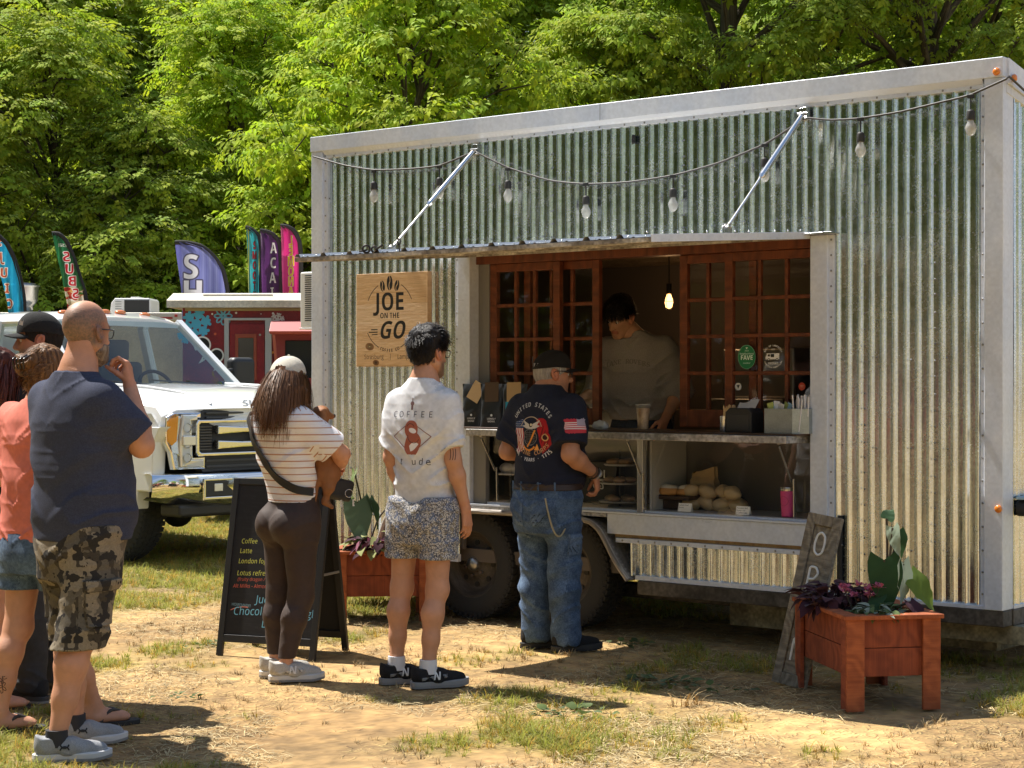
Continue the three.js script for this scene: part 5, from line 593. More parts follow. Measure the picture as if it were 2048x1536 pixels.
  pastry('scone_tray', 'dark wooden stand of three iced scones behind the case glass', 1352, -0.22, SY, 3, (o) => { mesh('stand_top', box(-0.15, 0.15, 0.06, 0.085, -0.09, 0.09, 0.006), M([0.055, 0.03, 0.018], 0.5), o); mesh('stand_foot', box(-0.06, 0.06, 0, 0.06, -0.05, 0.05, 0.006), M([0.05, 0.028, 0.016], 0.5), o); [[-0.085, 0.02], [-0.015, 0.045], [0.085, 0.015]].forEach(([x, z], i) => { const g = new THREE.SphereGeometry(0.055, 18, 12), p = g.attributes.position; for (let k = 0; k < p.count; k++) { const n = 0.85 + 0.3 * noise(p.getX(k) * 30 + i * 9, p.getY(k) * 30, p.getZ(k) * 30); p.setXYZ(k, p.getX(k) * n * 1.1, Math.max(p.getY(k) * n * 0.72, -0.018), p.getZ(k) * n); } g.computeVertexNormals(); const s = mesh('scone', move(g, x, 0.105, z), M([0.48, 0.24, 0.07], 0.75), o); const ic = new THREE.SphereGeometry(0.056, 18, 8, 0, 6.3, 0, 1.1), q = ic.attributes.position; for (let k = 0; k < q.count; k++) { const n = 0.87 + 0.3 * noise(q.getX(k) * 30 + i * 9, q.getY(k) * 30, q.getZ(k) * 30); q.setXYZ(k, q.getX(k) * n * 1.1, q.getY(k) * n * 0.75, q.getZ(k) * n); } ic.computeVertexNormals(); mesh('icing', move(ic, x, 0.106, z), M([0.68, 0.60, 0.45], 0.6), s); }); });
  pastry('wrapped_pastries', 'heap of pastries wrapped in brown paper and film behind the case glass', 1432, -0.24, SY, 7, (o) => { reseed(81); for (let k = 0; k < 8; k++) { const g = new THREE.SphereGeometry(0.056, 16, 11), p = g.attributes.position; g.scale(1.15, 0.72, 0.9); for (let i = 0; i < p.count; i++) { const n = 0.85 + 0.35 * noise(p.getX(i) * 35 + k * 5, p.getY(i) * 35, p.getZ(i) * 35); p.setXYZ(i, p.getX(i) * n, p.getY(i) * n, p.getZ(i) * n); } g.computeVertexNormals(); rot(g, 0, rr(-0.5, 0.5), rr(-0.3, 0.3)); mesh('wrapped_pastry', move(g, -0.16 + (k % 4) * 0.10, 0.04 + Math.floor(k / 4) * 0.07, rr(-0.03, 0.06)), M([0.46, 0.33, 0.17], 0.45, 0), o); } });
  pastry('paper_bag_stack', 'upright brown paper bag behind the case glass', 1410, -0.33, SY, 1, (o) => { const g = new THREE.BoxGeometry(0.17, 0.22, 0.07, 12, 14, 5), p = g.attributes.position; for (let i = 0; i < p.count; i++) { const x = p.getX(i), y = p.getY(i), z = p.getZ(i), k = 0.03 * (noise(x * 22, y * 22, z * 22 + 4) - 0.5); p.setXYZ(i, x * (1 - 1.1 * Math.max(0, y)) + k, y + 0.6 * k + (y > 0.1 ? 0.25 * x : 0), z * (y > 0.06 ? 0.5 : 1) + k); } g.computeVertexNormals(); mesh('paper_bag', move(g, 0, 0.12, 0), M([0.42, 0.29, 0.14], 0.85), o); });
  [[1371, 'folded white price card below the iced scones'], [1487, 'folded white price card below the wrapped pastries']].forEach(([px, label], i) => { const o = inTrailer('price_card', label, 'card', caseX(px, -0.075), SY, -0.075, 0.1, 'price cards in the case'); const t = canvasTex(256, 150, (c) => { c.fillStyle = '#f1efe8'; c.fillRect(0, 0, 256, 150); c.fillStyle = '#222'; c.font = '34px sans-serif'; (i ? ['Pumpkin Roll', 'Scone / GF', '/ Coffee Cake'] : ['Lemon Iced', 'Scone']).forEach((s, k) => c.fillText(s, 14, 46 + k * 40)); }); const g = new THREE.PlaneGeometry(0.085, 0.05); rot(g, -0.3, 0, 0); mesh('card_front', move(g, 0, 0.025, 0.008), M(0xffffff, 0.8, 0, { map: t, side: THREE.DoubleSide }), o); const b = new THREE.PlaneGeometry(0.085, 0.05); rot(b, 0.3, 0, 0); mesh('card_back', move(b, 0, 0.025, -0.008), M([0.8, 0.79, 0.75], 0.8, 0, { side: THREE.DoubleSide }), o); });
  { const o = inTrailer('tiered_stand', 'wire tiered stand of wrapped cookies behind the case glass', 'tiered stand', caseX(1240, -0.22), SY, -0.22); mesh('stem', rod([0, 0, 0], [0, 0.34, 0], 0.005), blackM, o); [[0.02, 0.12], [0.13, 0.11], [0.24, 0.09]].forEach(([y, r], i) => { mesh('tier_plate', move(lathe([[0, 0], [r, 0.002], [r + 0.008, 0.012], [r + 0.006, 0.013], [r - 0.003, 0.005], [0, 0.004]], 28), 0, y, 0), M([0.55, 0.55, 0.54], 0.35, 0.3), o); for (let k = 0; k < 4; k++) { const a = k * 1.57 + i, g = new THREE.SphereGeometry(0.038, 10, 7); g.scale(1.1, 0.55, 1); mesh('wrapped_cookie', move(g, Math.cos(a) * r * 0.55, y + 0.026, Math.sin(a) * r * 0.55), P([0.30, 0.19, 0.11], 0.3, 0, { clearcoat: 0.8 }), o); } }); }
  { const o = inTrailer('cake_stand', 'small white cake stand of wrapped buns at the post end of the case', 'cake stand', caseX(1022, -0.2), SY, -0.2); mesh('stem', rod([0, 0, 0], [0, 0.16, 0], 0.006), blackM, o); mesh('plate', move(lathe([[0, 0], [0.09, 0.002], [0.098, 0.012], [0.09, 0.006], [0, 0.004]], 28), 0, 0.16, 0), M([0.6, 0.6, 0.58], 0.35), o); for (let k = 0; k < 3; k++) { const g = new THREE.SphereGeometry(0.045, 12, 8); g.scale(1, 0.8, 1); mesh('wrapped_bun', move(g, -0.04 + k * 0.04, 0.20, k % 2 * 0.03), P([0.5, 0.47, 0.43], 0.25, 0, { clearcoat: 0.9 }), o); } }
  { const o = inTrailer('added_reflection_bin', 'added black bin with painted reversed lettering in place of a glass reflection', 'bin', caseX(1200, -0.36), SY, -0.37); mesh('added_bin_body', prism([[-0.14, 0], [0.14, 0], [0.16, 0.26], [-0.16, 0.26]], 0.09, 0.008), M([0.02, 0.02, 0.022], 0.5), o); const t = canvasTex(256, 256, (c) => { c.clearRect(0, 0, 256, 256); c.translate(256, 0); c.scale(-1, 1); c.fillStyle = '#e4e4e0'; c.textAlign = 'center'; c.font = 'bold 92px sans-serif'; c.fillText('JOE', 128, 110); c.font = 'bold 28px sans-serif'; c.fillText('ON THE', 128, 148); c.font = 'bold italic 88px sans-serif'; c.fillText('GO', 128, 222); }); const g = new THREE.PlaneGeometry(0.17, 0.17); mesh('lettering', move(g, 0.02, 0.15, 0.0475), M(0xffffff, 0.6, 0, { map: t, alphaTest: 0.5 }), o); }  // added bin: the mirrored lettering is a glass reflection painted onto it
}
// ================================================================ white pickup truck
{
  const truck = thing('pickup_truck', 'white heavy-duty pickup truck with chrome grille and amber corner lamps', 'truck', [-2.02, 0, -15.2], 46 * Math.PI / 180); truck.scale.setScalar(1.03);
  // local: z forward (0 at the grille), x to the side, y up
  const paint1 = P([0.78, 0.78, 0.77], 0.28, 0, { clearcoat: 1, clearcoatRoughness: 0.05 }), chrome = M([0.85, 0.85, 0.85], 0.06, 1), dark = M([0.02, 0.02, 0.021], 0.5), glass = P([0.72, 0.80, 0.79], 0.02, 0, { transmission: 1, thickness: 0, ior: 1.5 }), lens = P([0.75, 0.76, 0.76], 0.08, 0.35, { clearcoat: 1 });
  // loft: rows of cross-sections given as [z, [[x,y]...]] for x >= 0, mirrored
  const loft = (secs, cap = true) => { const pos = [], idx = []; const n = secs[0][1].length * 2; secs.forEach(([z, half]) => { const ring = [...half.map(([x, y, dz = 0]) => [x, y, z + dz]), ...half.slice().reverse().map(([x, y, dz = 0]) => [-x, y, z + dz])]; ring.forEach((p) => pos.push(...p)); }); for (let s = 1; s < secs.length; s++) for (let k = 0; k < n; k++) { const a = (s - 1) * n + k, b = (s - 1) * n + (k + 1) % n, c = s * n + k, d = s * n + (k + 1) % n; idx.push(a, c, b, b, c, d); } if (cap) for (const s of [0, secs.length - 1]) for (let k = 1; k < n - 1; k++) s ? idx.push(s * n, s * n + k + 1, s * n + k) : idx.push(0, k, k + 1); const g = new THREE.BufferGeometry(); g.setAttribute('position', new THREE.Float32BufferAttribute(pos, 3)); g.setIndex(idx); return toCreasedNormals(g, 0.6); };
  const body = (z, top, w, low, cx = 0.12) => [z, [[0, top + 0.03], [w * 0.55, top + 0.022], [w * 0.84, top], [w * 0.96, top - 0.07], [w, top - 0.2], [w * 1.0, low + 0.2], [w * 0.985, low], [0, low]]];
  mesh('hood', loft([[0.02, [[0, 1.235, 0.03], [0.45, 1.235, 0.01], [0.84, 1.225, -0.06], [0.95, 1.17, -0.10], [0.97, 1.1, -0.1], [0.97, 1.06, -0.1], [0.9, 1.05, -0.05], [0, 1.05, 0]]], body(-0.16, 1.315, 0.985, 1.0), body(-0.7, 1.37, 1.0, 1.0), body(-1.45, 1.40, 1.0, 1.0)]), paint1, truck);
  mesh('hood_crease', [tube([[0.52, 1.265, -0.03], [0.58, 1.352, -0.3], [0.62, 1.405, -0.8], [0.66, 1.425, -1.4]], 0.012, 24, 6), tube([[-0.52, 1.265, -0.03], [-0.58, 1.352, -0.3], [-0.62, 1.405, -0.8], [-0.66, 1.425, -1.4]], 0.012, 24, 6)], paint1, truck);
  const arch = (x) => { const pts = []; const zc = -0.84, r = 0.50; pts.push([-0.02, 1.1], [-0.10, 0.98], [-0.13, 0.66], [-0.16, 0.60], [-0.32, 0.60]); for (let k = 0; k <= 10; k++) { const a = k / 10 * Math.PI; pts.push([zc + r * Math.cos(a), 0.46 + r * 0.92 * Math.sin(a)]); } pts.push([-1.5, 0.48], [-1.62, 0.48], [-1.62, 1.1]); return pts; };
  for (const s of [-1, 1]) { const g = prism(arch().map(([z, y]) => [-z, y]), 0.12, 0.012); rot(g, 0, Math.PI / 2, 0); move(g, s * 0.945, 0, 0); mesh('front_fender', g, paint1, truck); }
  // cab
  const cabSide = [[-1.42, 1.36], [-2.15, 2.0], [-2.35, 2.045], [-3.6, 2.045], [-4.0, 1.98], [-4.12, 1.36]]; const cabBase = (z, y) => y;
  mesh('cab_roof', loft([[-2.10, [[0, 2.005], [0.4, 1.995], [0.64, 1.965], [0.68, 1.94], [0.66, 1.92], [0, 1.93]]], [-2.3, [[0, 2.055], [0.4, 2.05], [0.66, 2.015], [0.73, 1.96], [0.72, 1.92], [0, 1.93]]], [-3.0, [[0, 2.07], [0.4, 2.065], [0.68, 2.03], [0.75, 1.965], [0.74, 1.92], [0, 1.93]]], [-3.95, [[0, 2.04], [0.4, 2.035], [0.66, 2.0], [0.73, 1.95], [0.72, 1.92], [0, 1.93]]]]), paint1, truck);
  mesh('windshield', (() => { const g = new THREE.BufferGeometry(), p = [], idx = []; const S = 8; for (let j = 0; j <= 6; j++) for (let i = 0; i <= S; i++) { const u = i / S * 2 - 1, t = j / 6, w = lerp(0.79, 0.66, t); p.push(u * w, lerp(1.40, 1.97, t), lerp(-1.40, -2.13, t) + 0.13 * (1 - u * u) * (1 - 0.5 * t)); if (i && j) { const a = j * (S + 1) + i; idx.push(a - S - 2, a - S - 1, a - 1, a - 1, a - S - 1, a); } } g.setAttribute('position', new THREE.Float32BufferAttribute(p, 3)); g.setIndex(idx); g.computeVertexNormals(); return g; })(), glass, truck);
  for (const s of [-1, 1]) { mesh('windshield_pillar', bar([s * 0.83, 1.36, -1.40], [s * 0.695, 1.975, -2.15], 0.07, 0.06), paint1, truck); mesh('door_pillar', bar([s * 0.86, 1.34, -2.72], [s * 0.74, 1.96, -2.78], 0.06, 0.09, V(0, 0, 1)), paint1, truck); mesh('door_pillar', bar([s * 0.86, 1.34, -3.95], [s * 0.73, 1.96, -3.9], 0.06, 0.14, V(0, 0, 1)), paint1, truck);
    for (const [z0, z1, zt0, zt1] of [[-1.60, -2.68, -2.2, -2.74], [-2.76, -3.88, -2.82, -3.84]]) { const g = new THREE.BufferGeometry(); g.setAttribute('position', new THREE.Float32BufferAttribute([s * 0.87, 1.37, z0, s * 0.87, 1.37, z1, s * 0.745, 1.94, zt0, s * 0.745, 1.94, zt1], 3)); g.setIndex(s < 0 ? [0, 2, 1, 1, 2, 3] : [0, 1, 2, 1, 3, 2]); g.computeVertexNormals(); mesh('side_window', g, glass, truck); }
    const d1 = mesh('door', box(s * 0.94 - 0.06, s * 0.94 + 0.055, 0.50, 1.37, -2.72, -1.63, 0.03, 2), paint1, truck); mesh('door_handle', box(s * 1.0 - 0.015, s * 1.0 + 0.02, 1.12, 1.155, -2.62, -2.42, 0.01), chrome, d1); mesh('door', box(s * 0.94 - 0.06, s * 0.94 + 0.055, 0.50, 1.37, -4.0, -2.735, 0.03, 2), paint1, truck); mesh('bed_side', box(s * 0.94 - 0.06, s * 0.94 + 0.06, 0.55, 1.38, -6.1, -4.1, 0.03, 2), paint1, truck); }
  mesh('cab_floor', [box(-0.88, 0.88, 0.45, 0.55, -4.0, -1.5, 0.01), box(-0.88, 0.88, 0.55, 1.35, -1.55, -1.46, 0.01)], dark, truck); mesh('rear_cab_wall', box(-0.8, 0.8, 0.55, 1.95, -4.06, -4.0, 0.01), paint1, truck); mesh('dashboard', [box(-0.8, 0.8, 1.2, 1.37, -1.85, -1.5, 0.04, 2)], M([0.16, 0.16, 0.155], 0.8), truck);
  mesh('steering_wheel', [rot(new THREE.TorusGeometry(0.18, 0.016, 8, 30), -0.45, 0, 0).translate(0.36, 1.37, -2.0), rot(box(-0.17, 0.17, -0.03, 0.03, -0.02, 0.02, 0.01), -0.45, 0, 0).translate(0.36, 1.37, -2.0)], dark, truck); for (const x of [-0.38, 0.38]) mesh('seat', [box(x - 0.25, x + 0.25, 0.9, 1.62, -2.75, -2.58, 0.05, 2), box(x - 0.13, x + 0.13, 1.62, 1.82, -2.74, -2.62, 0.04, 2)], M([0.10, 0.10, 0.10], 0.8), truck);
  mesh('cowl', box(-0.86, 0.86, 1.34, 1.385, -1.5, -1.33, 0.01), dark, truck); for (const [a, b] of [[0.55, -0.15], [-0.05, -0.7]]) mesh('wiper', [bar([a, 1.41, -1.33], [b, 1.455, -1.36], 0.02, 0.012), rod([a, 1.38, -1.36], [lerp(a, b, 0.5), 1.45, -1.34], 0.007)], dark, truck);
  for (const x of [-0.42, -0.16, 0, 0.16, 0.42]) mesh('roof_marker_lamp', (() => { const g = new THREE.SphereGeometry(0.055, 14, 8); g.scale(1, 0.45, 0.75); return move(g, x, 2.055 - 0.05 * x * x * 2, -2.27); })(), P([0.72, 0.20, 0.04], 0.25, 0, { clearcoat: 1 }), truck);
  // face: headlamps, grille
  const gz = 0.0; mesh('grille_shell', prism([[-0.62, 0.74], [0.62, 0.74], [0.66, 0.80], [0.66, 1.20], [0.60, 1.225], [-0.60, 1.225], [-0.66, 1.20], [-0.66, 0.80]], 0.10, 0.01).translate(0, 0, -0.05), dark, truck);
  for (const y of [0.785, 0.83, 1.165, 1.20]) mesh('grille_slat', box(-0.6, 0.6, y - 0.008, y + 0.008, 0.0, 0.018, 0.004), M([0.05, 0.05, 0.05], 0.4), truck);
  const ring = (o, i) => prism(o, 0.05, 0.008, [i]); mesh('grille_surround', ring([[-0.70, 0.87], [0.70, 0.87], [0.72, 0.90], [0.72, 1.12], [0.70, 1.15], [-0.70, 1.15], [-0.72, 1.12], [-0.72, 0.90]], [[-0.67, 0.895], [-0.69, 0.91], [-0.69, 1.11], [-0.67, 1.125], [0.67, 1.125], [0.69, 1.11], [0.69, 0.91], [0.67, 0.895]]).translate(0, 0, 0.03), chrome, truck);
  for (const s of [-1, 1]) { for (let k = 0; k < 9; k++) mesh('grille_vent', box(Math.min(s * 0.55, s * 0.67), Math.max(s * 0.55, s * 0.67), 0.912 + k * 0.022, 0.925 + k * 0.022, 0.01, 0.024, 0.003), M([0.06, 0.055, 0.05], 0.4), truck); for (const [y0, y1] of [[1.035, 1.105], [0.92, 0.99]]) { const g = prism([[s * 0.53, y0], [s * 0.53, y1], [s * 0.28, y1 - 0.012], [s * 0.05, y1 - 0.012], [s * 0.05, y0 + 0.012], [s * 0.28, y0 + 0.012]], 0.06, 0.012).translate(0, 0, 0.045); mesh('grille_bar', g, chrome, truck); } }
  mesh('center_emblem', prism([[-0.14, 0.97], [-0.08, 0.93], [0.08, 0.93], [0.14, 0.97], [0.14, 1.05], [0.08, 1.09], [-0.08, 1.09], [-0.14, 1.05]], 0.03, 0.008).translate(0, 0, 0.085), M([0.02, 0.05, 0.16], 0.3), truck);
  for (const s of [-1, 1]) {
    const hl = new THREE.Group(); hl.name = 'headlamp'; truck.add(hl); const poly = [[0.66, 1.205], [0.88, 1.205], [0.93, 1.17], [0.935, 0.98], [0.90, 0.90], [0.88, 0.77], [0.62, 0.77], [0.62, 0.86], [0.735, 0.86], [0.745, 1.16], [0.66, 1.165]].map(([x, y]) => [s * x, y]); if (s < 0) poly.reverse(); const bend = (g) => { const p = g.attributes.position; for (let i = 0; i < p.count; i++) { const a = Math.abs(p.getX(i)); p.setZ(i, p.getZ(i) - 0.10 * sstep(0.78, 1.0, a)); } g.computeVertexNormals(); return g; };
    const sub = prism(poly, 0.06, 0.008); mesh('lamp_housing', bend(sub.translate(0, 0, 0.0)), chrome, hl); const lensG = prism([[0.70, 1.185], [0.83, 1.19], [0.85, 1.0], [0.84, 0.79], [0.64, 0.79], [0.64, 0.845], [0.76, 0.845], [0.765, 1.145], [0.70, 1.15]].map(([x, y]) => [s * x, y]), 0.03, 0.008); mesh('lamp_lens', bend(lensG.translate(0, 0, 0.03)), lens, hl); for (const y of [0.86, 0.97, 1.09]) mesh('reflector', move(rot(lathe([[0.0, 0], [0.025, 0.006], [0.036, 0.03]], 16), Math.PI / 2, 0, 0), s * 0.80, y, 0.022), M([0.5, 0.5, 0.5], 0.15, 1), hl); mesh('lamp_box', box(s * 0.78 - 0.06, s * 0.78 + 0.06, 0.955, 1.03, 0.02, 0.052, 0.008), lens, hl);
    mesh('turn_signal', bend(prism([[0.855, 1.18], [0.905, 1.165], [0.925, 1.14], [0.925, 0.99], [0.895, 0.955], [0.865, 0.99]].map(([x, y]) => [s * x, y]), 0.03, 0.005).translate(0, 0, 0.024)), P([0.75, 0.30, 0.02], 0.2, 0, { clearcoat: 1 }), hl);
  }
  const font = await new FontLoader().loadAsync('fonts/droid/droid_sans_bold.typeface.json'); const tg = new TextGeometry('SUPER DUTY', { font, size: 0.062, depth: 0.012, curveSegments: 3 }); tg.computeBoundingBox(); tg.scale(1.35, 0.85, 1); tg.computeBoundingBox(); tg.translate(-(tg.boundingBox.max.x) / 2, 0, 0); rot(tg, -0.38, 0, 0); mesh('hood_lettering', move(tg, 0.08, 1.245, 0.03), P([0.72, 0.72, 0.71], 0.3, 0, { clearcoat: 1 }), truck);
  // bumper: bent chrome sheet
  const bumper = (() => { const pos = [], idx = [], S = 32, prof = [[0.735, -0.06], [0.74, 0.03], [0.725, 0.06], [0.64, 0.07], [0.56, 0.05], [0.50, -0.01], [0.475, -0.06]]; for (let i = 0; i <= S; i++) { const u = i / S * 2 - 1, x = u * 1.015, back = -0.26 * Math.pow(Math.abs(u), 3.2); prof.forEach(([y, z]) => pos.push(x, y + (y < 0.55 ? 0.06 * Math.pow(Math.abs(u), 4) : 0), z + back + 0.09)); if (i) for (let k = 0; k < prof.length - 1; k++) { const a = (i - 1) * prof.length + k, b = i * prof.length + k; idx.push(a, a + 1, b, b, a + 1, b + 1); } } const g = new THREE.BufferGeometry(); g.setAttribute('position', new THREE.Float32BufferAttribute(pos, 3)); g.setIndex(idx); g.computeVertexNormals(); return g; })();
  const bm = mesh('front_bumper', bumper, M([0.85, 0.85, 0.85], 0.05, 1, { side: THREE.DoubleSide }), truck);
  for (const s of [-1, 1]) for (const [x, w] of [[0.56, 0.13], [0.2, 0.12]]) { mesh('bumper_opening', prism([[-w, -0.06], [w, -0.06], [w, 0.06], [-w, 0.06]], 0.02, 0.008).translate(s * x, 0.62, 0.165 - 0.26 * Math.pow(x, 3.2)), dark, bm); mesh('opening_trim', prism([[-w - 0.02, -0.085], [w + 0.02, -0.085], [w + 0.02, 0.08], [-w - 0.02, 0.08]], 0.02, 0.006, [[[-w, -0.06], [-w, 0.06], [w, 0.06], [w, -0.06]]]).translate(s * x, 0.62, 0.167 - 0.26 * Math.pow(x, 3.2)), chrome, bm); if (x > 0.4) mesh('fog_lamp', box(s * x - 0.05, s * x + 0.03, 0.60, 0.66, 0.16, 0.18, 0.005).translate(0, 0, -0.26 * Math.pow(x, 3.2)), lens, bm); }
  mesh('lower_valance', box(-0.85, 0.85, 0.40, 0.50, -0.25, 0.02, 0.03, 2), dark, truck); mesh('front_axle', [rod([-0.85, 0.38, -0.84], [0.85, 0.38, -0.84], 0.05), move(new THREE.SphereGeometry(0.13, 14, 10), -0.25, 0.38, -0.84)], dark, truck); mesh('frame_rails', box(-0.5, 0.5, 0.45, 0.6, -6.0, -0.3, 0.02), dark, truck); mesh('inner_fender', box(-0.88, 0.88, 0.5, 1.05, -1.6, -0.42, 0), dark, truck);
  const alloy = M([0.55, 0.55, 0.55], 0.35, 0.8); for (const [s, z] of [[-1, -0.84], [1, -0.84], [-1, -5.0], [1, -5.0]]) { const wg = wheel(0, 0.42, 0.29, truck, 0, alloy); wg.position.set(s * 0.87, 0.42, z); wg.rotation.y = s * Math.PI / 2 + (z > -2 ? 0.30 : 0); }
  for (const s of [-1, 1]) { const m = mesh('side_mirror', [box(s * 1.22 - 0.13, s * 1.22 + 0.13, 1.34, 1.66, -1.98, -1.84, 0.05, 3)], M([0.03, 0.03, 0.03], 0.45), truck); mesh('mirror_arm', [rod([s * 0.9, 1.42, -1.8], [s * 1.15, 1.42, -1.9], 0.025), rod([s * 0.9, 1.52, -1.8], [s * 1.15, 1.55, -1.9], 0.02)], M([0.03, 0.03, 0.03], 0.5), m); }
}
// ================================================================ the red food trailer and what stands behind the truck
const redT = tone([120, 22, 26], [146, 32, 34], 6, 71, 0.2), redM = M(0xffffff, 0.45, 0, { map: redT });
{
  const D = 19.6, tr = thing('red_food_trailer', 'dark red food trailer painted with blue snowflakes under a white roof', 'food trailer', [(352 - 1024) / FOCAL * D, 0, -D], -0.03); const px = FOCAL / D, X = (p) => (p - 352) / px, Y = (p) => EYE - (p - HORIZON) / px, W = 3.2;
  mesh('wall', box(0.07, W, 0.45, Y(613), -2.1, 0, 0.01), redM, tr); const roof = prism([[-0.02, Y(616)], [-0.02, Y(602)], [0.0, Y(600)], [0.30, Y(585)], [1.9, Y(583)], [2.15, Y(600)], [2.15, Y(616)]].map(([a, b]) => [a, b]), W + 0.1, 0.005); rot(roof, 0, Math.PI / 2, 0); move(roof, W / 2 - 0.02, 0, 0.12); mesh('roof', roof, M(0xffffff, 0.6, 0, { map: tone([222, 214, 196], [200, 188, 166], 5, 8, 0.2) }), tr);
  mesh('roof_strip', bar([X(405), Y(590) + 0.0, -0.05], [X(545), Y(590), -0.05], 0.03, 0.02), M([0.6, 0.55, 0.46], 0.6), tr); mesh('eave_board', box(0.1, W, Y(622), Y(616.5), -0.1, 0.02, 0.003), M([0.45, 0.34, 0.16], 0.7), tr);
  const dx0 = X(450), dx1 = X(545), al = M([0.5, 0.5, 0.49], 0.4, 0.7); mesh('door_frame', [box(dx0, dx0 + 0.05, 0.5, Y(637), 0, 0.035, 0.004), box(dx1 - 0.07, dx1, 0.5, Y(637), 0, 0.035, 0.004), box(dx0, dx1, Y(641), Y(636), 0.001, 0.036, 0.004)], al, tr); const d = mesh('door', box(dx0 + 0.055, dx1 - 0.075, 0.5, Y(648), 0.004, 0.024, 0.004), redM, tr); mesh('door_window_frame', prism([[X(472), Y(760)], [X(515), Y(760)], [X(515), Y(668)], [X(472), Y(668)]], 0.012, 0.004, [[[X(478), Y(756)], [X(478), Y(676)], [X(509), Y(676)], [X(509), Y(756)]]]).translate(0, 0, 0.031), M([0.35, 0.07, 0.03], 0.5), d); mesh('door_window', box(X(478), X(509), Y(756), Y(676), 0.0255, 0.029, 0), M([0.09, 0.075, 0.06], 0.2), d); mesh('door_latch', box(X(520), X(524), Y(672), Y(668), 0.025, 0.045, 0.004), al, d);
  // painted snowflakes, dots and swashes
  const art = canvasTex(1024, 1024, (c, w, h) => { c.clearRect(0, 0, w, h); const sx = w / 290, U = (p) => (p - 352) * sx, Vv = (p) => (p - 613) * sx; const flake = (cx, cy, r, col, lw) => { c.strokeStyle = col; c.lineWidth = lw; c.lineCap = 'round'; for (let k = 0; k < 6; k++) { c.save(); c.translate(cx, cy); c.rotate(k * Math.PI / 3 + 0.25); c.beginPath(); c.moveTo(0, 0); c.lineTo(0, -r); for (const t of [0.45, 0.75]) { c.moveTo(-r * 0.28, -r * (t + 0.22)); c.lineTo(0, -r * t); c.lineTo(r * 0.28, -r * (t + 0.22)); } c.stroke(); c.restore(); } c.beginPath(); c.arc(cx, cy, r * 0.25, 0, 7); c.stroke(); };
    flake(U(393), Vv(648), 95, '#58b8da', 22); flake(U(374), Vv(668), 60, '#58b8da', 18); c.strokeStyle = '#6fb7cd'; c.lineWidth = 10; for (let k = 0; k < 8; k++) { const a = k / 8 * 6.28; c.beginPath(); c.ellipse(U(447) + Math.cos(a) * 36, Vv(632) + Math.sin(a) * 36, 26, 13, a, 0, 7); c.stroke(); } flake(U(556), Vv(640), 46, '#d9cfc4', 9);
    c.fillStyle = '#e8e2d8'; for (const [x, y, r] of [[425, 628, 7], [473, 626, 8], [547, 627, 8], [523, 628, 4], [404, 674, 4]]) { c.beginPath(); c.arc(U(x), Vv(y), r, 0, 7); c.fill(); } c.fillStyle = '#d8653c'; c.beginPath(); c.arc(U(431), Vv(668), 9, 0, 7); c.fill();
    const comma = (x, y, r) => { c.lineWidth = 12; c.strokeStyle = '#f0ece4'; c.fillStyle = '#0d0b0b'; c.beginPath(); c.arc(U(x), Vv(y), r, Math.PI * 0.8, Math.PI * 2.35); c.quadraticCurveTo(U(x) + r * 0.9, Vv(y) + r * 1.6, U(x) - r * 0.2, Vv(y) + r * 2.1); c.quadraticCurveTo(U(x) + r * 0.6, Vv(y) + r * 0.9, U(x) - r * 0.1, Vv(y) + r * 0.35); c.closePath(); c.fill(); c.stroke(); }; comma(405, 690, 56); comma(434, 711, 46); c.strokeStyle = '#e0a040'; c.lineWidth = 16; c.beginPath(); c.arc(U(548), Vv(712), 26, Math.PI, Math.PI * 2.1); c.stroke(); c.beginPath(); c.moveTo(U(520), Vv(735)); c.quadraticCurveTo(U(535), Vv(760), U(550), Vv(750)); c.stroke(); });
  const g = new THREE.PlaneGeometry(290 / px, 290 / px); g.translate(145 / px, Y(613) - 145 / px, 0.003); mesh('painted_design', g, M(0xffffff, 0.5, 0, { map: art, alphaTest: 0.5 }), tr);
  // red concession hatch beside the door
  const hx = X(549); const top = prism([[-0.02, Y(669)], [0.30, Y(669)], [0.33, Y(664)], [0.22, Y(645)], [0.16, Y(643)], [-0.02, Y(643)]], 0.62, 0.006); rot(top, 0, -Math.PI / 2, 0); const tp = top.attributes.position; move(top, hx + 0.31, 0, 0.0); mesh('hatch_hood', top, M([0.62, 0.13, 0.12], 0.5), tr); mesh('hatch_arm', bar([hx + 0.04, Y(669), 0.28], [hx + 0.04, Y(745), 0.05], 0.03, 0.02), M([0.55, 0.15, 0.13], 0.5), tr); mesh('hatch_window', box(hx + 0.12, hx + 0.6, Y(756), Y(681), 0.003, 0.02, 0.04, 3), M([0.012, 0.012, 0.013], 0.15), tr); mesh('hatch_panel', box(hx, hx + 0.62, Y(790), Y(669), 0.0005, 0.006, 0), M([0.36, 0.06, 0.055], 0.5), tr);
  for (const x of [1.2, 2.0]) { const wg = wheel(x, 0.33, 0.2, tr, -0.1, rimSteel); } mesh('trailer_frame', box(0.1, W, 0.36, 0.45, -2.0, -0.05, 0.01), steelM, tr);
}
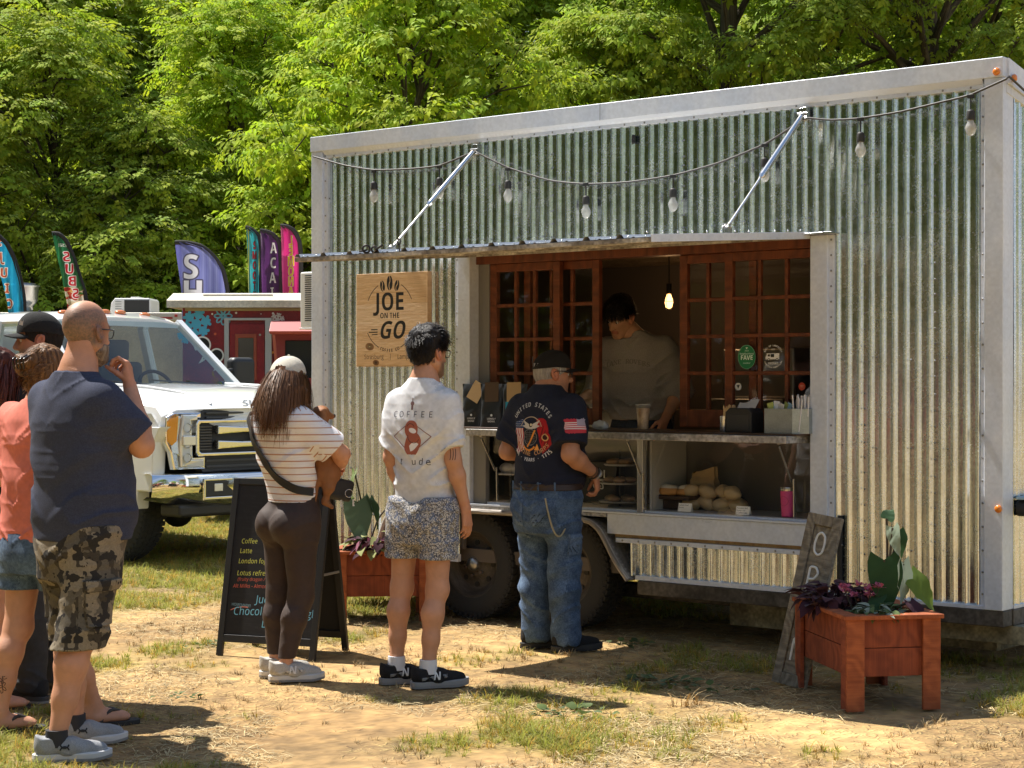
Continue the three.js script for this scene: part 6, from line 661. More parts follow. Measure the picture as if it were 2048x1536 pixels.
{ // cream trailer behind the truck with its roof unit and kitchen fan
  const D = 23.3, px = FOCAL / D, o = thing('cream_trailer', 'cream box trailer with red reflector strip behind the truck roof', 'trailer', [(-160 - 1024) / FOCAL * D, 0, -D], 0.0), X = (p) => (p + 160) / px, Y = (p) => EYE - (p - HORIZON) / px; mesh('box_body', box(0, X(364), 0.5, Y(642), -1.6, 0, 0.02), M(0xffffff, 0.6, 0, { map: tone([206, 190, 158], [190, 172, 140], 5, 81, 0.15) }), o); mesh('roof_rail', box(-0.02, X(365), Y(642), Y(625), -1.62, 0.02, 0.015), M([0.68, 0.64, 0.56], 0.5, 0.2), o); for (let x = 60; x < 350; x += 52) mesh('reflector_strip', box(X(x), X(x + 26), Y(638), Y(634), 0.021, 0.024, 0), M([0.45, 0.04, 0.03], 0.4), o); mesh('marker_lamp', box(X(350), X(356), Y(634), Y(629), 0.022, 0.035, 0.004), M([0.5, 0.03, 0.03], 0.3), o);
  mesh('trailer_frame', box(0.1, X(360), 0.38, 0.5, -1.5, -0.1, 0.01), steelM, o); for (const x of [2.4, 3.2]) wheel(x, 0.36, 0.2, o, -0.11, rimSteel);
  const ac = thing('roof_air_conditioner', 'white and black air conditioner on the cream trailer roof', 'air conditioner', [at(270, 627, D + 0.8).x, Y(625) + 0.002, -(D + 0.8)]), s = px * D / (D + 0.8), w = 41 / s, h = 36 / s; const shell = prism([[-w, 0], [w, 0], [w * 0.98, h * 0.75], [w * 0.9, h * 0.86], [-w * 0.75, h * 0.86], [-w * 0.93, h * 0.6]], 0.6, 0.03); mesh('shroud', shell, M([0.74, 0.73, 0.70], 0.45), ac); mesh('coil_panel', box(-w * 0.28, w * 0.92, 0.01, h * 0.76, 0.302, 0.31, 0.02, 2), M([0.025, 0.025, 0.025], 0.5), ac); for (let k = 0; k < 4; k++) mesh('vent_slot', box(-w * 0.72, -w * 0.42, h * (0.25 + k * 0.13), h * (0.29 + k * 0.13), 0.302, 0.305, 0), M([0.3, 0.3, 0.29], 0.6), ac); mesh('top_cap', box(-w * 0.1, w * 0.35, h * 0.86, h * 0.95, -0.15, 0.15, 0.02), M([0.74, 0.73, 0.70], 0.45), ac);
  const fan = thing('kitchen_exhaust_fan', 'spun aluminium kitchen exhaust fan on the cream trailer roof', 'exhaust fan', [at(44, 627, D + 0.9).x, Y(625) + 0.002, -(D + 0.9)]); const f = 34 / s; mesh('fan_bowl', lathe([[0, 0.02], [f * 0.62, 0.02], [f * 0.64, 0.11], [f * 0.8, 0.15], [f * 0.93, 0.20], [f * 0.96, 0.36], [f * 1.04, 0.365], [f * 1.04, 0.385], [f * 0.93, 0.385], [f * 0.9, 0.3], [0, 0.3]], 36), M([0.62, 0.60, 0.57], 0.3, 0.95), fan); mesh('fan_lid', lathe([[f * 0.78, 0.386], [f * 0.78, 0.41], [0, 0.42]], 30), M([0.35, 0.34, 0.33], 0.4, 0.8), fan); mesh('fan_curb', box(-f * 0.72, f * 0.72, 0, 0.02, -f * 0.72, f * 0.72, 0.004), bareM, fan);
}
// ---------------------------------------------------------------- feather flags
function flag(label, D, outline, pole, draw, sd) {                     // outline [left x, right x] per photo row; cloth hangs between
  const rows = outline.length, y1 = outline[0][0], yb = outline[rows - 1][0], base = at((outline[rows - 1][1] + outline[rows - 1][2]) / 2, yb, D); const o = thing('feather_flag', label, 'flag', [base.x, 0, -D]); const px = FOCAL / D; const pos = [], uv = [], idx = [], C = 10; const x0 = Math.min(...outline.map((r) => r[1])), x1 = Math.max(...outline.map((r) => r[2])); const world = (x, y) => [(x - 1024) / px - base.x, EYE - (y - HORIZON) / px];
  const R = 26; for (let j = 0; j <= R; j++) { const t = j / R, y = lerp(y1, yb, t); let k = 0; while (k < rows - 2 && y > outline[k + 1][0]) k++; const A = outline[k], B = outline[k + 1], s = clamp((y - A[0]) / (B[0] - A[0])); const l = lerp(A[1], B[1], s), r = lerp(A[2], B[2], s); for (let i = 0; i <= C; i++) { const x = lerp(l, r, i / C), [wx, wy] = world(x, y); pos.push(wx, wy, 0.022 * Math.sin(i * 1.1 + t * 5 + sd) + 0.012 * Math.sin(i * 2.3 - t * 11 + sd)); uv.push((x - x0) / (x1 - x0), 1 - (y - y1) / (yb - y1)); if (i && j) { const a = j * (C + 1) + i; idx.push(a - C - 2, a - 1, a - C - 1, a - C - 1, a - 1, a); } } }
  const g = new THREE.BufferGeometry(); g.setAttribute('position', new THREE.Float32BufferAttribute(pos, 3)); g.setAttribute('uv', new THREE.Float32BufferAttribute(uv, 2)); g.setIndex(idx); g.computeVertexNormals(); const asp = (yb - y1) / (x1 - x0); const t = canvasTex(384, Math.round(Math.min(1536, 384 * asp)), draw); mesh('cloth', g, P(0xffffff, 0.95, 0, { map: t, side: THREE.DoubleSide, transmission: 0.5, thickness: 0 }), o);
  const pp = pole.map(([x, y]) => V(...world(x, y), 0.0)); const last = pp[pp.length - 1]; pp.push(V(last.x + 0.02, 0.02, 0)); mesh('pole', tube(pp, 0.012, 60, 6), M([0.03, 0.03, 0.03], 0.5), o); const sl = []; for (let i = 0; i < pp.length - 2; i++) sl.push(pp[i]); sl.push(pp[pp.length - 2]); mesh('pole_sleeve', (() => { const s = tube(sl, 0.03, 40, 6), p = s.attributes.position; for (let i = 0; i < p.count; i++) p.setZ(i, p.getZ(i) * 0.5); return s; })(), M([0.035, 0.032, 0.03], 0.85), o); mesh('ground_spike', rod([last.x + 0.02, -0.05, 0], [last.x + 0.02, 0.3, 0], 0.02), M([0.2, 0.2, 0.2], 0.4, 0.8), o); return o;
}
const word = (c, s, x, y, size, step, fill, edge, mir = 1, font = 'bold', dx = 0, lw = 10) => [...s].forEach((ch, i) => { c.save(); c.translate(x + dx * i, y + i * step); c.scale(mir, 1); c.font = `${font} ${size}px sans-serif`; c.textAlign = 'center'; c.textBaseline = 'middle'; c.lineJoin = 'round'; if (edge) { c.strokeStyle = edge; c.lineWidth = lw; c.strokeText(ch, 0, 0); } c.fillStyle = fill; c.fillText(ch, 0, 0); c.restore(); });
const folds = (c, w, h, n, a) => { reseed(n); };
flag('turquoise feather flag with orange letters', 22.6, [[470, -30, 0], [490, -28, 16], [520, -16, 30], [560, 4, 42], [600, 14, 48], [700, 22, 52]], [[-4, 470], [14, 488], [29, 518], [41, 558], [48, 600], [52, 700]], (c, w, h) => { c.fillStyle = '#1c93bf'; c.fillRect(0, 0, w, h); c.fillStyle = '#2aa9d2'; for (let k = 0; k < 7; k++) c.fillRect(k * 60, 0, 22, h); word(c, 'SJUICE', w * 0.33, h * 0.06, 120, h * 0.135, '#cf5a35', '#f0e6dc', -1, 'bold', 26, 14); }, 1);
flag('green feather flag with red SUBS lettering over a sandwich picture', 22.4, [[467, 106, 112], [480, 108, 130], [510, 114, 144], [550, 122, 158], [590, 130, 171], [606, 134, 172], [700, 138, 174]], [[104, 467], [118, 468], [133, 482], [146, 512], [159, 552], [171, 592], [173, 640], [174, 700]], (c, w, h) => { c.fillStyle = '#23663c'; c.fillRect(0, 0, w, h); c.fillStyle = '#2f7b4a'; for (let k = 0; k < 8; k++) c.fillRect(k * 54, 0, 16, h * 0.6); const y0 = h * 0.46; c.fillStyle = '#d9c4a0'; c.fillRect(0, y0, w, h); reseed(5); for (let k = 0; k < 60; k++) { c.fillStyle = ['#c9502f', '#e8d9bd', '#4f7a35', '#a8281f', '#e2a05a', '#efe6d6'][k % 6]; c.beginPath(); c.ellipse(rnd() * w, y0 + 10 + rnd() * h * 0.22, rr(30, 80), rr(8, 24), rr(-0.4, 0.5), 0, 7); c.fill(); } c.save(); c.translate(w * 0.36, h * 0.115); c.scale(-1, 1); c.font = 'bold 50px serif'; c.textAlign = 'center'; c.fillStyle = '#e8dcd8'; c.fillText('FRESH', 0, 0); c.restore(); word(c, 'SUBS', w * 0.40, h * 0.20, 150, h * 0.105, '#c4202e', '#f1e4e0', -1, 'bold', 34, 18); }, 2);
flag('pale purple feather flag with large white letters', 21.8, [[485, 350, 372], [492, 351, 402], [510, 353, 424], [540, 357, 445], [583, 362, 455], [660, 365, 456], [760, 368, 456]], [[350, 485], [372, 485], [402, 492], [425, 510], [446, 540], [455, 583], [457, 660], [457, 760]], (c, w, h) => { c.fillStyle = '#8387c9'; c.fillRect(0, 0, w, h); c.fillStyle = '#6f72b8'; c.fillRect(0, 0, w * 0.12, h); reseed(8); for (let k = 0; k < 9; k++) { c.fillStyle = k % 2 ? '#9498d6' : '#777bc0'; c.fillRect(w * (0.45 + k * 0.065), 0, w * rr(0.015, 0.04), h); } word(c, 'SHAKE', w * 0.30, h * 0.18, 240, h * 0.185, '#e9e6ee', '#55506a', 1, 'bold', 14, 20); }, 3);
flag('turquoise and yellow striped feather flag with red letters', 22.2, [[455, 492, 496], [468, 493, 514], [500, 495, 521], [583, 497, 522], [700, 499, 523]], [[491, 455], [500, 457], [514, 468], [521, 490], [522, 583], [523, 700]], (c, w, h) => { c.fillStyle = '#3aa6b0'; c.fillRect(0, 0, w, h); c.fillStyle = '#d8d860'; c.fillRect(w * 0.12, 0, w * 0.09, h); c.fillRect(w * 0.84, 0, w * 0.08, h); c.fillStyle = '#62c4c8'; c.fillRect(w * 0.25, 0, w * 0.08, h); word(c, 'SMOOTHIES', w * 0.55, h * 0.145, 130, h * 0.082, '#a52a32', '#2a1a1a', 1, 'bold', 0, 14); }, 4);
flag('deep purple feather flag with white letters between the striped and pink flags', 22.0, [[462, 520, 526], [472, 521, 548], [500, 522, 561], [583, 524, 563], [700, 526, 564]], [[520, 461], [532, 463], [548, 470], [560, 492], [563, 583], [564, 700]], (c, w, h) => { c.fillStyle = '#52265f'; c.fillRect(0, 0, w, h); c.fillStyle = '#6b3a7a'; c.fillRect(w * 0.02, 0, w * 0.14, h); c.fillStyle = '#5d3038'; c.fillRect(w * 0.85, 0, w * 0.1, h); word(c, 'ACAI', w * 0.62, h * 0.145, 190, h * 0.125, '#ece6e6', '#3a2030', 1, 'bold', -8, 12); }, 5);
flag('hot pink feather flag with yellow letters beside the metal trailer', 21.9, [[452, 561, 570], [462, 562, 588], [490, 563, 599], [520, 564, 602], [583, 566, 602], [700, 568, 603]], [[561, 452], [573, 453], [588, 461], [599, 484], [602, 520], [602, 583], [603, 700]], (c, w, h) => { c.fillStyle = '#d52c80'; c.fillRect(0, 0, w, h); c.fillStyle = '#e8559b'; c.fillRect(w * 0.05, 0, w * 0.1, h); c.fillStyle = '#b82a74'; c.fillRect(w * 0.8, 0, w * 0.1, h); word(c, 'LEMONADE', w * 0.5, h * 0.12, 165, h * 0.082, '#d9c414', '#e8a8b8', -1, 'bold', 0, 12); }, 6);
// ================================================================ people: bodies, clothes, hair by distance fields
const J = (b, h, a) => V(-b, h, a);                                  // b to the person's right, h up, a forward
const skinM = (k = 0.55) => P(0xffffff, k, 0, { vertexColors: true, bumpMap: rep(speckT, 8), bumpScale: 0.0006, sheen: 0.15, sheenColor: lin(0.6, 0.25, 0.15) });
const mottle = pixels(256, 256, (u, v) => { const n = 0.80 + 0.14 * tfbm(u, v, 6, 4, 3) + 0.10 * tfbm(u, v, 64, 2, 7); return [n, n, n]; });
const cloth = (m, rough = 0.92, bump = 0.0012, s = 10, map = Array.isArray(m) ? mottle : m) => P(Array.isArray(m) ? new THREE.Color(m[0] / 255, m[1] / 255, m[2] / 255).convertSRGBToLinear() : 0xffffff, rough, 0, { map, bumpMap: rep(weaveT, s * 3), bumpScale: bump, sheen: 0.25, sheenRoughness: 0.6, side: THREE.DoubleSide });
const fold = (x, y, z, sd, f = 1) => { const s = Math.abs(x), ac = y - s * 0.75, al = y * 0.7 + s, n1 = noise(ac * 13 * f + sd, al * 3.2 * f, z * 3 + sd), n2 = noise(y * 24 * f + sd * 2, x * 4 * f, z * 4 * f), n3 = noise(x * 9 * f + y * 5 + sd, y * 5 * f, z * 9 * f); const rg = (n) => { const q = 1 - Math.abs(n - 0.5) * 3.4; return q > 0 ? q * q : 0; }; return rg(n1) * 0.9 + rg(n2) * 0.22 + (n3 - 0.5) * 0.4 - 0.25; };
function handFields(W, d, n, right, curl, thumb = 0.35, k = 1) {
  d = d.clone().normalize(); n = n.clone().addScaledVector(d, -n.dot(d)).normalize(); const t = d.clone().cross(n).multiplyScalar(right ? 1 : -1), out = [], pt = (a, b, c) => W.clone().addScaledVector(d, a * k).addScaledVector(t, b * k).addScaledVector(n, c * k);
  const lat0 = [0.014, 0.005, -0.005, -0.014], lat1 = [0.030, 0.010, -0.010, -0.028], len = [0.072, 0.080, 0.074, 0.058], kn = [0.088, 0.092, 0.088, 0.080];
  const palm = []; for (let i = 0; i < 4; i++) palm.push(cone(pt(0.0, lat0[i], 0), pt(kn[i], lat1[i], 0), 0.0165 * k, 0.0115 * k)); palm.push(cone(pt(0.02, 0.012, 0.006), pt(0.05, 0.026, 0.008), 0.014 * k, 0.012 * k)); out.push(union(palm, 0.014 * k));
  for (let i = 0; i < 4; i++) { let p = pt(kn[i], lat1[i], 0), ang = 0; const fd = (a) => d.clone().multiplyScalar(Math.cos(a)).addScaledVector(n, Math.sin(a)).addScaledVector(t, (1.5 - i) * 0.045); const r = [0.0098, 0.0088, 0.0078, 0.0064].map((q) => q * k * (i === 3 ? 0.86 : 1)); const ch = []; [0.46, 0.30, 0.24].forEach((s, j) => { ang += curl[i] * [0.75, 1.0, 0.7][j]; const q = p.clone().addScaledVector(fd(ang), len[i] * s * k * 1.05); ch.push(cone(p, q, r[j], r[j + 1])); p = q; }); out.push(union(ch, 0.004)); }
  { let p = pt(0.022, 0.020, 0.004); const dir = d.clone().multiplyScalar(0.75).addScaledVector(t, 0.75 - thumb * 0.6).addScaledVector(n, thumb).normalize(), dir2 = d.clone().multiplyScalar(0.9).addScaledVector(n, thumb * 1.3).addScaledVector(t, 0.25 - thumb * 0.5).normalize(); const a = p.clone().addScaledVector(dir, 0.046 * k), b = a.clone().addScaledVector(dir2, 0.032 * k), c = b.clone().addScaledVector(dir2, 0.024 * k); out.push(union([cone(p, a, 0.0135 * k, 0.0112 * k), cone(a, b, 0.0108 * k, 0.0095 * k), cone(b, c, 0.0095 * k, 0.0075 * k)], 0.005)); }
  return union(out, 0.006);
}
const headRot = (pos, yaw, pitch, roll) => new THREE.Matrix4().compose(pos, new THREE.Quaternion().setFromEuler(new THREE.Euler(pitch, yaw, roll, 'YXZ')), V(1, 1, 1));
function headField(o = {}) {                                         // z forward, origin between the eyes at ear height
  const S = o.size || 1, b = (x, y, z, rx, ry, rz) => blob(V(x, y, z).multiplyScalar(S), V(rx, ry, rz).multiplyScalar(S)), c = (p, q, r, s) => cone(V(...p).multiplyScalar(S), V(...q).multiplyScalar(S), r * S, s * S);
  const skull = union([b(0, 0.03, -0.012, 0.0755, 0.094, 0.099), b(0, -0.04, 0.022, 0.060, 0.078, 0.068)], 0.04), jaw = union([c([-0.05, -0.055, 0.0], [-0.018, -0.104, 0.062], 0.024, 0.018), c([0.05, -0.055, 0.0], [0.018, -0.104, 0.062], 0.024, 0.018), c([-0.01, -0.105, 0.064], [0.01, -0.105, 0.064], 0.019, 0.019)], 0.02);
  const nose = union([c([0, 0.012, 0.085], [0, -0.034, 0.108], 0.008, 0.0125), c([-0.011, -0.038, 0.098], [0.011, -0.038, 0.098], 0.009, 0.009)], 0.012), brow = c([-0.034, 0.020, 0.075], [0.034, 0.020, 0.075], 0.013, 0.013), lips = union([c([-0.019, -0.062, 0.083], [0.019, -0.062, 0.083], 0.0068, 0.0068), c([-0.016, -0.073, 0.082], [0.016, -0.073, 0.082], 0.0072, 0.0072)], 0.004);
  const ear = [-1, 1].map((s) => { const C = V(s * 0.079, -0.008, -0.012).multiplyScalar(S); const outer = blob(C, V(0.010, 0.032, 0.021).multiplyScalar(S)), dent = blob(C.clone().add(V(s * 0.009, 0.003, 0.004).multiplyScalar(S)), V(0.007, 0.018, 0.011).multiplyScalar(S)); return (x, y, z) => { const ty = y + s * 0; const zz = z + (ty - C.y) * 0.25; return smax(outer(x - s * 0.25 * Math.max(0, C.z - zz), ty, zz), -dent(x, ty, zz), 0.006); }; });
  const eyes = [-1, 1].map((s) => b(s * 0.031, 0.0, 0.096, 0.019, 0.013, 0.018));
  return (x, y, z) => { let d = smin(skull(x, y, z), jaw(x, y, z), 0.035 * S); d = smin(d, nose(x, y, z), 0.014); d = smin(d, brow(x, y, z), 0.016); for (const e of eyes) d = smax(d, -e(x, y, z), 0.012); d = smin(d, lips(x, y, z), 0.006); for (const e of ear) d = smin(d, e(x, y, z), 0.008); return d; };
}
const hairField = (o) => { const sk = union([blob(V(0, 0.03, -0.012), V(0.0755, 0.094, 0.099)), blob(V(0, -0.02, -0.02), V(0.066, 0.078, 0.075))], 0.03); return (x, y, z) => { let t = o.thick + (o.top || 0) * sstep(0.02, 0.12, y) + (o.front || 0) * sstep(0.0, 0.09, z) * sstep(0.03, 0.09, y); const n1 = noise(x * 26 + o.sd, y * 26 + z * 14, z * 26), n2 = noise(x * 75, y * 34 + o.sd + z * 20, z * 75), n3 = noise(x * 150 + 3, y * 60, z * 150); t += o.lump * (n1 - 0.45) + 0.006 * (n2 - 0.5) + 0.003 * (n3 - 0.5); const line = o.line === undefined ? -0.01 : o.line; const cut = (line + (o.slope ?? 0.78) * z) - y + 0.006 * (n2 - 0.5); let d = smax(sk(x, y, z) - t, cut, 0.012); if (!o.cover) d = smax(d, -(Math.hypot((Math.abs(x) - 0.085) * 1.0, (y + 0.008) * 0.8, z + 0.008) - 0.026), 0.006); return d; }; };
const strandB = pixels(128, 128, (u, v) => { const t = tnoise(u * 64, v * 4, 64, 77); return [t, t, t]; }, false);
const strandM = (a, b, sd, rough = 0.45) => P(0xffffff, rough, 0, { map: pixels(256, 256, (u, v) => { const t = tnoise(u * 90, v * 5, 90, sd) * 0.6 + tnoise(u * 30, v * 3, 30, sd + 4) * 0.4; return [0, 1, 2].map((i) => lerp(a[i], b[i], t) / 255); }), bumpMap: rep(strandB, 3), bumpScale: 0.004, specularIntensity: 0.6, side: THREE.DoubleSide });
function capParts(parent, mtx, o) {                                    // a baseball cap on a head; brim along +z of its own turn
  const turn = new THREE.Matrix4().makeRotationY(o.turn || 0), at2 = (g) => { g.applyMatrix4(turn); g.applyMatrix4(new THREE.Matrix4().makeTranslation(0, o.lift ?? 0.0, 0)); g.applyMatrix4(mtx); return g; };
  const g = new THREE.SphereGeometry(1, 36, 18, 0, Math.PI * 2, 0, Math.PI * 0.5), p = g.attributes.position; for (let i = 0; i < p.count; i++) { const x = p.getX(i), y = p.getY(i), z = p.getZ(i), ph = Math.atan2(x, z), seam = Math.pow(Math.abs(Math.cos(ph * 3)), 12) * 0.008 * y, r = Math.pow(Math.hypot(x, z), 0.86) / Math.max(Math.hypot(x, z), 1e-4); p.setXYZ(i, x * r * (0.089 + seam * 0.2), 0.028 + y * (0.098 + 0.012 * Math.max(0, z)) - 0.16 * (z < 0 ? -z * 0.12 : 0), z * r * (0.110 + seam * 0.2) - 0.010); }
  if (o.hole) { const ix = g.index.array, keep = []; for (let i = 0; i < ix.length; i += 3) { const c = [0, 1, 2].map((k) => V().fromBufferAttribute(p, ix[i + k])).reduce((a, b) => a.add(b), V()).multiplyScalar(1 / 3); if (!(c.z < -0.04 && Math.hypot(c.x / 0.040, (c.y - 0.024) / 0.042) < 1)) keep.push(ix[i], ix[i + 1], ix[i + 2]); } g.setIndex(keep); }
  g.computeVertexNormals(); const cap = mesh('cap', at2(g), o.mat, parent); const S = 14, pos = [], idx = []; for (let j = 0; j <= 6; j++) for (let i = 0; i <= S; i++) { const u = i / S * 2 - 1, t = j / 6, bx = 0.080 * u, zb = 0.101 * Math.sqrt(Math.max(0, 1 - (bx / 0.092) ** 2)) - 0.010, out = 0.072 * Math.sqrt(Math.max(0, 1 - u * u * 0.92)); pos.push(bx * (1 - 0.08 * t), 0.030 - 0.022 * u * u - 0.012 * t * (o.droop ?? 1), zb + out * t); if (i && j) { const a = j * (S + 1) + i; idx.push(a - S - 2, a - 1, a - S - 1, a - S - 1, a - 1, a); } }
  const bg = new THREE.BufferGeometry(); bg.setAttribute('position', new THREE.Float32BufferAttribute(pos, 3)); bg.setIndex(idx); bg.computeVertexNormals(); const under = bg.clone(); under.translate(0, -0.004, 0); mesh('brim', merge([at2(bg), at2(under)]), o.brimMat || o.mat, cap); mesh('button', at2(move(new THREE.SphereGeometry(0.007, 8, 6), 0, 0.127, -0.010)), o.mat, cap);
  if (o.hole) mesh('cap_strap', at2(tube([[-0.036, 0.022, -0.108], [0, 0.018, -0.119], [0.036, 0.022, -0.108]], 0.007, 16, 6)), o.mat, cap);
  if (o.patch) { const q = new THREE.CircleGeometry(o.patch.r, 20); q.rotateY(o.patch.a); const dx = Math.sin(o.patch.a), dz = Math.cos(o.patch.a); q.translate(dx * (0.0915), o.patch.y, dz * 0.112 - 0.010); mesh('cap_patch', at2(q), o.patch.mat, cap); }
  return cap;
}
function glassesParts(parent, mtx, dark) { const fm = M([0.015, 0.015, 0.015], 0.3), rim = []; for (const s of [-1, 1]) { rim.push(tube([[s * 0.012, 0.004, 0.106], [s * 0.02, 0.016, 0.105], [s * 0.05, 0.016, 0.099], [s * 0.056, 0.0, 0.096], [s * 0.045, -0.018, 0.099], [s * 0.02, -0.018, 0.104]], 0.0022, 30, 5, true), tube([[s * 0.057, 0.012, 0.095], [s * 0.076, 0.012, 0.05], [s * 0.083, 0.010, -0.005], [s * 0.082, -0.004, -0.022]], 0.0026, 16, 5)); } rim.push(rod([-0.012, 0.006, 0.106], [0.012, 0.006, 0.106], 0.002)); const g = mesh('glasses', merge(rim).applyMatrix4(mtx), fm, parent); for (const s of [-1, 1]) { const l = new THREE.CircleGeometry(0.021, 20); l.scale(1, 0.85, 1); l.rotateY(s * 0.14); l.translate(s * 0.034, -0.001, 0.101); mesh('lens', l.applyMatrix4(mtx), dark ? M([0.01, 0.01, 0.012], 0.08) : P(0xffffff, 0.03, 0, { transmission: 1, thickness: 0 }), g); } }
// pieces of a garment's own surface, lifted 1.5 mm, carrying a print
function printOn(parent, name, geo, tex, c, w, h, n, up = V(0, 1, 0), lift = 0.0018) {
  const r = up.clone().cross(n).normalize(), u = n.clone().cross(r).normalize(), p = geo.attributes.position, q = geo.attributes.normal, ix = geo.index ? geo.index.array : null, N = ix ? ix.length : p.count, pos = [], nor = [], uv = []; const a = V(), nn = V();
  for (let i = 0; i < N; i += 3) { const t = []; let ok = true, face = 0; for (let k = 0; k < 3; k++) { const j = ix ? ix[i + k] : i + k; a.fromBufferAttribute(p, j); nn.fromBufferAttribute(q, j); const d = a.clone().sub(c), x = d.dot(r), y = d.dot(u); if (Math.abs(x) > w / 2 + 0.02 || Math.abs(y) > h / 2 + 0.02 || Math.abs(d.dot(n)) > 0.16) ok = false; face += nn.dot(n); t.push([a.clone().addScaledVector(nn, lift), nn.clone(), x / w + 0.5, y / h + 0.5]); } if (!ok || face < 0.45) continue; for (const v of t) { pos.push(v[0].x, v[0].y, v[0].z); nor.push(v[1].x, v[1].y, v[1].z); uv.push(v[2], v[3]); } }
  const g = new THREE.BufferGeometry(); g.setAttribute('position', new THREE.Float32BufferAttribute(pos, 3)); g.setAttribute('normal', new THREE.Float32BufferAttribute(nor, 3)); g.setAttribute('uv', new THREE.Float32BufferAttribute(uv, 2)); if (pos.length) return mesh(name, g, P(0xffffff, 0.85, 0, { map: tex, alphaTest: 0.5 }), parent);
}
function shoe(parent, name, A, yaw, o) {                               // A: ankle; toe along the yaw direction
  const L = o.L || 0.285, g0 = new THREE.Group(); g0.name = name; g0.position.set(A.x, 0, A.z); g0.rotation.y = yaw; parent.add(g0); const hz = -0.30 * L, tz = 0.70 * L, W = [[0, 0.0], [0.04, 0.55], [0.14, 0.78], [0.35, 0.74], [0.5, 0.80], [0.7, 1.0], [0.85, 0.9], [0.95, 0.6], [1, 0.0]].map(([t, w]) => [lerp(hz, tz, t), w * 0.046]);
  const out = [...W.map(([z, w]) => [w, z]), ...W.slice(1, -1).reverse().map(([z, w]) => [-w, z])]; const sole = (y0, y1, k) => { const s = new THREE.Shape(); const pts = out.map(([x, z]) => new THREE.Vector2(x * k, z * (1 + (k - 1) * 0.5))); s.setFromPoints(new THREE.SplineCurve([...pts, pts[0]]).getPoints(60)); const g = new THREE.ExtrudeGeometry(s, { depth: y1 - y0 - 0.006, bevelEnabled: true, bevelSize: 0.004, bevelThickness: 0.003, bevelSegments: 2 }); g.rotateX(Math.PI / 2); g.translate(0, y1 - 0.003, 0); const p = g.attributes.position; for (let i = 0; i < p.count; i++) { const z = p.getZ(i); p.setY(i, p.getY(i) + 0.009 * sstep(0.45 * L, 0.72 * L, z)); } g.computeVertexNormals(); return g; };
  mesh('sole', sole(0.0, 0.014, 1.02), o.tread || M([0.25, 0.24, 0.23], 0.8), g0); mesh('midsole', sole(0.012, 0.034, 1.02), o.mid, g0);
  const f0 = union([cone(V(0, 0.058, hz + 0.040), V(0, 0.052, 0.05), 0.038, 0.042), cone(V(0, 0.050, 0.05), V(0, 0.040, tz - 0.040), 0.043, 0.030), cone(V(0, 0.065, -0.034), V(0, 0.108, -0.040), 0.040, 0.042)], 0.03), f = (x, y, z) => smax(smax(f0(x, y, z) + 0.0015 * Math.sin(z * 90 + y * 60), 0.024 - y, 0.006), y - (0.098 + 0.02 * sstep(-0.05, -0.1, z)), 0.008); const ug = surface(f, V(-0.07, 0.01, hz - 0.02), V(0.07, 0.14, tz + 0.02), 0.006); mesh('upper', boxUV(ug, 6), o.upper, g0);
  for (let k = 0; k < 5; k++) { const z = 0.02 + k * 0.022, y = 0.099 - k * 0.0065; mesh('lace', tube([[-0.026, y - 0.008, z], [0, y + 0.002, z + 0.004], [0.026, y - 0.008, z]], 0.0034, 8, 5), o.lace, g0); }
  if (o.panel) for (const s of [-1, 1]) mesh('side_panel', surface((x, y, z) => Math.max(Math.abs(f(x, y, z) - 0.0005) - 0.0022, -(s * x - 0.02), Math.abs(y - 0.052 - 0.1 * z) - 0.010, Math.abs(z - 0.02) - 0.07), V(-0.07, 0.02, hz), V(0.07, 0.1, tz), 0.006), o.panel, g0);
  if (o.logo) for (const s of [-1, 1]) printOn(g0, 'shoe_logo', ug, o.logo, V(s * 0.045, 0.062, 0.03), 0.055, 0.045, V(s, 0, 0), V(0, 1, 0), 0.004); return g0;
}
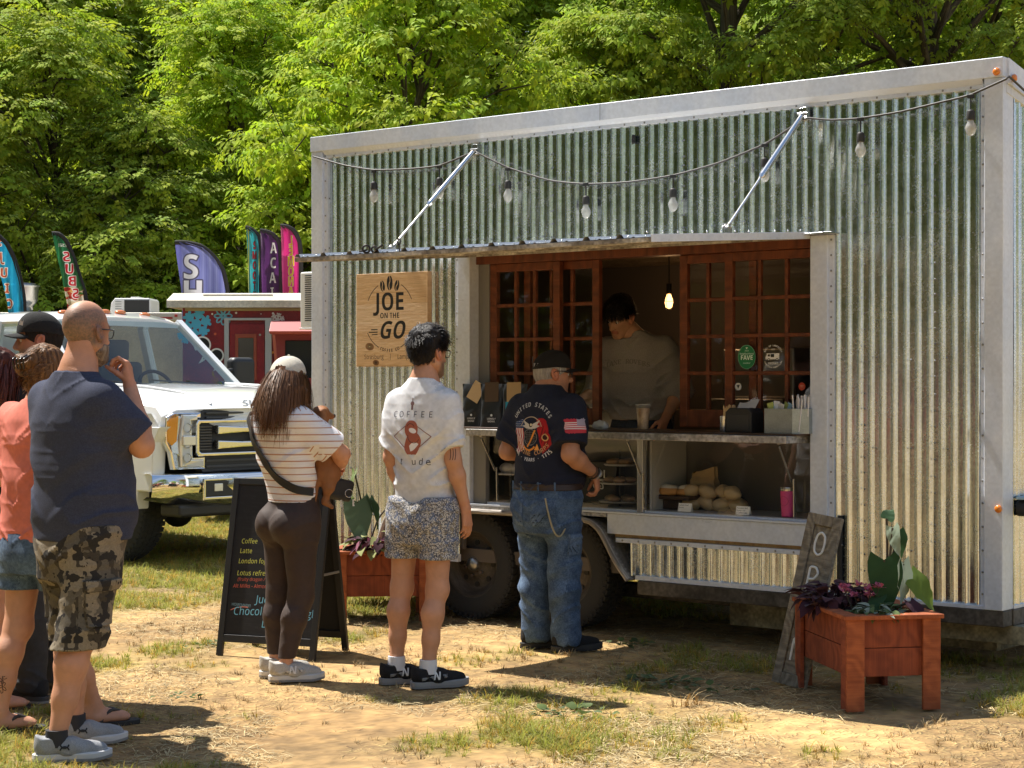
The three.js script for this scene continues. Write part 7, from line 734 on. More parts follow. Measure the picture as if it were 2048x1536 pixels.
// hair strands: short ribbons rooted on the skull and led by flow(root, normal, k)
function strands(parent, mtx, n, o) {
  reseed(o.sd); const pos = [], nor = [], uv = [], idx = [], C = V(0, 0.03, -0.012), S = o.seg || 5; let made = 0;
  for (let tries = 0; tries < n * 9 && made < n; tries++) { const u = rr(-0.9, 1), a = rnd() * 6.283, q = Math.sqrt(1 - u * u), d = V(q * Math.cos(a), u, q * Math.sin(a)), p = V(C.x + d.x * 0.078, C.y + d.y * 0.097, C.z + d.z * 0.102); if (p.y < o.line + o.slope * p.z + rr(-0.006, 0.006) || (o.keep && !o.keep(p))) continue; made++; if (o.out) p.addScaledVector(d, o.out * rnd());
    const L = o.len(p) * rr(0.7, 1.15), w = (o.width || 0.0022) * rr(0.6, 1.2); let dir = o.flow(p, d).normalize(); const b = pos.length / 3, tint = rnd(), wob = V(rr(-1, 1), rr(-1, 1), rr(-1, 1)).multiplyScalar(o.curl || 0.25); let c = p.clone(); for (let s = 0; s <= S; s++) { const t = s / S, side = dir.clone().cross(d).normalize().multiplyScalar(w * (1 - 0.75 * t)); const nn = d.clone().addScaledVector(dir, -d.dot(dir) * 0.8).normalize(); pos.push(c.x - side.x, c.y - side.y, c.z - side.z, c.x + side.x, c.y + side.y, c.z + side.z); nor.push(nn.x, nn.y, nn.z, nn.x, nn.y, nn.z); uv.push(tint, t, tint, t); if (s) idx.push(b + 2 * s - 2, b + 2 * s - 1, b + 2 * s, b + 2 * s - 1, b + 2 * s + 1, b + 2 * s); dir.addScaledVector(wob, 0.35 * Math.sin(t * 5 + tint * 9)).add(V(0, -(o.fall || 0.2), 0)).normalize(); if (o.bend) o.bend(c, dir, t); c.addScaledVector(dir, L / S); } }
  const g = new THREE.BufferGeometry(); g.setAttribute('position', new THREE.Float32BufferAttribute(pos, 3)); g.setAttribute('normal', new THREE.Float32BufferAttribute(nor, 3)); g.setAttribute('uv', new THREE.Float32BufferAttribute(uv, 2)); g.setIndex(idx); g.applyMatrix4(mtx); return stuff(mesh('hair_strands', g, o.mat, parent));
}
// builds one clothed figure and returns { root, fields }
function figure(o) {
  const root = thing('person', o.label, 'person', o.pos, Math.PI - o.alpha * Math.PI / 180), B = []; const col = o.skin || [0.50, 0.255, 0.145];
  const rows = o.rows.map(([h, b, a, rb, ra]) => [h, -b, a, rb, ra]), torso = stack(rows.map(([h, x, z, rx, rz]) => [h, x, z, Math.max(rx - 0.022, 0.03), Math.max(rz - 0.022, 0.03)])); B.push(torso); const arm = {}, f = o.fat || 1;
  for (const s of ['R', 'L']) { const q = o.arms[s]; if (!q) continue; const S = J(...q.s), E = J(...q.e), W = J(...q.w), r = (q.r || 1) * f; arm[s] = { S, E, W, r }; const m = E.clone().lerp(W, 0.32); B.push(union([ball(S, 0.058 * r), cone(S, E, 0.052 * r, 0.040 * r), cone(E, m, 0.040 * r, 0.041 * r), cone(m, W, 0.041 * r, 0.0265 * Math.sqrt(r))], 0.03)); }
  const leg = {}; for (const s of ['R', 'L']) { const q = o.legs[s], H = J(...q.h), K = J(...q.k), A = J(...q.a), r = (q.r || 1) * f, back = V(0, 0, -1); leg[s] = { H, K, A, r }; const cm = K.clone().lerp(A, 0.30).addScaledVector(back, 0.018), cl = K.clone().lerp(A, 0.62).addScaledVector(back, 0.008); B.push(union([cone(H, K, 0.086 * r, 0.057 * r), ball(K.clone().add(V(0, 0, 0.008)), 0.054 * r), cone(K, cm, 0.052 * r, 0.057 * r), cone(cm, cl, 0.057 * r, 0.043 * r), cone(cl, A, 0.043 * r, 0.034)], 0.03)); if (o.bare) { const y = q.foot || 0; const d = V(Math.sin(y), 0, Math.cos(y)); B.push(union([cone(A, A.clone().setY(0.045).addScaledVector(d, -0.03), 0.034, 0.034), cone(A.clone().setY(0.05), A.clone().setY(0.032).addScaledVector(d, 0.13), 0.036, 0.022), cone(A.clone().setY(0.03).add(V(d.z, 0, -d.x).multiplyScalar(0.02)), A.clone().setY(0.026).addScaledVector(d, 0.155).add(V(d.z, 0, -d.x).multiplyScalar(0.02)), 0.024, 0.012), cone(A.clone().setY(0.03).add(V(d.z, 0, -d.x).multiplyScalar(-0.02)), A.clone().setY(0.026).addScaledVector(d, 0.145).add(V(d.z, 0, -d.x).multiplyScalar(-0.02)), 0.024, 0.011)], 0.02)); } }
  const hp = J(...o.head.at), mtx = headRot(hp, -(o.head.turn || 0) * Math.PI / 180, (o.head.pitch || 0) * Math.PI / 180, (o.head.roll || 0) * Math.PI / 180), nb = V(rows[rows.length - 1][1], rows[rows.length - 1][0] - 0.05, rows[rows.length - 1][2]), nt = V(0, -0.045, -0.018).applyMatrix4(mtx), nr = (o.neck || 0.054); B.push(union([cone(nb, nt, nr * 1.12, nr), ...[-1, 1].map((s) => cone(nb.clone().lerp(nt, 0.35), V(s * 0.13, nb.y - 0.045, nb.z), nr * 0.8, 0.035))], 0.05));
  const body = union(B, 0.02), lo = V(1e9, 0, 1e9), hi = V(-1e9, 0, -1e9); const grow = (v, r) => { lo.min(V(v.x - r, v.y - r, v.z - r)); hi.max(V(v.x + r, v.y + r, v.z + r)); }; rows.forEach(([h, x, z, rx, rz]) => { grow(V(x, h, z), Math.max(rx, rz) + 0.04); }); for (const a of Object.values(arm)) { grow(a.S, 0.09); grow(a.E, 0.09); grow(a.W, 0.06); } for (const l of Object.values(leg)) { grow(l.H, 0.12); grow(l.K, 0.1); grow(l.A, o.bare ? 0.2 : 0.06); } grow(nt, 0.06); lo.y = Math.max(lo.y, -0.02);
  const cut = o.bare ? 0.002 : 0.05; const bodyCut = (x, y, z) => smax(body(x, y, z), cut - y, 0.004);
  const tint = (x, y, z) => { const n = 0.78 + 0.26 * fbm(x * 22, y * 22, z * 22, 3) + 0.20 * fbm(x * 90, y * 70, z * 90, 2); return [col[0] * n * 1.02, col[1] * n, col[2] * n]; };
  const gs = [paint(surface(bodyCut, lo, hi, 0.0125), tint)];
  const hf = headField(o.head); let hg = surface(hf, V(-0.13, -0.16, -0.15), V(0.13, 0.16, 0.15), 0.0055); hg = paint(hg, (x, y, z) => { let c = tint(x, y, z); if (z > 0.074 && Math.abs(y + 0.067) < 0.012 && Math.abs(x) < 0.026) c = [c[0] * 0.8, c[1] * 0.55, c[2] * 0.6]; const e = (z > 0.055 && Math.abs(y - 0.024) < 0.007 && Math.abs(Math.abs(x) - 0.033) < 0.02); if (e && o.head.brow !== 0) c = c.map((q) => q * 0.35); if (Math.abs(x) > 0.072 && Math.abs(y) < 0.045) c = [c[0] * 1.05, c[1] * 0.82, c[2] * 0.8]; if (o.head.stubble) { const k = o.head.stubble(x, y, z); c = c.map((q, i) => lerp(q, [0.11, 0.085, 0.065][i], k)); } return c; }); hg.applyMatrix4(mtx); gs.push(hg);
  for (const s of ['R', 'L']) { const h = o.arms[s] && o.arms[s].hand; if (!h) continue; const W = arm[s].W, fld = handFields(W, J(...h.d), J(...h.n), s === 'R', h.curl || [0.35, 0.4, 0.45, 0.5], h.thumb ?? 0.35, h.k || 0.98 * Math.sqrt(f)), wr = cone(arm[s].E.clone().lerp(W, 0.85), W, 0.030 * Math.sqrt(f), 0.0255 * Math.sqrt(f)), ff = (x, y, z) => smin(fld(x, y, z), wr(x, y, z), 0.012); gs.push(paint(surface(ff, W.clone().subScalar(0.20), W.clone().addScalar(0.20), 0.0052), (x, y, z) => { const c = tint(x, y, z); return [c[0] * 1.02, c[1] * 0.93, c[2] * 0.92]; })); }
  for (const g of gs) { g.deleteAttribute('uv'); } const bg = mergeGeometries(gs); bg.setAttribute('uv', new THREE.BufferAttribute((() => { const p = bg.attributes.position, u = new Float32Array(p.count * 2); for (let i = 0; i < p.count; i++) { u[i * 2] = p.getX(i) + p.getZ(i) * 0.7; u[i * 2 + 1] = p.getY(i) + p.getZ(i) * 0.3; } return u; })(), 2)); const bodyMesh = mesh('body', bg, skinM(o.gloss), root);
  for (const s of [-1, 1]) { const e = new THREE.SphereGeometry(0.0118, 14, 10); e.translate(s * 0.031, 0.0, 0.0745); mesh('eye', e.applyMatrix4(mtx), M([0.62, 0.58, 0.54], 0.25), root); const ir = new THREE.CircleGeometry(0.0055, 14); ir.translate(s * 0.031, -0.001, 0.0865); mesh('iris', ir.applyMatrix4(mtx), M([0.03, 0.02, 0.015], 0.2), root); }
  const out = { root, mtx, torso, rows, arm, leg, lo, hi, bodyGeo: bg, bodyMesh };
  // shirt
  if (o.shirt) { const t = o.shirt, L = [stack(rows, 2.3)]; const ends = []; for (const s of ['R', 'L']) { const a = arm[s]; if (!a) continue; const len = t.sleeve ?? 0.62, chain = []; let end, dir; if (len <= 1) { end = a.S.clone().lerp(a.E, len); dir = a.E.clone().sub(a.S).normalize(); chain.push(cone(a.S, a.S.clone().lerp(a.E, len + 0.15), (t.cap || 0.072) * a.r, (t.cuff || 0.070) * a.r)); } else { end = a.E.clone().lerp(a.W, len - 1); dir = a.W.clone().sub(a.E).normalize(); chain.push(cone(a.S, a.E, (t.cap || 0.072) * a.r, (t.mid || 0.066) * a.r), cone(a.E, a.E.clone().lerp(a.W, len - 1 + 0.1), (t.mid || 0.066) * a.r, (t.cuff || 0.05) * a.r)); } const u = union(chain, 0.03); ends.push([u, end, dir]); L.push((x, y, z) => smax(u(x, y, z), (x - end.x) * dir.x + (y - end.y) * dir.y + (z - end.z) * dir.z, 0.006)); }
    const base = union(L, t.blend || 0.05), neckAt = nb.clone().lerp(nt, 0.62), hole = cone(neckAt.clone().add(V(0, -0.02, 0.02)), neckAt.clone().add(V(0, 0.16, 0.03)), (t.collar || 0.066), 0.13), hem = t.hem ?? rows[0][0], k = t.slant || 0; const amp = t.wrinkle ?? 0.010;
    const fld = (x, y, z) => { const w = sstep(1.42, 1.2, y) * 0.6 + 0.4; let d = base(x, y, z) - amp * w * fold(x, y, z, o.sd || 3, t.foldScale || 1); if (t.shape) d += t.shape(x, y, z); d = smax(d, hem + k * z - y, 0.006); return smax(d, -hole(x, y, z), 0.006); };
    const g = surface(fld, V(lo.x - 0.04, hem - 0.06, lo.z - 0.04), V(hi.x + 0.04, nt.y + 0.04, hi.z + 0.04), 0.0105); out.shirtGeo = g; out.shirtField = fld; out.shirt = mesh(t.name || 'shirt', boxUV(g.clone(), 1), t.mat, root); }
  if (o.pants) { const t = o.pants, L = []; if (t.rows) L.push(stack(t.rows.map(([h, b, a, rb, ra]) => [h, -b, a, rb, ra]), 2.2)); for (const q of t.extra || []) L.push(q); const legs = []; for (const s of ['R', 'L']) { const l = leg[s], [r0, r1, r2, r3] = t.r; const m = l.K.clone().lerp(l.A, 0.32).add(V(0, 0, -0.012)); legs.push(union([cone(l.H, l.K, r0, r1), cone(l.K, m, r1, r2), cone(m, l.A, r2, r3)], 0.03)); } const lf = (x, y, z) => smin(legs[0](x, y, z), legs[1](x, y, z), t.split || 0.008); L.push(lf); const base = union(L, t.blend || 0.04), amp = t.wrinkle ?? 0.008; const fld = (x, y, z) => { let d = base(x, y, z) - amp * fold(x, y, z, (o.sd || 3) + 40, t.foldScale || 1); if (t.shape) d += t.shape(x, y, z); d = smax(d, t.hem + (t.ragged ? t.ragged * (noise(x * 60, z * 60, 2) - 0.5) : 0) - y, 0.004); return smax(d, y - t.top, 0.006); };
    const g = surface(fld, V(lo.x - 0.05, t.hem - 0.03, lo.z - 0.06), V(hi.x + 0.05, t.top + 0.03, hi.z + 0.06), 0.0115); out.pantsGeo = g; out.pantsField = fld; out.pants = mesh(t.name || 'trousers', boxUV(g.clone(), 1), t.mat, root); }
  return out;
}
// ================================================================ the queue
const skinUV = (...a) => boxUV(surface(...a), 1);
const heather = (a, b, sd) => pixels(256, 256, (u, v) => { const n = tfbm(u, v, 64, 2, sd), m = tfbm(u, v, 5, 3, sd + 2); const t = clamp(n * 0.9 + (m - 0.5) * 0.18); return [0, 1, 2].map((i) => lerp(a[i], b[i], t) / 255); });
const denimT = (a, b, sd) => pixels(256, 256, (u, v, x, y) => { const tw = ((x + y) % 4 < 2 ? 0.12 : -0.12), m = tfbm(u, v, 4, 4, sd), n = tfbm(u, v, 64, 2, sd + 9); const t = clamp(0.5 + tw + (m - 0.5) * 1.2 + (n - 0.5) * 0.7); return [0, 1, 2].map((i) => lerp(a[i], b[i], t) / 255); });
const camoT = pixels(512, 512, (u, v) => { const w = 0.05 * (tfbm(u, v, 6, 3, 4) - 0.5), a = tfbm(u + w, v - w, 6, 3, 101), b = tfbm(u - w, v + w, 7, 3, 131), c = tfbm(u, v + w, 8, 3, 171), n = 0.9 + 0.2 * tfbm(u, v, 64, 2, 8); let k = [98, 90, 76]; if (b > 0.56) k = [66, 58, 46]; if (a > 0.57) k = [134, 122, 102]; if (c > 0.60) k = [42, 38, 34]; return k.map((q) => q / 255 * n); });
const floralT = pixels(512, 512, (u, v) => { const a = tfbm(u, v, 40, 2, 5), b = tfbm(u, v, 56, 2, 15), c = tfbm(u, v, 10, 2, 25); let k = [196, 192, 186]; if (a > 0.52) k = [104, 104, 110]; if (b > 0.60) k = [62, 64, 74]; if (c > 0.60 && a > 0.42) k = [104, 114, 138]; if (c < 0.36 && b > 0.5) k = [138, 126, 100]; return k.map((q) => q / 255); });
const stripeT = pixels(64, 512, (u, v) => { const p = 15, t = (v * p) % 1, s = t < 0.17; const n = 0.97 + 0.05 * tnoise(u * 32, v * 256, 256, 3); return (s ? [186, 140, 116] : [236, 234, 236]).map((q) => q / 255 * n); });
const nLogo = canvasTex(128, 104, (c) => { c.clearRect(0, 0, 128, 104); c.save(); c.transform(1, 0, -0.15, 1, 12, 0); c.fillStyle = '#dcdcda'; c.font = 'bold 118px sans-serif'; c.textAlign = 'center'; c.fillText('N', 64, 94); c.restore(); });
const crossLogo = canvasTex(128, 104, (c) => { c.clearRect(0, 0, 128, 104); c.strokeStyle = '#26282c'; c.lineWidth = 13; c.beginPath(); c.arc(64, 20, 40, 0.25, Math.PI - 0.25); c.stroke(); c.beginPath(); c.arc(64, 88, 40, Math.PI + 0.25, -0.25); c.stroke(); });
const grayShoe = { mid: M([0.62, 0.61, 0.60], 0.7), upper: cloth(heather([136, 138, 142], [168, 170, 172], 5)), lace: M([0.6, 0.6, 0.6], 0.8), L: 0.30, logo: crossLogo };

{ // ---- bald man in the navy T-shirt
  const D = 7.55, X = (160 - 1024) / FOCAL * D;
  const p = figure({ label: 'bald bearded man in navy T-shirt and camouflage shorts raising a hand to his mouth', pos: [X, 0, -D], alpha: 40, sd: 5, fat: 1.12, skin: [0.52, 0.255, 0.15], neck: 0.064,
    rows: [[0.86, 0, 0.015, 0.205, 0.18], [0.98, 0, 0.025, 0.212, 0.192], [1.12, 0, 0.02, 0.212, 0.182], [1.28, 0, -0.005, 0.212, 0.156], [1.39, 0, -0.02, 0.205, 0.132], [1.475, 0, -0.025, 0.155, 0.10], [1.545, 0, -0.02, 0.10, 0.08]],
    arms: { R: { s: [0.18, 1.43, -0.02], e: [0.232, 1.245, 0.13], w: [0.10, 1.485, 0.175], r: 1.05, hand: { d: [-0.25, 1, 0.05], n: [-0.75, 0.0, -0.55], curl: [1.05, 1.15, 1.2, 1.25], thumb: 0.8 } }, L: { s: [-0.195, 1.435, -0.02], e: [-0.205, 1.18, 0.08], w: [-0.16, 0.98, 0.20], hand: { d: [0.3, -0.8, 0.2], n: [1, 0, -0.3] } } },
    legs: { R: { h: [0.10, 0.92, -0.01], k: [0.115, 0.50, -0.075], a: [0.115, 0.085, -0.20] }, L: { h: [-0.10, 0.92, 0.0], k: [-0.115, 0.50, 0.055], a: [-0.115, 0.085, 0.06] } },
    head: { at: [0.0, 1.705, 0.035], turn: -8, pitch: 2, size: 1.04, stubble: (x, y, z) => clamp(0.75 * sstep(0.13, 0.06, y) * sstep(0.07, -0.01, z) * sstep(-0.08, -0.04, y) * (0.6 + 0.8 * noise(x * 300, y * 300, z * 300))) },
    shirt: { mat: cloth(rep(heather([42, 47, 66], [66, 71, 94], 7), 5)), sleeve: 0.80, cap: 0.068, cuff: 0.080, collar: 0.073, wrinkle: 0.013, blend: 0.07 },
    pants: { name: 'cargo_shorts', mat: cloth(rep(camoT, 3.1)), rows: [[0.70, 0, 0.0, 0.185, 0.155], [0.82, 0, 0.0, 0.19, 0.165], [0.92, 0, 0.01, 0.19, 0.165]], r: [0.112, 0.098, 0.098, 0.09], hem: 0.435, top: 0.93, wrinkle: 0.012 } });
  const bf = headField(); mesh('beard', boxUV(surface((x, y, z) => { const n = noise(x * 90, y * 50, z * 90); const jaw = bf(x, y, z) - 0.005 - 0.009 * n; return Math.max(smax(jaw, y + 0.048 + 0.9 * Math.max(0, 0.02 - z), 0.01), -(z + 0.01), -(bf(x, y, z) + 0.01), (Math.abs(x) < 0.022 && Math.abs(y + 0.067) < 0.007 && z > 0.08) ? 0.01 : -1); }, V(-0.12, -0.17, -0.06), V(0.12, 0.0, 0.15), 0.0055).applyMatrix4(p.mtx), 4), strandM([96, 78, 66], [186, 172, 160], 5, 0.8), p.root);
  glassesParts(p.root, p.mtx);
  for (const s of [1, -1]) { const c = s > 0 ? p.leg.R : p.leg.L; const P0 = J(s * 0.205, 0.62, c.K.z * 0.55); mesh('cargo_pocket', skinUV((x, y, z) => Math.max(p.pantsField(x, y, z) - 0.012, -(p.pantsField(x, y, z) + 0.004), Math.abs(y - 0.615) - 0.085, Math.abs(z - P0.z) - 0.085, -(-s * x) + 0.03), V(-0.3, 0.5, -0.3), V(0.3, 0.74, 0.3), 0.008), cloth(rep(camoT, 3.1)), p.root); mesh('pocket_flap', skinUV((x, y, z) => Math.max(p.pantsField(x, y, z) - 0.018, -(p.pantsField(x, y, z) + 0.004), Math.abs(y - 0.69) - 0.025, Math.abs(z - P0.z) - 0.09, -(-s * x) + 0.03), V(-0.3, 0.6, -0.3), V(0.3, 0.78, 0.3), 0.008), cloth(rep(camoT, 2.7)), p.root); }
  for (const s of ['R', 'L']) { mesh('sock', rod(p.leg[s].A.clone().setY(0.06), p.leg[s].A.clone().setY(0.125), 0.045, 0.044, 14), M([0.03, 0.03, 0.035], 0.9), p.root); shoe(p.root, 'sneaker', p.leg[s].A, -0.62, grayShoe); }
}
{ // ---- woman with the cream cap
  const D = 9.37, X = (588 - 1024) / FOCAL * D, c50 = Math.cos(50 * Math.PI / 180);
  const p = figure({ label: 'woman in striped T-shirt, brown leggings and cream cap holding a small brown dog', pos: [X, 0, -D], alpha: 50, sd: 9, fat: 0.90, skin: [0.56, 0.28, 0.165], neck: 0.05,
    rows: [[0.89, 0, 0.0, 0.148, 0.115], [1.0, 0, -0.02, 0.148, 0.108], [1.12, 0, -0.055, 0.165, 0.118], [1.24, 0, -0.08, 0.182, 0.118], [1.33, 0, -0.075, 0.165, 0.10], [1.39, 0, -0.065, 0.105, 0.075], [1.425, 0, -0.055, 0.065, 0.062]],
    arms: { R: { s: [0.16, 1.312, -0.07], e: [0.205, 1.135, 0.15], w: [0.03, 1.035, 0.225], r: 1.1, hand: { d: [-1, -0.15, -0.35], n: [0.2, 0.1, -1], curl: [0.5, 0.55, 0.6, 0.6], k: 0.85 } }, L: { s: [-0.16, 1.312, -0.07], e: [-0.2, 1.10, 0.07], w: [-0.04, 1.03, 0.24], hand: { d: [1, 0, 0.2], n: [0, 0.4, -1], k: 0.85 } } },
    legs: { R: { h: [0.085, 0.80, -0.02], k: [0.08, 0.42, -0.01], a: [0.075, 0.085, -0.10] }, L: { h: [-0.085, 0.80, -0.02], k: [-0.085, 0.42, -0.035], a: [-0.085, 0.085, -0.055] } },
    head: { at: [0.0, 1.497, -0.035], turn: -33, pitch: 8, size: 0.95 },
    shirt: { mat: cloth(rep(stripeT, 1, 2.0)), sleeve: 0.78, cap: 0.068, cuff: 0.088, collar: 0.062, wrinkle: 0.010, slant: 0.36, hem: 0.905, blend: 0.06 },
    pants: { name: 'leggings', mat: cloth([66, 50, 43], 0.75, 0.0006), rows: [[0.70, 0, -0.01, 0.155, 0.115], [0.79, 0, -0.012, 0.168, 0.125], [0.88, 0, 0.0, 0.150, 0.112], [0.97, 0, 0.0, 0.135, 0.10], [1.03, 0, -0.01, 0.13, 0.095]], extra: [union([ball(J(0.072, 0.775, -0.07), 0.100), ball(J(-0.072, 0.775, -0.07), 0.100)], 0.012)], r: [0.098, 0.062, 0.062, 0.040], hem: 0.115, top: 1.03, wrinkle: 0.003, blend: 0.03, split: 0.006 } });
  const cream = cloth([222, 214, 196]); capParts(p.root, p.mtx, { mat: cream, hole: true, lift: 0.006 });
  // long hair: many tapering locks falling behind the shoulders
  reseed(12); const locks = []; for (let k = 0; k < 64; k++) { const a = Math.PI + rr(-1.55, 1.55), r0 = rr(0.070, 0.085), st = V(Math.sin(a) * r0, rr(-0.01, 0.05), Math.cos(a) * (r0 + 0.016) - 0.008), l = rr(0.12, 0.20), sw = rr(-0.03, 0.03); const mid = st.clone().add(V(Math.sin(a) * 0.024 + sw, -l * 0.5, -0.035 + Math.cos(a) * 0.018)), end = st.clone().add(V(Math.sin(a) * 0.018 + sw * 2 + 0.02, -l, -0.05 + Math.cos(a) * 0.01)); locks.push(union([cone(st, mid, 0.013, 0.012), cone(mid, end, 0.012, 0.004)], 0.01)); }
  const hairF = (x, y, z) => { let d = 1e9; for (const f of locks) { const v = f(x, y, z); d = v - d > 0.008 ? d : smin(d, v, 0.008); } return Math.min(d, smax(hf2(x, y, z), y - 0.05, 0.01)); }; const hf2 = hairField({ thick: 0.010, lump: 0.004, sd: 3, line: -0.03, slope: 1.0, cover: true }); const hg = surface(hairF, V(-0.2, -0.36, -0.24), V(0.2, 0.1, 0.12), 0.0075); hg.applyMatrix4(p.mtx); const pp = hg.attributes.position, uv = new Float32Array(pp.count * 2); for (let i = 0; i < pp.count; i++) { uv[i * 2] = (pp.getX(i) + pp.getZ(i)) * 3; uv[i * 2 + 1] = pp.getY(i); } hg.setAttribute('uv', new THREE.BufferAttribute(uv, 2)); const br = strandM([58, 38, 24], [150, 104, 66], 9, 0.5); mesh('hair', hg, br, p.root);
  strands(p.root, p.mtx, 4600, { sd: 97, seg: 8, line: -0.035, slope: 0.9, len: (q) => 0.19 + 0.08 * hash3(Math.round(q.x * 90), 3, Math.round(q.z * 90)), flow: (q, d) => V(d.x * 0.5, -0.55, d.z * 0.5 - 0.15), fall: 0.35, curl: 0.30, width: 0.0022, out: 0.016, mat: br, keep: (q) => q.y < 0.045 && (q.z < 0.03 || Math.abs(q.x) > 0.05), bend: (c, d, t) => { if (t < 0.35) d.z -= 0.10; if (t > 0.4) d.x += 0.02 * Math.sin(c.y * 30); } });
  const sh = { mid: M([0.66, 0.64, 0.60], 0.7), upper: cloth(heather([168, 164, 156], [204, 200, 192], 6)), lace: M([0.75, 0.74, 0.72], 0.8), L: 0.275, panel: M([0.5, 0.49, 0.46], 0.6), logo: nLogo }; for (const s of ['R', 'L']) shoe(p.root, 'sneaker', p.leg[s].A, -0.45 + (s === 'L' ? 0.12 : 0), sh);
  // sling bag: strap from the left shoulder across the back to the right hip
  const bag = thing('sling_bag', 'black sling bag with letter key charms on the striped woman’s hip', 'bag', p.root.position.toArray(), p.root.rotation.y); const proj = (b, h, a0) => { const o = J(0, h, -0.05), d = J(b, 0, a0).normalize(); let t = 0.02; for (let k = 0; k < 60; k++) { const q = o.clone().addScaledVector(d, t), v = p.shirtField(q.x, q.y, q.z); if (v > 0.003) break; t += Math.max(0.0015, -v * 0.6); } return o.addScaledVector(d, t); };
  const path = [[-0.55, 1.335, 0.25], [-0.8, 1.33, -0.5], [-0.75, 1.27, -1], [-0.45, 1.20, -1], [-0.1, 1.13, -1], [0.25, 1.07, -1], [0.65, 1.015, -0.8], [1, 0.965, -0.2], [1, 0.945, 0.4]].map((q) => proj(...q)); const cv = new THREE.CatmullRomCurve3(path), pos = [], idx = [], NN = 44; for (let i = 0; i <= NN; i++) { const c = cv.getPoint(i / NN), t = cv.getTangent(i / NN), e = 0.006, n = V(p.shirtField(c.x + e, c.y, c.z) - p.shirtField(c.x - e, c.y, c.z), p.shirtField(c.x, c.y + e, c.z) - p.shirtField(c.x, c.y - e, c.z), p.shirtField(c.x, c.y, c.z + e) - p.shirtField(c.x, c.y, c.z - e)).normalize(), s = t.clone().cross(n).normalize(); for (const k of [-1, 1]) { const q = c.clone().addScaledVector(s, k * 0.020).addScaledVector(n, 0.012); pos.push(q.x, q.y, q.z); } for (const k of [1, -1]) { const q = c.clone().addScaledVector(s, k * 0.020).addScaledVector(n, 0.004); pos.push(q.x, q.y, q.z); } if (i) { const a = (i - 1) * 4, b = i * 4; for (let k = 0; k < 4; k++) { const l = (k + 1) % 4; idx.push(a + k, b + k, a + l, a + l, b + k, b + l); } } }
  const sg = new THREE.BufferGeometry(); sg.setAttribute('position', new THREE.Float32BufferAttribute(pos, 3)); sg.setIndex(idx); mesh('strap', toCreasedNormals(sg, 0.6), M([0.018, 0.017, 0.016], 0.7), bag);
  const bp = J(0.15, 0.955, 0.165), bb = new RoundedBoxGeometry(0.07, 0.11, 0.16, 4, 0.025); const bpz = bb.attributes.position; for (let i = 0; i < bpz.count; i++) bpz.setX(i, bpz.getX(i) + 0.006 * Math.sin(bpz.getY(i) * 50 + bpz.getZ(i) * 30)); bb.computeVertexNormals(); mesh('pouch', move(rot(bb, 0.2, 0, 0), bp.x, bp.y, bp.z), M([0.016, 0.015, 0.015], 0.6), bag); mesh('key_ring', rot(new THREE.TorusGeometry(0.02, 0.0018, 5, 20), 0, 1.2, 0).translate(bp.x - 0.055, bp.y - 0.02, bp.z + 0.03), bareM, bag); const f2 = await new FontLoader().loadAsync('fonts/droid/droid_sans_bold.typeface.json'); [['I', 0.0], ['E', 0.075]].forEach(([ch, dz]) => { const g = new TextGeometry(ch, { font: f2, size: 0.034, depth: 0.006, curveSegments: 2 }); g.rotateY(-Math.PI / 2 + 0.7); mesh('letter_charm', move(g, bp.x - 0.062, bp.y - 0.085, bp.z - 0.03 + dz), M([0.72, 0.70, 0.66], 0.5), bag); });
  // the dog under her arm
  const dog = thing('small_dog', 'small brown dog held under the striped woman’s arm', 'dog', p.root.position.toArray(), p.root.rotation.y); const q = (b, h, a) => J(b, h, a); const df = union([cone(q(0.085, 1.235, 0.10), q(0.125, 1.03, 0.12), 0.052, 0.066), cone(q(0.075, 1.26, 0.11), q(0.05, 1.31, 0.13), 0.038, 0.034), ball(q(0.04, 1.335, 0.135), 0.043), cone(q(0.035, 1.335, 0.16), q(0.02, 1.32, 0.215), 0.025, 0.016), cone(q(0.08, 1.345, 0.12), q(0.093, 1.285, 0.115), 0.017, 0.012), cone(q(0.0, 1.345, 0.13), q(-0.012, 1.29, 0.13), 0.016, 0.011), cone(q(0.14, 1.03, 0.115), q(0.165, 0.965, 0.10), 0.050, 0.028), cone(q(0.165, 0.965, 0.10), q(0.152, 0.895, 0.085), 0.022, 0.013), cone(q(0.152, 0.895, 0.085), q(0.175, 0.868, 0.11), 0.013, 0.012), cone(q(0.09, 1.03, 0.15), q(0.085, 0.95, 0.175), 0.036, 0.015), cone(q(0.125, 1.0, 0.055), q(0.14, 0.885, 0.035), 0.012, 0.005)], 0.028); const dg = surface((x, y, z) => df(x, y, z) + 0.003 * (noise(x * 90, y * 60, z * 90) - 0.5), V(-0.3, 0.8, -0.04), V(0.1, 1.45, 0.30), 0.0065); paint(dg, (x, y, z) => { const n = 0.8 + 0.4 * fbm(x * 40, y * 25, z * 40, 3); return [0.27 * n, 0.105 * n, 0.032 * n]; }); mesh('body', dg, P(0xffffff, 0.7, 0, { vertexColors: true, sheen: 0.3 }), dog); mesh('nose', move(new THREE.SphereGeometry(0.011, 10, 8), -0.018, 1.322, 0.23), M([0.015, 0.012, 0.012], 0.3), dog); mesh('collar', (() => { const t = new THREE.TorusGeometry(0.037, 0.006, 6, 24); rot(t, 1.1, 0, 0); return move(t, -0.066, 1.277, 0.116); })(), M([0.02, 0.02, 0.02], 0.5), dog);
}
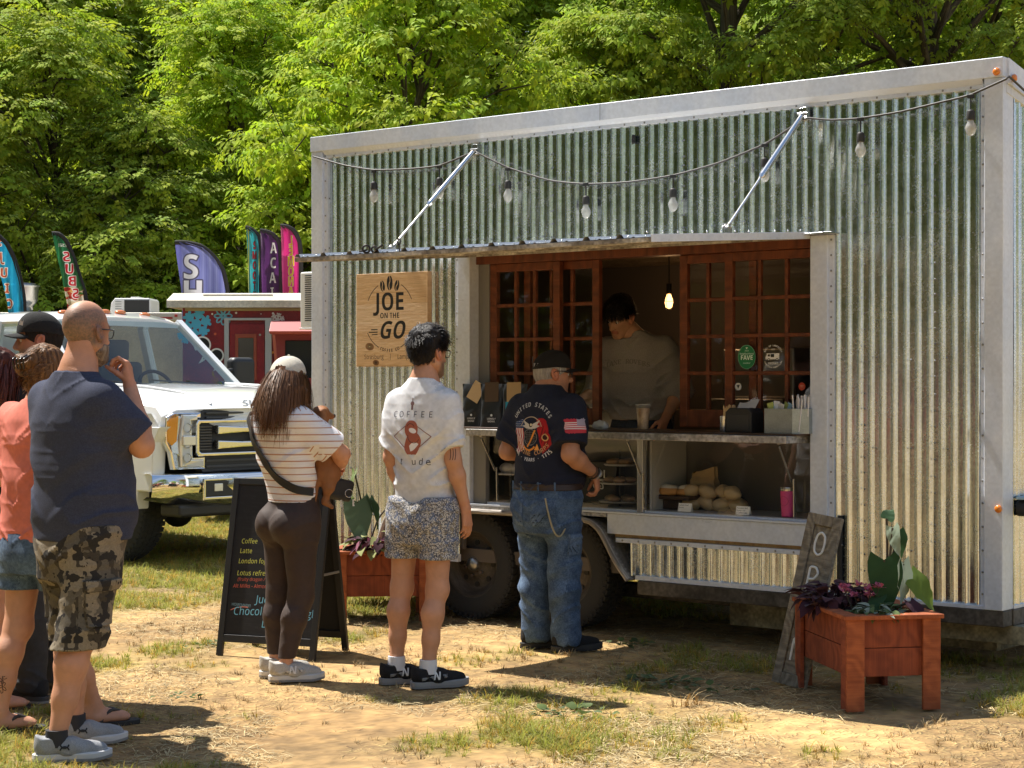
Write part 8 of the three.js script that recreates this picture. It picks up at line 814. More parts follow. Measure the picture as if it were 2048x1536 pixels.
{ // ---- man in the white T-shirt
  const D = 9.22, X = (850 - 1024) / FOCAL * D;
  const p = figure({ label: 'dark-haired man in white coffee T-shirt and speckled grey shorts', pos: [X, 0, -D], alpha: 28, sd: 15, fat: 0.93, skin: [0.52, 0.265, 0.155], neck: 0.054,
    rows: [[0.87, 0, 0.01, 0.160, 0.124], [1.0, 0, 0.0, 0.154, 0.116], [1.15, 0, -0.01, 0.156, 0.114], [1.29, 0, -0.015, 0.166, 0.112], [1.38, 0, -0.02, 0.162, 0.10], [1.46, 0, -0.02, 0.115, 0.082], [1.515, 0, -0.015, 0.075, 0.068]],
    arms: { R: { s: [0.15, 1.40, -0.02], e: [0.182, 1.115, -0.035], w: [0.21, 0.87, 0.04], hand: { d: [0.02, -1, 0.16], n: [-1, 0, 0.1], curl: [0.28, 0.34, 0.4, 0.46] } }, L: { s: [-0.15, 1.40, -0.02], e: [-0.178, 1.12, -0.03], w: [-0.175, 0.90, 0.09], hand: { d: [0, -1, 0.2], n: [1, 0, 0.1] } } },
    legs: { R: { h: [0.09, 0.88, -0.02], k: [0.10, 0.475, -0.05], a: [0.095, 0.085, -0.13] }, L: { h: [-0.09, 0.88, -0.02], k: [-0.105, 0.475, -0.05], a: [-0.105, 0.085, -0.10] } },
    head: { at: [0.01, 1.645, 0.02], turn: 14, pitch: 3, stubble: (x, y, z) => clamp(0.75 * sstep(-0.03, -0.06, y) * sstep(0.0, 0.03, z) + 0.35 * sstep(-0.06, 0.0, y) * sstep(0.0, -0.06, z)) },
    shirt: { mat: cloth([238, 238, 240]), sleeve: 0.80, cap: 0.064, cuff: 0.074, collar: 0.064, wrinkle: 0.012, blend: 0.06 },
    pants: { name: 'shorts', mat: cloth(rep(floralT, 5)), rows: [[0.70, 0, -0.01, 0.165, 0.13], [0.80, 0, -0.02, 0.168, 0.138], [0.90, 0, 0, 0.160, 0.128]], r: [0.102, 0.094, 0.098, 0.09], hem: 0.622, top: 0.93, wrinkle: 0.008 } });
  const dk = strandM([13, 10, 9], [46, 36, 30], 3, 0.5); mesh('hair', boxUV(surface(hairField({ thick: 0.008, top: 0.014, front: 0.006, lump: 0.014, sd: 8, line: -0.012, slope: 0.72 }), V(-0.15, -0.13, -0.17), V(0.15, 0.21, 0.17), 0.0055).applyMatrix4(p.mtx), 4), dk, p.root);
  strands(p.root, p.mtx, 2600, { sd: 91, line: -0.015, slope: 0.72, len: (q) => 0.022 + 0.042 * sstep(0.02, 0.11, q.y), flow: (q, d) => d.clone().multiplyScalar(0.28).add(V(0.25 * Math.sin(q.z * 60 + q.x * 30), -0.35 + 0.5 * sstep(0.04, 0.12, q.y), 0.55 * sstep(0.03, 0.11, q.y) - 0.15)), fall: 0.22, curl: 0.45, width: 0.0034, out: 0.010, mat: dk, keep: (q) => !(Math.abs(q.x) > 0.062 && q.y < 0.022 && Math.abs(q.z + 0.01) < 0.034) }); glassesParts(p.root, p.mtx);
  const coffee = canvasTex(512, 640, (c, w, h) => { c.clearRect(0, 0, w, h); c.fillStyle = '#4a4a58'; c.textAlign = 'center'; c.font = '78px sans-serif'; [...'COFFEE'].forEach((ch, i) => c.fillText(ch, 66 + i * 76, 150)); c.strokeStyle = '#8a5346'; c.lineWidth = 7; c.beginPath(); c.moveTo(256, 190); c.lineTo(456, 330); c.lineTo(256, 500); c.lineTo(56, 330); c.closePath(); c.stroke(); c.fillStyle = '#a9604c'; c.beginPath(); c.moveTo(210, 500); c.bezierCurveTo(140, 430, 200, 380, 210, 330); c.bezierCurveTo(150, 260, 220, 170, 250, 180); c.bezierCurveTo(330, 170, 330, 260, 320, 300); c.bezierCurveTo(380, 340, 360, 430, 300, 500); c.fill(); c.fillStyle = '#ece9ec'; c.beginPath(); c.ellipse(270, 275, 40, 24, 0.3, 0, 7); c.fill(); c.beginPath(); c.moveTo(230, 420); c.quadraticCurveTo(280, 360, 330, 400); c.quadraticCurveTo(280, 470, 240, 470); c.fill(); c.strokeStyle = '#5b3b36'; c.lineWidth = 6; c.beginPath(); c.arc(280, 330, 60, 0.4, 3.4); c.stroke(); c.beginPath(); c.arc(250, 250, 40, 3.4, 6); c.stroke(); c.fillStyle = '#7a5a58'; c.fillRect(246, 20, 22, 60); c.beginPath(); c.arc(257, 20, 20, 0, 7); c.fill(); c.fillStyle = '#2c2c36'; c.font = '84px sans-serif'; [...'t ude'].forEach((ch, i) => c.fillText(ch, 130 + i * 72, 596)); });
  printOn(p.shirt, 'back_print', p.shirtGeo, coffee, V(0.0, 1.235, -0.14), 0.27, 0.335, V(0, 0, -1));
  const tat = canvasTex(64, 96, (c) => { c.clearRect(0, 0, 64, 96); c.strokeStyle = '#4a2f2a'; c.lineWidth = 5; for (const x of [14, 32, 48]) { c.beginPath(); c.moveTo(x, 10); c.quadraticCurveTo(x + 8, 50, x - 2, 86); c.stroke(); } });
  printOn(p.bodyMesh, 'arm_tattoo', p.bodyGeo, tat, p.arm.R.S.clone().lerp(p.arm.R.E, 0.9).add(J(0.02, 0, -0.035)), 0.045, 0.07, J(0.469, 0, -0.883).normalize(), V(0, 1, 0), 0.0006);
  const sh = { mid: M([0.30, 0.29, 0.28], 0.7), upper: cloth([34, 34, 36]), lace: M([0.03, 0.03, 0.03], 0.8), L: 0.295, panel: M([0.22, 0.22, 0.22], 0.7), logo: nLogo }; for (const s of ['R', 'L']) { mesh('sock', rod(p.leg[s].A.clone().setY(0.07), p.leg[s].A.clone().setY(0.138), 0.046, 0.043, 16), M([0.72, 0.72, 0.74], 0.9), p.root); shoe(p.root, 'sneaker', p.leg[s].A, -0.70, sh); }
}
{ // ---- man in the dark blue veterans T-shirt at the window
  const D = 10.32, X = (1096 - 1024) / FOCAL * D;
  const p = figure({ label: 'man in black cap, dark blue printed T-shirt and loose blue jeans at the counter', pos: [X, 0, -D], alpha: 40, sd: 21, fat: 1.08, skin: [0.46, 0.22, 0.125], neck: 0.062,
    rows: [[0.905, 0, 0.015, 0.192, 0.172], [1.02, 0, 0.025, 0.197, 0.178], [1.15, 0, 0.015, 0.195, 0.162], [1.27, 0, -0.005, 0.200, 0.142], [1.36, 0, -0.015, 0.192, 0.118], [1.43, 0, -0.015, 0.13, 0.09], [1.478, 0, -0.01, 0.08, 0.072]],
    arms: { R: { s: [0.185, 1.355, -0.015], e: [0.225, 1.10, -0.085], w: [0.235, 0.985, 0.125], r: 1.06, hand: { d: [-0.05, -0.85, 0.3], n: [-0.8, 0.1, -0.5], curl: [0.75, 0.8, 0.85, 0.9], thumb: 0.5 } }, L: { s: [-0.185, 1.355, -0.015], e: [-0.255, 1.10, -0.05], w: [-0.15, 1.09, 0.16], hand: { d: [0.6, 0, 0.7], n: [0.5, 0, -1] } } },
    legs: { R: { h: [0.095, 0.86, 0.0], k: [0.105, 0.46, 0.02], a: [0.11, 0.085, 0.03] }, L: { h: [-0.095, 0.86, 0.0], k: [-0.105, 0.46, 0.03], a: [-0.105, 0.085, 0.02] } },
    head: { at: [0.0, 1.545, 0.045], turn: 36, pitch: 4, size: 1.0, stubble: (x, y, z) => clamp(0.3 * sstep(-0.04, -0.07, y)) },
    shirt: { mat: cloth([26, 32, 54]), sleeve: 0.80, cap: 0.068, cuff: 0.086, collar: 0.070, wrinkle: 0.011, blend: 0.06 },
    pants: { name: 'jeans', mat: cloth(rep(denimT([46, 66, 94], [108, 132, 162], 5), 3.2)), rows: [[0.66, 0, -0.01, 0.185, 0.150], [0.78, 0, -0.02, 0.192, 0.165], [0.90, 0, 0.0, 0.182, 0.160], [0.945, 0, 0.005, 0.182, 0.162]], r: [0.108, 0.088, 0.086, 0.082], hem: 0.035, top: 0.945, wrinkle: 0.013, split: 0.01, ragged: 0.02 } });
  mesh('belt', skinUV((x, y, z) => Math.max(p.pantsField(x, y - 0.0, z) - 0.008, Math.abs(y - 0.915) - 0.019, -(p.pantsField(x, y, z) + 0.01)), V(-0.3, 0.87, -0.3), V(0.3, 0.96, 0.3), 0.008), M([0.035, 0.02, 0.013], 0.5), p.root);
  for (const b of [-0.15, -0.06, 0.06, 0.15]) { const o = J(b, 0.915, -0.1); let z = -0.05; for (let k = 0; k < 80; k++) { if (p.pantsField(o.x, 0.915, z) > 0.008) break; z -= 0.003; } mesh('belt_loop', box(o.x - 0.006, o.x + 0.006, 0.885, 0.945, z - 0.004, z + 0.001, 0.002), p.pants.material, p.root); }
  const pocket = (cx, cy, w, h, n, nm) => mesh(nm, skinUV((x, y, z) => Math.max(p.pantsField(x, y, z) - 0.006, -(p.pantsField(x, y, z) + 0.004), Math.abs((x - cx) * (n ? 0 : 1) + (z - cx) * (n ? 1 : 0)) - w, Math.abs(y - cy) - h, n ? x * n + 0.06 : z + 0.02), V(-0.32, cy - 0.15, -0.32), V(0.32, cy + 0.15, 0.32), 0.008), cloth(rep(denimT([50, 70, 98], [114, 136, 164], 9), 3.2)), p.root); pocket(0.095, 0.775, 0.065, 0.075, 0, 'back_pocket'); pocket(-0.095, 0.775, 0.065, 0.075, 0, 'back_pocket'); pocket(0.0, 0.60, 0.05, 0.06, 1, 'tool_pocket');
  { const a = J(0.12, 0.86, -0.16), pts = []; for (let k = 0; k <= 8; k++) { const t = k / 8; pts.push(V(a.x - 0.055 * t - 0.02 * Math.sin(t * 3), a.y - 0.21 * Math.sin(t * 2.4), a.z - 0.012 + 0.12 * t * t)); } mesh('key_lanyard', tube(pts, 0.005, 40, 6), M([0.35, 0.31, 0.2], 0.6), p.root); }
  capParts(p.root, p.mtx, { mat: cloth([24, 22, 22]), lift: 0.004, droop: 0.3, patch: { a: Math.PI - 0.35, r: 0.022, y: 0.062, mat: M([0.6, 0.6, 0.6], 0.8) } }); glassesParts(p.root, p.mtx, true);
  mesh('hair', boxUV(surface(hairField({ thick: 0.006, lump: 0.004, sd: 4, line: -0.028, slope: 0.6 }), V(-0.12, -0.13, -0.15), V(0.12, 0.05, 0.06), 0.006).applyMatrix4(p.mtx), 4), strandM([130, 122, 116], [190, 184, 178], 3, 0.7), p.root);
  const emb = canvasTex(768, 896, (c, w, h) => {
    c.clearRect(0, 0, w, h); const arc = (s, r, a0, a1, cy, f, col, flip) => { c.font = f; c.fillStyle = col; c.textAlign = 'center'; [...s].forEach((ch, i) => { const a = lerp(a0, a1, (i + 0.5) / s.length); c.save(); c.translate(w / 2 + r * Math.cos(a), cy + r * Math.sin(a)); c.rotate(a + (flip ? -Math.PI / 2 : Math.PI / 2)); c.fillText(ch, 0, 0); c.restore(); }); };
    arc('UNITED STATES', 300, Math.PI * 1.16, Math.PI * 1.84, 400, 'bold 74px sans-serif', '#b9bcc0'); c.save(); c.beginPath(); c.moveTo(90, 300); c.lineTo(270, 250); c.lineTo(260, 640); c.lineTo(130, 690); c.closePath(); c.clip(); for (let k = 0; k < 12; k++) { c.fillStyle = k % 2 ? '#ded9d4' : '#b0202c'; c.save(); c.translate(90, 250); c.rotate(0.12); c.fillRect(k * 18, 0, 18, 480); c.restore(); } c.fillStyle = '#27406e'; c.fillRect(80, 240, 200, 130); c.fillStyle = '#e6e6e6'; for (let k = 0; k < 24; k++) c.fillRect(95 + (k % 6) * 28, 262 + Math.floor(k / 6) * 26, 8, 8); c.restore();
    c.fillStyle = '#a5121c'; c.beginPath(); c.moveTo(470, 260); c.quadraticCurveTo(560, 220, 610, 280); c.quadraticCurveTo(640, 420, 700, 560); c.quadraticCurveTo(600, 640, 560, 690); c.quadraticCurveTo(500, 520, 470, 260); c.fill(); c.fillStyle = '#6d0b12'; for (let k = 0; k < 4; k++) { c.beginPath(); c.ellipse(545 + k * 22, 420 + k * 50, 9, 90, 0.35, 0, 7); c.fill(); } c.fillStyle = '#c8a068'; c.beginPath(); c.arc(590, 480, 46, 0, 7); c.fill(); c.fillStyle = '#3a1410'; c.beginPath(); c.arc(590, 480, 30, 0, 7); c.fill();
    c.strokeStyle = '#b9a58a'; c.lineWidth = 12; c.beginPath(); c.arc(384, 400, 170, Math.PI * 1.1, Math.PI * 1.9); c.stroke(); c.fillStyle = '#c9c4bc'; c.beginPath(); c.moveTo(384, 330); c.lineTo(250, 268); c.lineTo(290, 330); c.lineTo(240, 340); c.lineTo(310, 372); c.lineTo(384, 380); c.lineTo(458, 372); c.lineTo(528, 340); c.lineTo(478, 330); c.lineTo(518, 268); c.closePath(); c.fill(); c.fillStyle = '#2a2622'; c.beginPath(); c.arc(384, 330, 26, 0, 7); c.fill(); c.fillStyle = '#d9cdb0'; c.beginPath(); c.arc(390, 326, 16, 0, 7); c.fill();
    c.fillStyle = '#1a1b20'; c.beginPath(); c.arc(372, 480, 100, 0, 7); c.fill(); c.strokeStyle = '#8f8a84'; c.lineWidth = 6; c.stroke(); c.strokeStyle = '#6d6c70'; c.lineWidth = 3; for (const k of [-0.5, 0, 0.5]) { c.beginPath(); c.ellipse(372, 480, 100 * Math.abs(k) + 8, 98, 0, 0, 7); c.stroke(); c.beginPath(); c.ellipse(372, 480 + k * 90, 96 * Math.sqrt(1 - k * k), 14, 0, 0, 7); c.stroke(); } c.strokeStyle = '#e0923a'; c.lineWidth = 22; c.beginPath(); c.moveTo(455, 390); c.lineTo(330, 600); c.stroke(); c.beginPath(); c.arc(350, 530, 110, 0.6, 2.6); c.stroke(); c.fillStyle = '#e8a04a'; c.beginPath(); c.moveTo(430, 640); c.lineTo(480, 560); c.lineTo(500, 640); c.fill();
    arc('MARINE CORPS', 330, Math.PI * 0.80, Math.PI * 0.20, 380, 'bold 78px sans-serif', '#b98b62', true); arc('225 · YEARS · 1775', 410, Math.PI * 0.76, Math.PI * 0.24, 370, 'bold 58px sans-serif', '#d5d5d8', true);
  });
  printOn(p.shirt, 'back_print', p.shirtGeo, emb, V(0.0, 1.205, -0.15), 0.34, 0.40, V(0, 0, -1));
  const fl = canvasTex(192, 112, (c) => { for (let k = 0; k < 9; k++) { c.fillStyle = k % 2 ? '#e6dcdc' : '#c23b4a'; c.fillRect(0, k * 12.5, 192, 13); } c.fillStyle = '#a9a0b4'; c.fillRect(110, 0, 82, 56); }); const am = p.arm.R, sc = am.S.clone().lerp(am.E, 0.42); const nn = V(-0.80, 0.1, -0.60).normalize(); printOn(p.shirt, 'sleeve_flag', p.shirtGeo, fl, sc.clone().addScaledVector(nn, 0.08), 0.085, 0.05, nn, V(0, 1, 0));
  const wr = p.arm.R.W, wd = p.arm.R.W.clone().sub(p.arm.R.E).normalize(); for (const [k, m] of [[-0.012, M([0.03, 0.025, 0.022], 0.6)], [-0.030, M([0.12, 0.06, 0.03], 0.5)], [0.004, M([0.45, 0.45, 0.45], 0.3, 0.9)]]) { const t = new THREE.TorusGeometry(0.034, 0.0055, 8, 28); t.applyQuaternion(new THREE.Quaternion().setFromUnitVectors(V(0, 0, 1), wd)); const c = wr.clone().addScaledVector(wd, k); mesh('bracelet', move(t, c.x, c.y, c.z), m, p.root); }
  const sh = { mid: M([0.03, 0.03, 0.03], 0.7), upper: cloth([30, 30, 32]), lace: M([0.03, 0.03, 0.03], 0.8), L: 0.30, tread: M([0.02, 0.02, 0.02], 0.8) }; for (const s of ['R', 'L']) shoe(p.root, 'boot', p.leg[s].A, -0.5, sh);
}
{ // ---- woman in the coral T-shirt
  const D = 8.0, X = (84 - 1024) / FOCAL * D;
  const p = figure({ label: 'woman in coral T-shirt, denim shorts and flip-flops with pinned-up hair', pos: [X, 0, -D], alpha: 38, sd: 27, fat: 1.02, skin: [0.55, 0.275, 0.165], bare: true, neck: 0.05,
    rows: [[0.82, 0, 0.0, 0.198, 0.155], [0.95, 0, 0.0, 0.192, 0.148], [1.1, 0, -0.01, 0.185, 0.136], [1.24, 0, -0.015, 0.19, 0.126], [1.33, 0, -0.02, 0.18, 0.108], [1.395, 0, -0.02, 0.11, 0.082], [1.43, 0, -0.015, 0.068, 0.064]],
    arms: { R: { s: [0.17, 1.34, -0.02], e: [0.23, 1.08, 0.02], w: [0.1, 1.05, 0.24], r: 1.1, hand: { d: [-0.8, 0.2, 0.4], n: [0, 0.5, -1] } }, L: { s: [-0.17, 1.34, -0.02], e: [-0.225, 1.08, 0.0], w: [-0.08, 1.05, 0.23], r: 1.1, hand: { d: [0.8, 0.2, 0.4], n: [0, 0.5, -1] } } },
    legs: { R: { h: [0.095, 0.80, 0.0], k: [0.10, 0.44, 0.07], a: [0.10, 0.085, 0.20], foot: -0.5 }, L: { h: [-0.095, 0.80, -0.01], k: [-0.10, 0.44, -0.05], a: [-0.10, 0.085, -0.15], foot: -0.5 } },
    head: { at: [0.0, 1.525, 0.02], turn: -10, pitch: 4, size: 0.95 },
    shirt: { mat: cloth([236, 132, 112]), sleeve: 0.86, cap: 0.068, cuff: 0.085, collar: 0.066, wrinkle: 0.016, blend: 0.06 },
    pants: { name: 'denim_shorts', mat: cloth(rep(denimT([44, 62, 86], [104, 126, 150], 15), 2.2)), rows: [[0.68, 0, -0.01, 0.180, 0.145], [0.78, 0, -0.015, 0.182, 0.150], [0.90, 0, 0, 0.17, 0.135]], r: [0.112, 0.098, 0.098, 0.09], hem: 0.605, top: 0.93, wrinkle: 0.006 } });
  const cb = strandM([66, 42, 24], [176, 128, 78], 6, 0.45); mesh('hair', boxUV(surface((x, y, z) => { const a = hairField({ thick: 0.012, top: 0.006, lump: 0.008, sd: 14, line: -0.015, slope: 0.8 })(x, y, z); const bx = x, by = y - 0.045, bz = z + 0.115; const r = Math.hypot(bx, by, bz), th = Math.atan2(by, bx); return smin(a, r - 0.046 - 0.012 * Math.sin(th * 3 + r * 130 + bz * 60) - 0.012 * noise(x * 70, y * 70, z * 70), 0.012); }, V(-0.14, -0.13, -0.21), V(0.14, 0.17, 0.15), 0.0058).applyMatrix4(p.mtx), 4), cb, p.root); strands(p.root, p.mtx, 1300, { sd: 99, line: -0.03, slope: 0.8, len: (q) => 0.05, flow: (q, d) => V(-q.x * 6, 0.25 - q.y * 2, -0.8 - d.z * 0.3).addScaledVector(d, 0.3), fall: 0.0, curl: 0.35, width: 0.0024, out: 0.01, mat: cb, keep: (q) => !(Math.abs(q.x) > 0.062 && q.y < 0.022 && Math.abs(q.z + 0.01) < 0.034) }); const claw = M([0.02, 0.015, 0.012], 0.25); mesh('hair_claw', merge([0, 1, 2, 3].map((k) => tube([[-0.034 + k * 0.022, 0.082, -0.135], [-0.03 + k * 0.02, 0.06, -0.175], [-0.026 + k * 0.018, 0.02, -0.165]], 0.004, 10, 5))).applyMatrix4(p.mtx), claw, p.root);
  { const ct = canvasTex(96, 128, (c) => { c.clearRect(0, 0, 96, 128); c.strokeStyle = c.fillStyle = '#5a4038'; c.lineWidth = 5; for (let k = 0; k < 7; k++) { c.beginPath(); c.ellipse(48 + 16 * Math.cos(k * 2.4), 22 + k * 14, 15, 8, k * 0.8, 0, 5); c.stroke(); } c.beginPath(); c.moveTo(48, 10); c.lineTo(52, 118); c.stroke(); }); const n = J(0.616, 0, -0.788).normalize(); printOn(p.bodyMesh, 'calf_tattoo', p.bodyGeo, ct, p.leg.L.K.clone().lerp(p.leg.L.A, 0.66).addScaledVector(n, 0.045), 0.055, 0.085, n, V(0, 1, 0), 0.0006); }
  for (const s of ['R', 'L']) { const A = p.leg[s].A, g0 = new THREE.Group(); g0.name = 'flip_flop'; g0.position.set(A.x, 0, A.z); g0.rotation.y = -0.5; p.root.add(g0); const so = new THREE.Shape(new THREE.SplineCurve([[0, -0.08], [0.036, -0.06], [0.034, 0.03], [0.05, 0.11], [0.03, 0.19], [-0.02, 0.19], [-0.045, 0.11], [-0.034, 0.03], [-0.036, -0.06], [0, -0.08]].map((q) => new THREE.Vector2(...q))).getPoints(50)); const g = new THREE.ExtrudeGeometry(so, { depth: 0.014, bevelEnabled: true, bevelSize: 0.003, bevelThickness: 0.003 }); g.rotateX(Math.PI / 2); mesh('sole', move(g, 0, 0.010, 0), M([0.03, 0.028, 0.027], 0.8), g0); mesh('thong_strap', [tube([[-0.036, 0.012, 0.02], [-0.022, 0.062, 0.07], [0.004, 0.045, 0.125], [0.004, 0.012, 0.135]], 0.008, 20, 6), tube([[0.036, 0.012, 0.02], [0.026, 0.062, 0.07], [0.004, 0.045, 0.125]], 0.008, 20, 6)], M([0.04, 0.03, 0.027], 0.5), g0); }
}
{ // ---- man in the black cap
  const D = 8.75, X = (88 - 1024) / FOCAL * D;
  const p = figure({ label: 'man in black cap and black T-shirt facing away from the trailer', pos: [X, 0, -D], alpha: -70, sd: 33, fat: 1.05, skin: [0.42, 0.20, 0.12], neck: 0.062,
    rows: [[0.86, 0, 0.0, 0.195, 0.16], [1.0, 0, 0.01, 0.195, 0.16], [1.15, 0, 0, 0.195, 0.15], [1.29, 0, -0.01, 0.21, 0.14], [1.39, 0, -0.02, 0.21, 0.12], [1.48, 0, -0.02, 0.145, 0.09], [1.535, 0, -0.015, 0.085, 0.075]],
    arms: { R: { s: [0.195, 1.41, -0.02], e: [0.24, 1.13, -0.02], w: [0.22, 0.90, 0.1], hand: { d: [0, -1, 0.2], n: [-1, 0, 0] } }, L: { s: [-0.195, 1.41, -0.02], e: [-0.24, 1.13, -0.02], w: [-0.12, 1.02, 0.2], hand: { d: [0.8, 0.2, 0.4], n: [0, 0.3, -1] } } },
    legs: { R: { h: [0.095, 0.90, 0.0], k: [0.10, 0.48, 0.02], a: [0.105, 0.085, 0] }, L: { h: [-0.095, 0.90, 0.0], k: [-0.10, 0.48, 0.02], a: [-0.105, 0.085, 0.0] } },
    head: { at: [0.0, 1.70, 0.03], turn: -32, pitch: 2, size: 1.0, stubble: (x, y, z) => clamp(0.8 * sstep(-0.03, -0.06, y) * sstep(-0.02, 0.02, z)) },
    shirt: { mat: cloth([28, 27, 26]), sleeve: 0.82, cap: 0.068, cuff: 0.086, collar: 0.070, wrinkle: 0.011 },
    pants: { name: 'trousers', mat: cloth([60, 60, 62]), rows: [[0.70, 0, 0, 0.18, 0.15], [0.80, 0, -0.01, 0.18, 0.15], [0.93, 0, 0, 0.175, 0.15]], r: [0.112, 0.085, 0.082, 0.07], hem: 0.05, top: 0.94, wrinkle: 0.010 } });
  const badge = canvasTex(128, 128, (c) => { c.clearRect(0, 0, 128, 128); c.fillStyle = '#c9c6c2'; c.beginPath(); c.moveTo(20, 90); c.lineTo(50, 20); c.lineTo(72, 60); c.lineTo(104, 30); c.lineTo(84, 104); c.closePath(); c.fill(); }); const cm = cloth([27, 26, 25]); capParts(p.root, p.mtx, { mat: cm, lift: 0.006, droop: 0.8, patch: { a: 0.75, r: 0.024, y: 0.075, mat: P(0xffffff, 0.8, 0, { map: badge, alphaTest: 0.5 }) } });
  mesh('hair', boxUV(surface(hairField({ thick: 0.007, lump: 0.005, sd: 4, line: -0.03, slope: 0.6 }), V(-0.12, -0.13, -0.15), V(0.12, 0.05, 0.06), 0.006).applyMatrix4(p.mtx), 4), strandM([16, 12, 10], [40, 32, 27], 3, 0.7), p.root); const wp = canvasTex(256, 256, (c) => { c.clearRect(0, 0, 256, 256); c.strokeStyle = '#d4c8cc'; c.lineWidth = 16; reseed(3); for (let k = 0; k < 12; k++) { c.beginPath(); c.arc(128 + rr(-60, 60), 128 + rr(-80, 80), rr(12, 34), rnd() * 3, 3 + rnd() * 3); c.stroke(); } }); const lc = p.arm.L.S.clone().lerp(p.arm.L.E, 0.3); printOn(p.shirt, 'sleeve_print', p.shirtGeo, wp, lc.clone().add(V(0.07, 0, 0.03)), 0.12, 0.16, V(0.9, 0.1, 0.4).normalize());
  const sh = { mid: M([0.05, 0.05, 0.05], 0.7), upper: cloth([40, 40, 42]), lace: M([0.05, 0.05, 0.05], 0.8), L: 0.30 }; for (const s of ['R', 'L']) shoe(p.root, 'sneaker', p.leg[s].A, 0, sh);
}
{ // ---- woman with auburn hair and black top
  const D = 8.55, X = (-14 - 1024) / FOCAL * D;
  const p = figure({ label: 'auburn-haired woman in black tank top and black shorts holding a phone', pos: [X, 0, -D], alpha: 60, sd: 39, fat: 0.98, skin: [0.55, 0.27, 0.165], bare: true, neck: 0.05,
    rows: [[0.80, 0, 0.0, 0.17, 0.14], [0.95, 0, 0.0, 0.165, 0.135], [1.1, 0, -0.01, 0.17, 0.13], [1.24, 0, -0.01, 0.165, 0.115], [1.31, 0, -0.02, 0.13, 0.09], [1.39, 0, -0.02, 0.08, 0.07], [1.43, 0, -0.015, 0.06, 0.058]],
    arms: { R: { s: [0.165, 1.33, -0.02], e: [0.21, 1.07, -0.02], w: [0.10, 1.10, 0.20], hand: { d: [-0.3, 0.7, 0.6], n: [-0.6, 0.4, -0.6], curl: [0.6, 0.6, 0.65, 0.7] } }, L: { s: [-0.165, 1.33, -0.02], e: [-0.21, 1.07, -0.02], w: [-0.08, 1.08, 0.22], hand: { d: [0.6, 0.3, 0.5], n: [0, 0.5, -1] } } },
    legs: { R: { h: [0.09, 0.80, 0.0], k: [0.095, 0.44, 0.01], a: [0.095, 0.085, -0.03], foot: -0.3 }, L: { h: [-0.09, 0.80, 0.0], k: [-0.095, 0.44, 0.01], a: [-0.095, 0.085, 0.02], foot: -0.2 } },
    head: { at: [0.0, 1.52, 0.015], turn: 5, pitch: 14, size: 0.95 },
    shirt: { name: 'tank_top', mat: cloth([24, 24, 25]), sleeve: 0.02, cap: 0.045, cuff: 0.04, collar: 0.085, wrinkle: 0.009 },
    pants: { name: 'shorts', mat: cloth([24, 23, 24]), rows: [[0.68, 0, 0, 0.165, 0.135], [0.78, 0, -0.01, 0.168, 0.14], [0.90, 0, 0, 0.155, 0.125]], r: [0.105, 0.092, 0.09, 0.09], hem: 0.63, top: 0.92, wrinkle: 0.006 } });
  const ab = strandM([46, 20, 14], [112, 56, 38], 6, 0.45); mesh('hair', boxUV(surface((x, y, z) => { const a = hairField({ thick: 0.014, top: 0.008, lump: 0.012, sd: 18, line: -0.02, slope: 0.8, cover: true })(x, y, z), b = union([cone(V(-0.05, 0.02, -0.07), V(-0.055, -0.17, -0.09), 0.04, 0.022), cone(V(0.05, 0.02, -0.07), V(0.055, -0.17, -0.09), 0.04, 0.022), cone(V(0, 0.03, -0.09), V(0, -0.19, -0.11), 0.05, 0.03)], 0.03)(x, y, z) - 0.012 * noise(x * 60, y * 22, z * 60); return smin(a, b, 0.02); }, V(-0.15, -0.26, -0.2), V(0.15, 0.18, 0.15), 0.007).applyMatrix4(p.mtx), 4), ab, p.root); strands(p.root, p.mtx, 1300, { sd: 93, seg: 7, line: -0.03, slope: 0.8, len: (q) => 0.17, flow: (q, d) => V(d.x * 0.6, -0.4, d.z * 0.6 - 0.1), fall: 0.3, curl: 0.35, width: 0.003, out: 0.016, mat: ab });
  const W = p.arm.R.W.clone().add(V(0.03, 0.07, 0.05)); p.root.updateMatrixWorld(); const wp = W.clone().applyMatrix4(p.root.matrixWorld); const ph = thing('mobile_phone', 'blue and pink mobile phone held by the auburn-haired woman', 'phone', wp.toArray(), p.root.rotation.y + 0.4); mesh('phone_case', rot(new RoundedBoxGeometry(0.076, 0.155, 0.011, 3, 0.005), -0.5, 0, 0), M([0.12, 0.35, 0.55], 0.4), ph); mesh('phone_screen', rot(move(box(-0.034, 0.034, -0.07, 0.07, 0.0058, 0.0066, 0), 0, 0, 0), -0.5, Math.PI, 0), M([0.02, 0.02, 0.022], 0.1), ph); mesh('phone_grip', rot(move(new THREE.CylinderGeometry(0.018, 0.018, 0.008, 18).rotateX(Math.PI / 2), 0, 0, 0.010), -0.5, 0, 0), M([0.65, 0.12, 0.3], 0.5), ph);
  for (const s of ['R', 'L']) { const A = p.leg[s].A; const g = new RoundedBoxGeometry(0.085, 0.014, 0.25, 2, 0.006); rot(g, 0, -0.3, 0); mesh('sandal_sole', move(g, A.x, 0.006, A.z + 0.05), M([0.03, 0.025, 0.02], 0.8), p.root); }
}
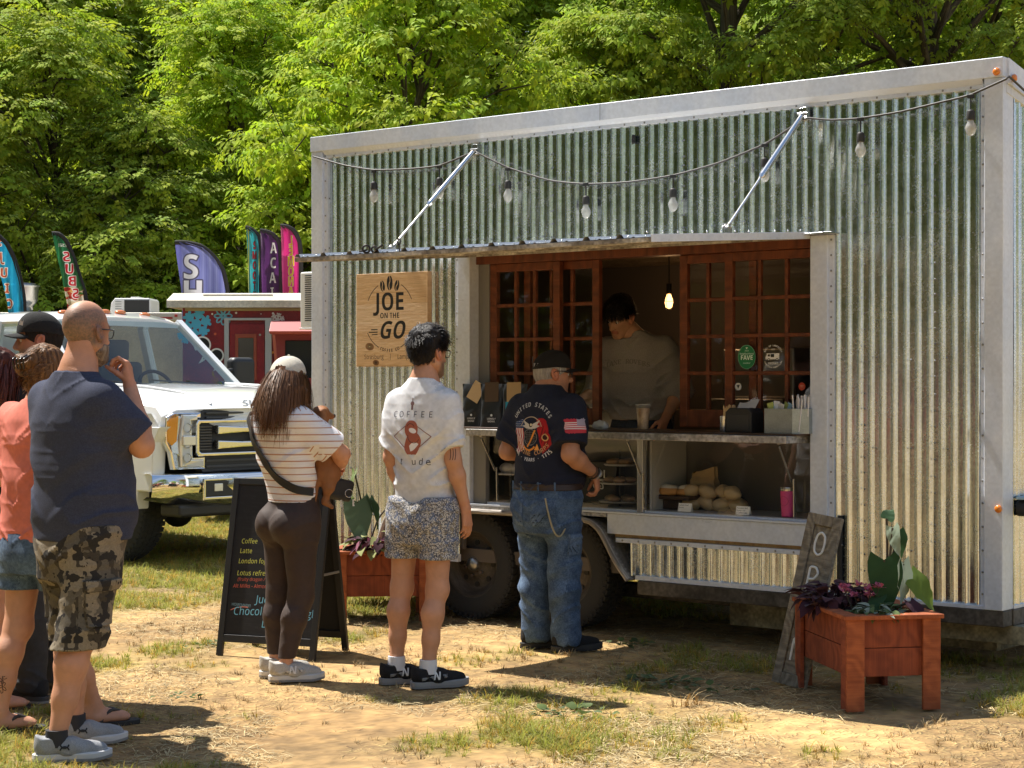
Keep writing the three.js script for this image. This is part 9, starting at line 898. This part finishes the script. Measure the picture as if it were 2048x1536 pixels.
{ // ---- barista leaning over the counter inside
  const q = onWall(1282, 760, -0.62), w = fromTrailer(q.x, 0.44, -0.62); const K = FOCAL / q.D;
  const p = figure({ label: 'dark-haired barista in a grey sweatshirt working behind the serving window', pos: w.toArray(), alpha: -158, sd: 45, fat: 1.0, skin: [0.52, 0.27, 0.16], neck: 0.052,
    rows: [[0.82, 0, 0.02, 0.195, 0.155], [0.92, 0, 0.04, 0.205, 0.165], [1.05, 0, 0.06, 0.205, 0.155], [1.18, 0, 0.09, 0.215, 0.145], [1.27, 0, 0.105, 0.20, 0.12], [1.33, 0, 0.115, 0.13, 0.09], [1.365, 0, 0.125, 0.075, 0.07]],
    arms: { R: { s: [0.19, 1.27, 0.10], e: [0.25, 0.98, 0.13], w: [0.30, 0.93, 0.36], hand: { d: [0.1, -0.2, 1], n: [-0.6, -0.6, 0], curl: [0.6, 0.6, 0.6, 0.6] } }, L: { s: [-0.19, 1.27, 0.10], e: [-0.27, 1.0, 0.06], w: [-0.22, 0.82, 0.22], hand: { d: [0, -0.6, 0.6], n: [0.6, -0.2, 0] } } },
    legs: { R: { h: [0.09, 0.78, -0.01], k: [0.10, 0.44, 0.0], a: [0.10, 0.085, -0.03] }, L: { h: [-0.09, 0.78, -0.01], k: [-0.10, 0.44, 0.0], a: [-0.10, 0.085, -0.03] } },
    head: { at: [0.075, 1.455, 0.18], turn: 22, pitch: 28, roll: -6, size: 1.0 },
    shirt: { name: 'sweatshirt', mat: cloth(rep(heather([142, 136, 132], [172, 165, 160], 17), 5)), sleeve: 1.35, cap: 0.068, mid: 0.078, cuff: 0.058, collar: 0.064, wrinkle: 0.016, blend: 0.06, hem: 0.82 },
    pants: { name: 'jeans', mat: cloth(rep(denimT([26, 34, 50], [58, 70, 92], 25), 2.2)), rows: [[0.62, 0, 0, 0.165, 0.13], [0.74, 0, 0, 0.165, 0.13], [0.85, 0, 0.02, 0.165, 0.13]], r: [0.10, 0.078, 0.076, 0.07], hem: 0.05, top: 0.88, wrinkle: 0.01 } });
  const bk = strandM([10, 8, 7], [34, 27, 22], 3, 0.4); mesh('hair', boxUV(surface(hairField({ thick: 0.008, top: 0.010, front: 0.004, lump: 0.010, sd: 28, line: 0.005, slope: 0.62 }), V(-0.15, -0.13, -0.17), V(0.15, 0.2, 0.18), 0.006).applyMatrix4(p.mtx), 4), bk, p.root);
  strands(p.root, p.mtx, 1500, { sd: 95, line: -0.005, slope: 0.62, len: (q) => 0.03 + 0.05 * sstep(0.0, 0.1, q.y), flow: (q, d) => d.clone().multiplyScalar(0.4).add(V(0.1 * Math.sin(q.x * 50), -0.2, 0.5)), fall: 0.25, curl: 0.3, width: 0.003, out: 0.01, mat: bk, keep: (q) => !(Math.abs(q.x) > 0.062 && q.y < 0.022 && Math.abs(q.z + 0.01) < 0.034) });
  const tx = canvasTex(512, 160, (c) => { c.clearRect(0, 0, 512, 160); c.fillStyle = '#7d7672'; c.font = 'bold 66px serif'; c.textAlign = 'center'; [...'LANE ROVERS'].forEach((ch, i) => c.fillText(ch, 36 + i * 44, 118 - 36 * Math.sin((i + 0.5) / 11 * Math.PI))); }); printOn(p.shirt, 'chest_print', p.shirtGeo, tx, V(-0.01, 1.165, 0.23), 0.30, 0.095, V(0, 0.1, 1).normalize());
  const sh = { mid: M([0.3, 0.3, 0.3], 0.7), upper: cloth([60, 60, 62]), lace: M([0.4, 0.4, 0.4], 0.8), L: 0.29 }; for (const s of ['R', 'L']) shoe(p.root, 'sneaker', p.leg[s].A, 0, sh);
}
renderer.render(scene, camera);
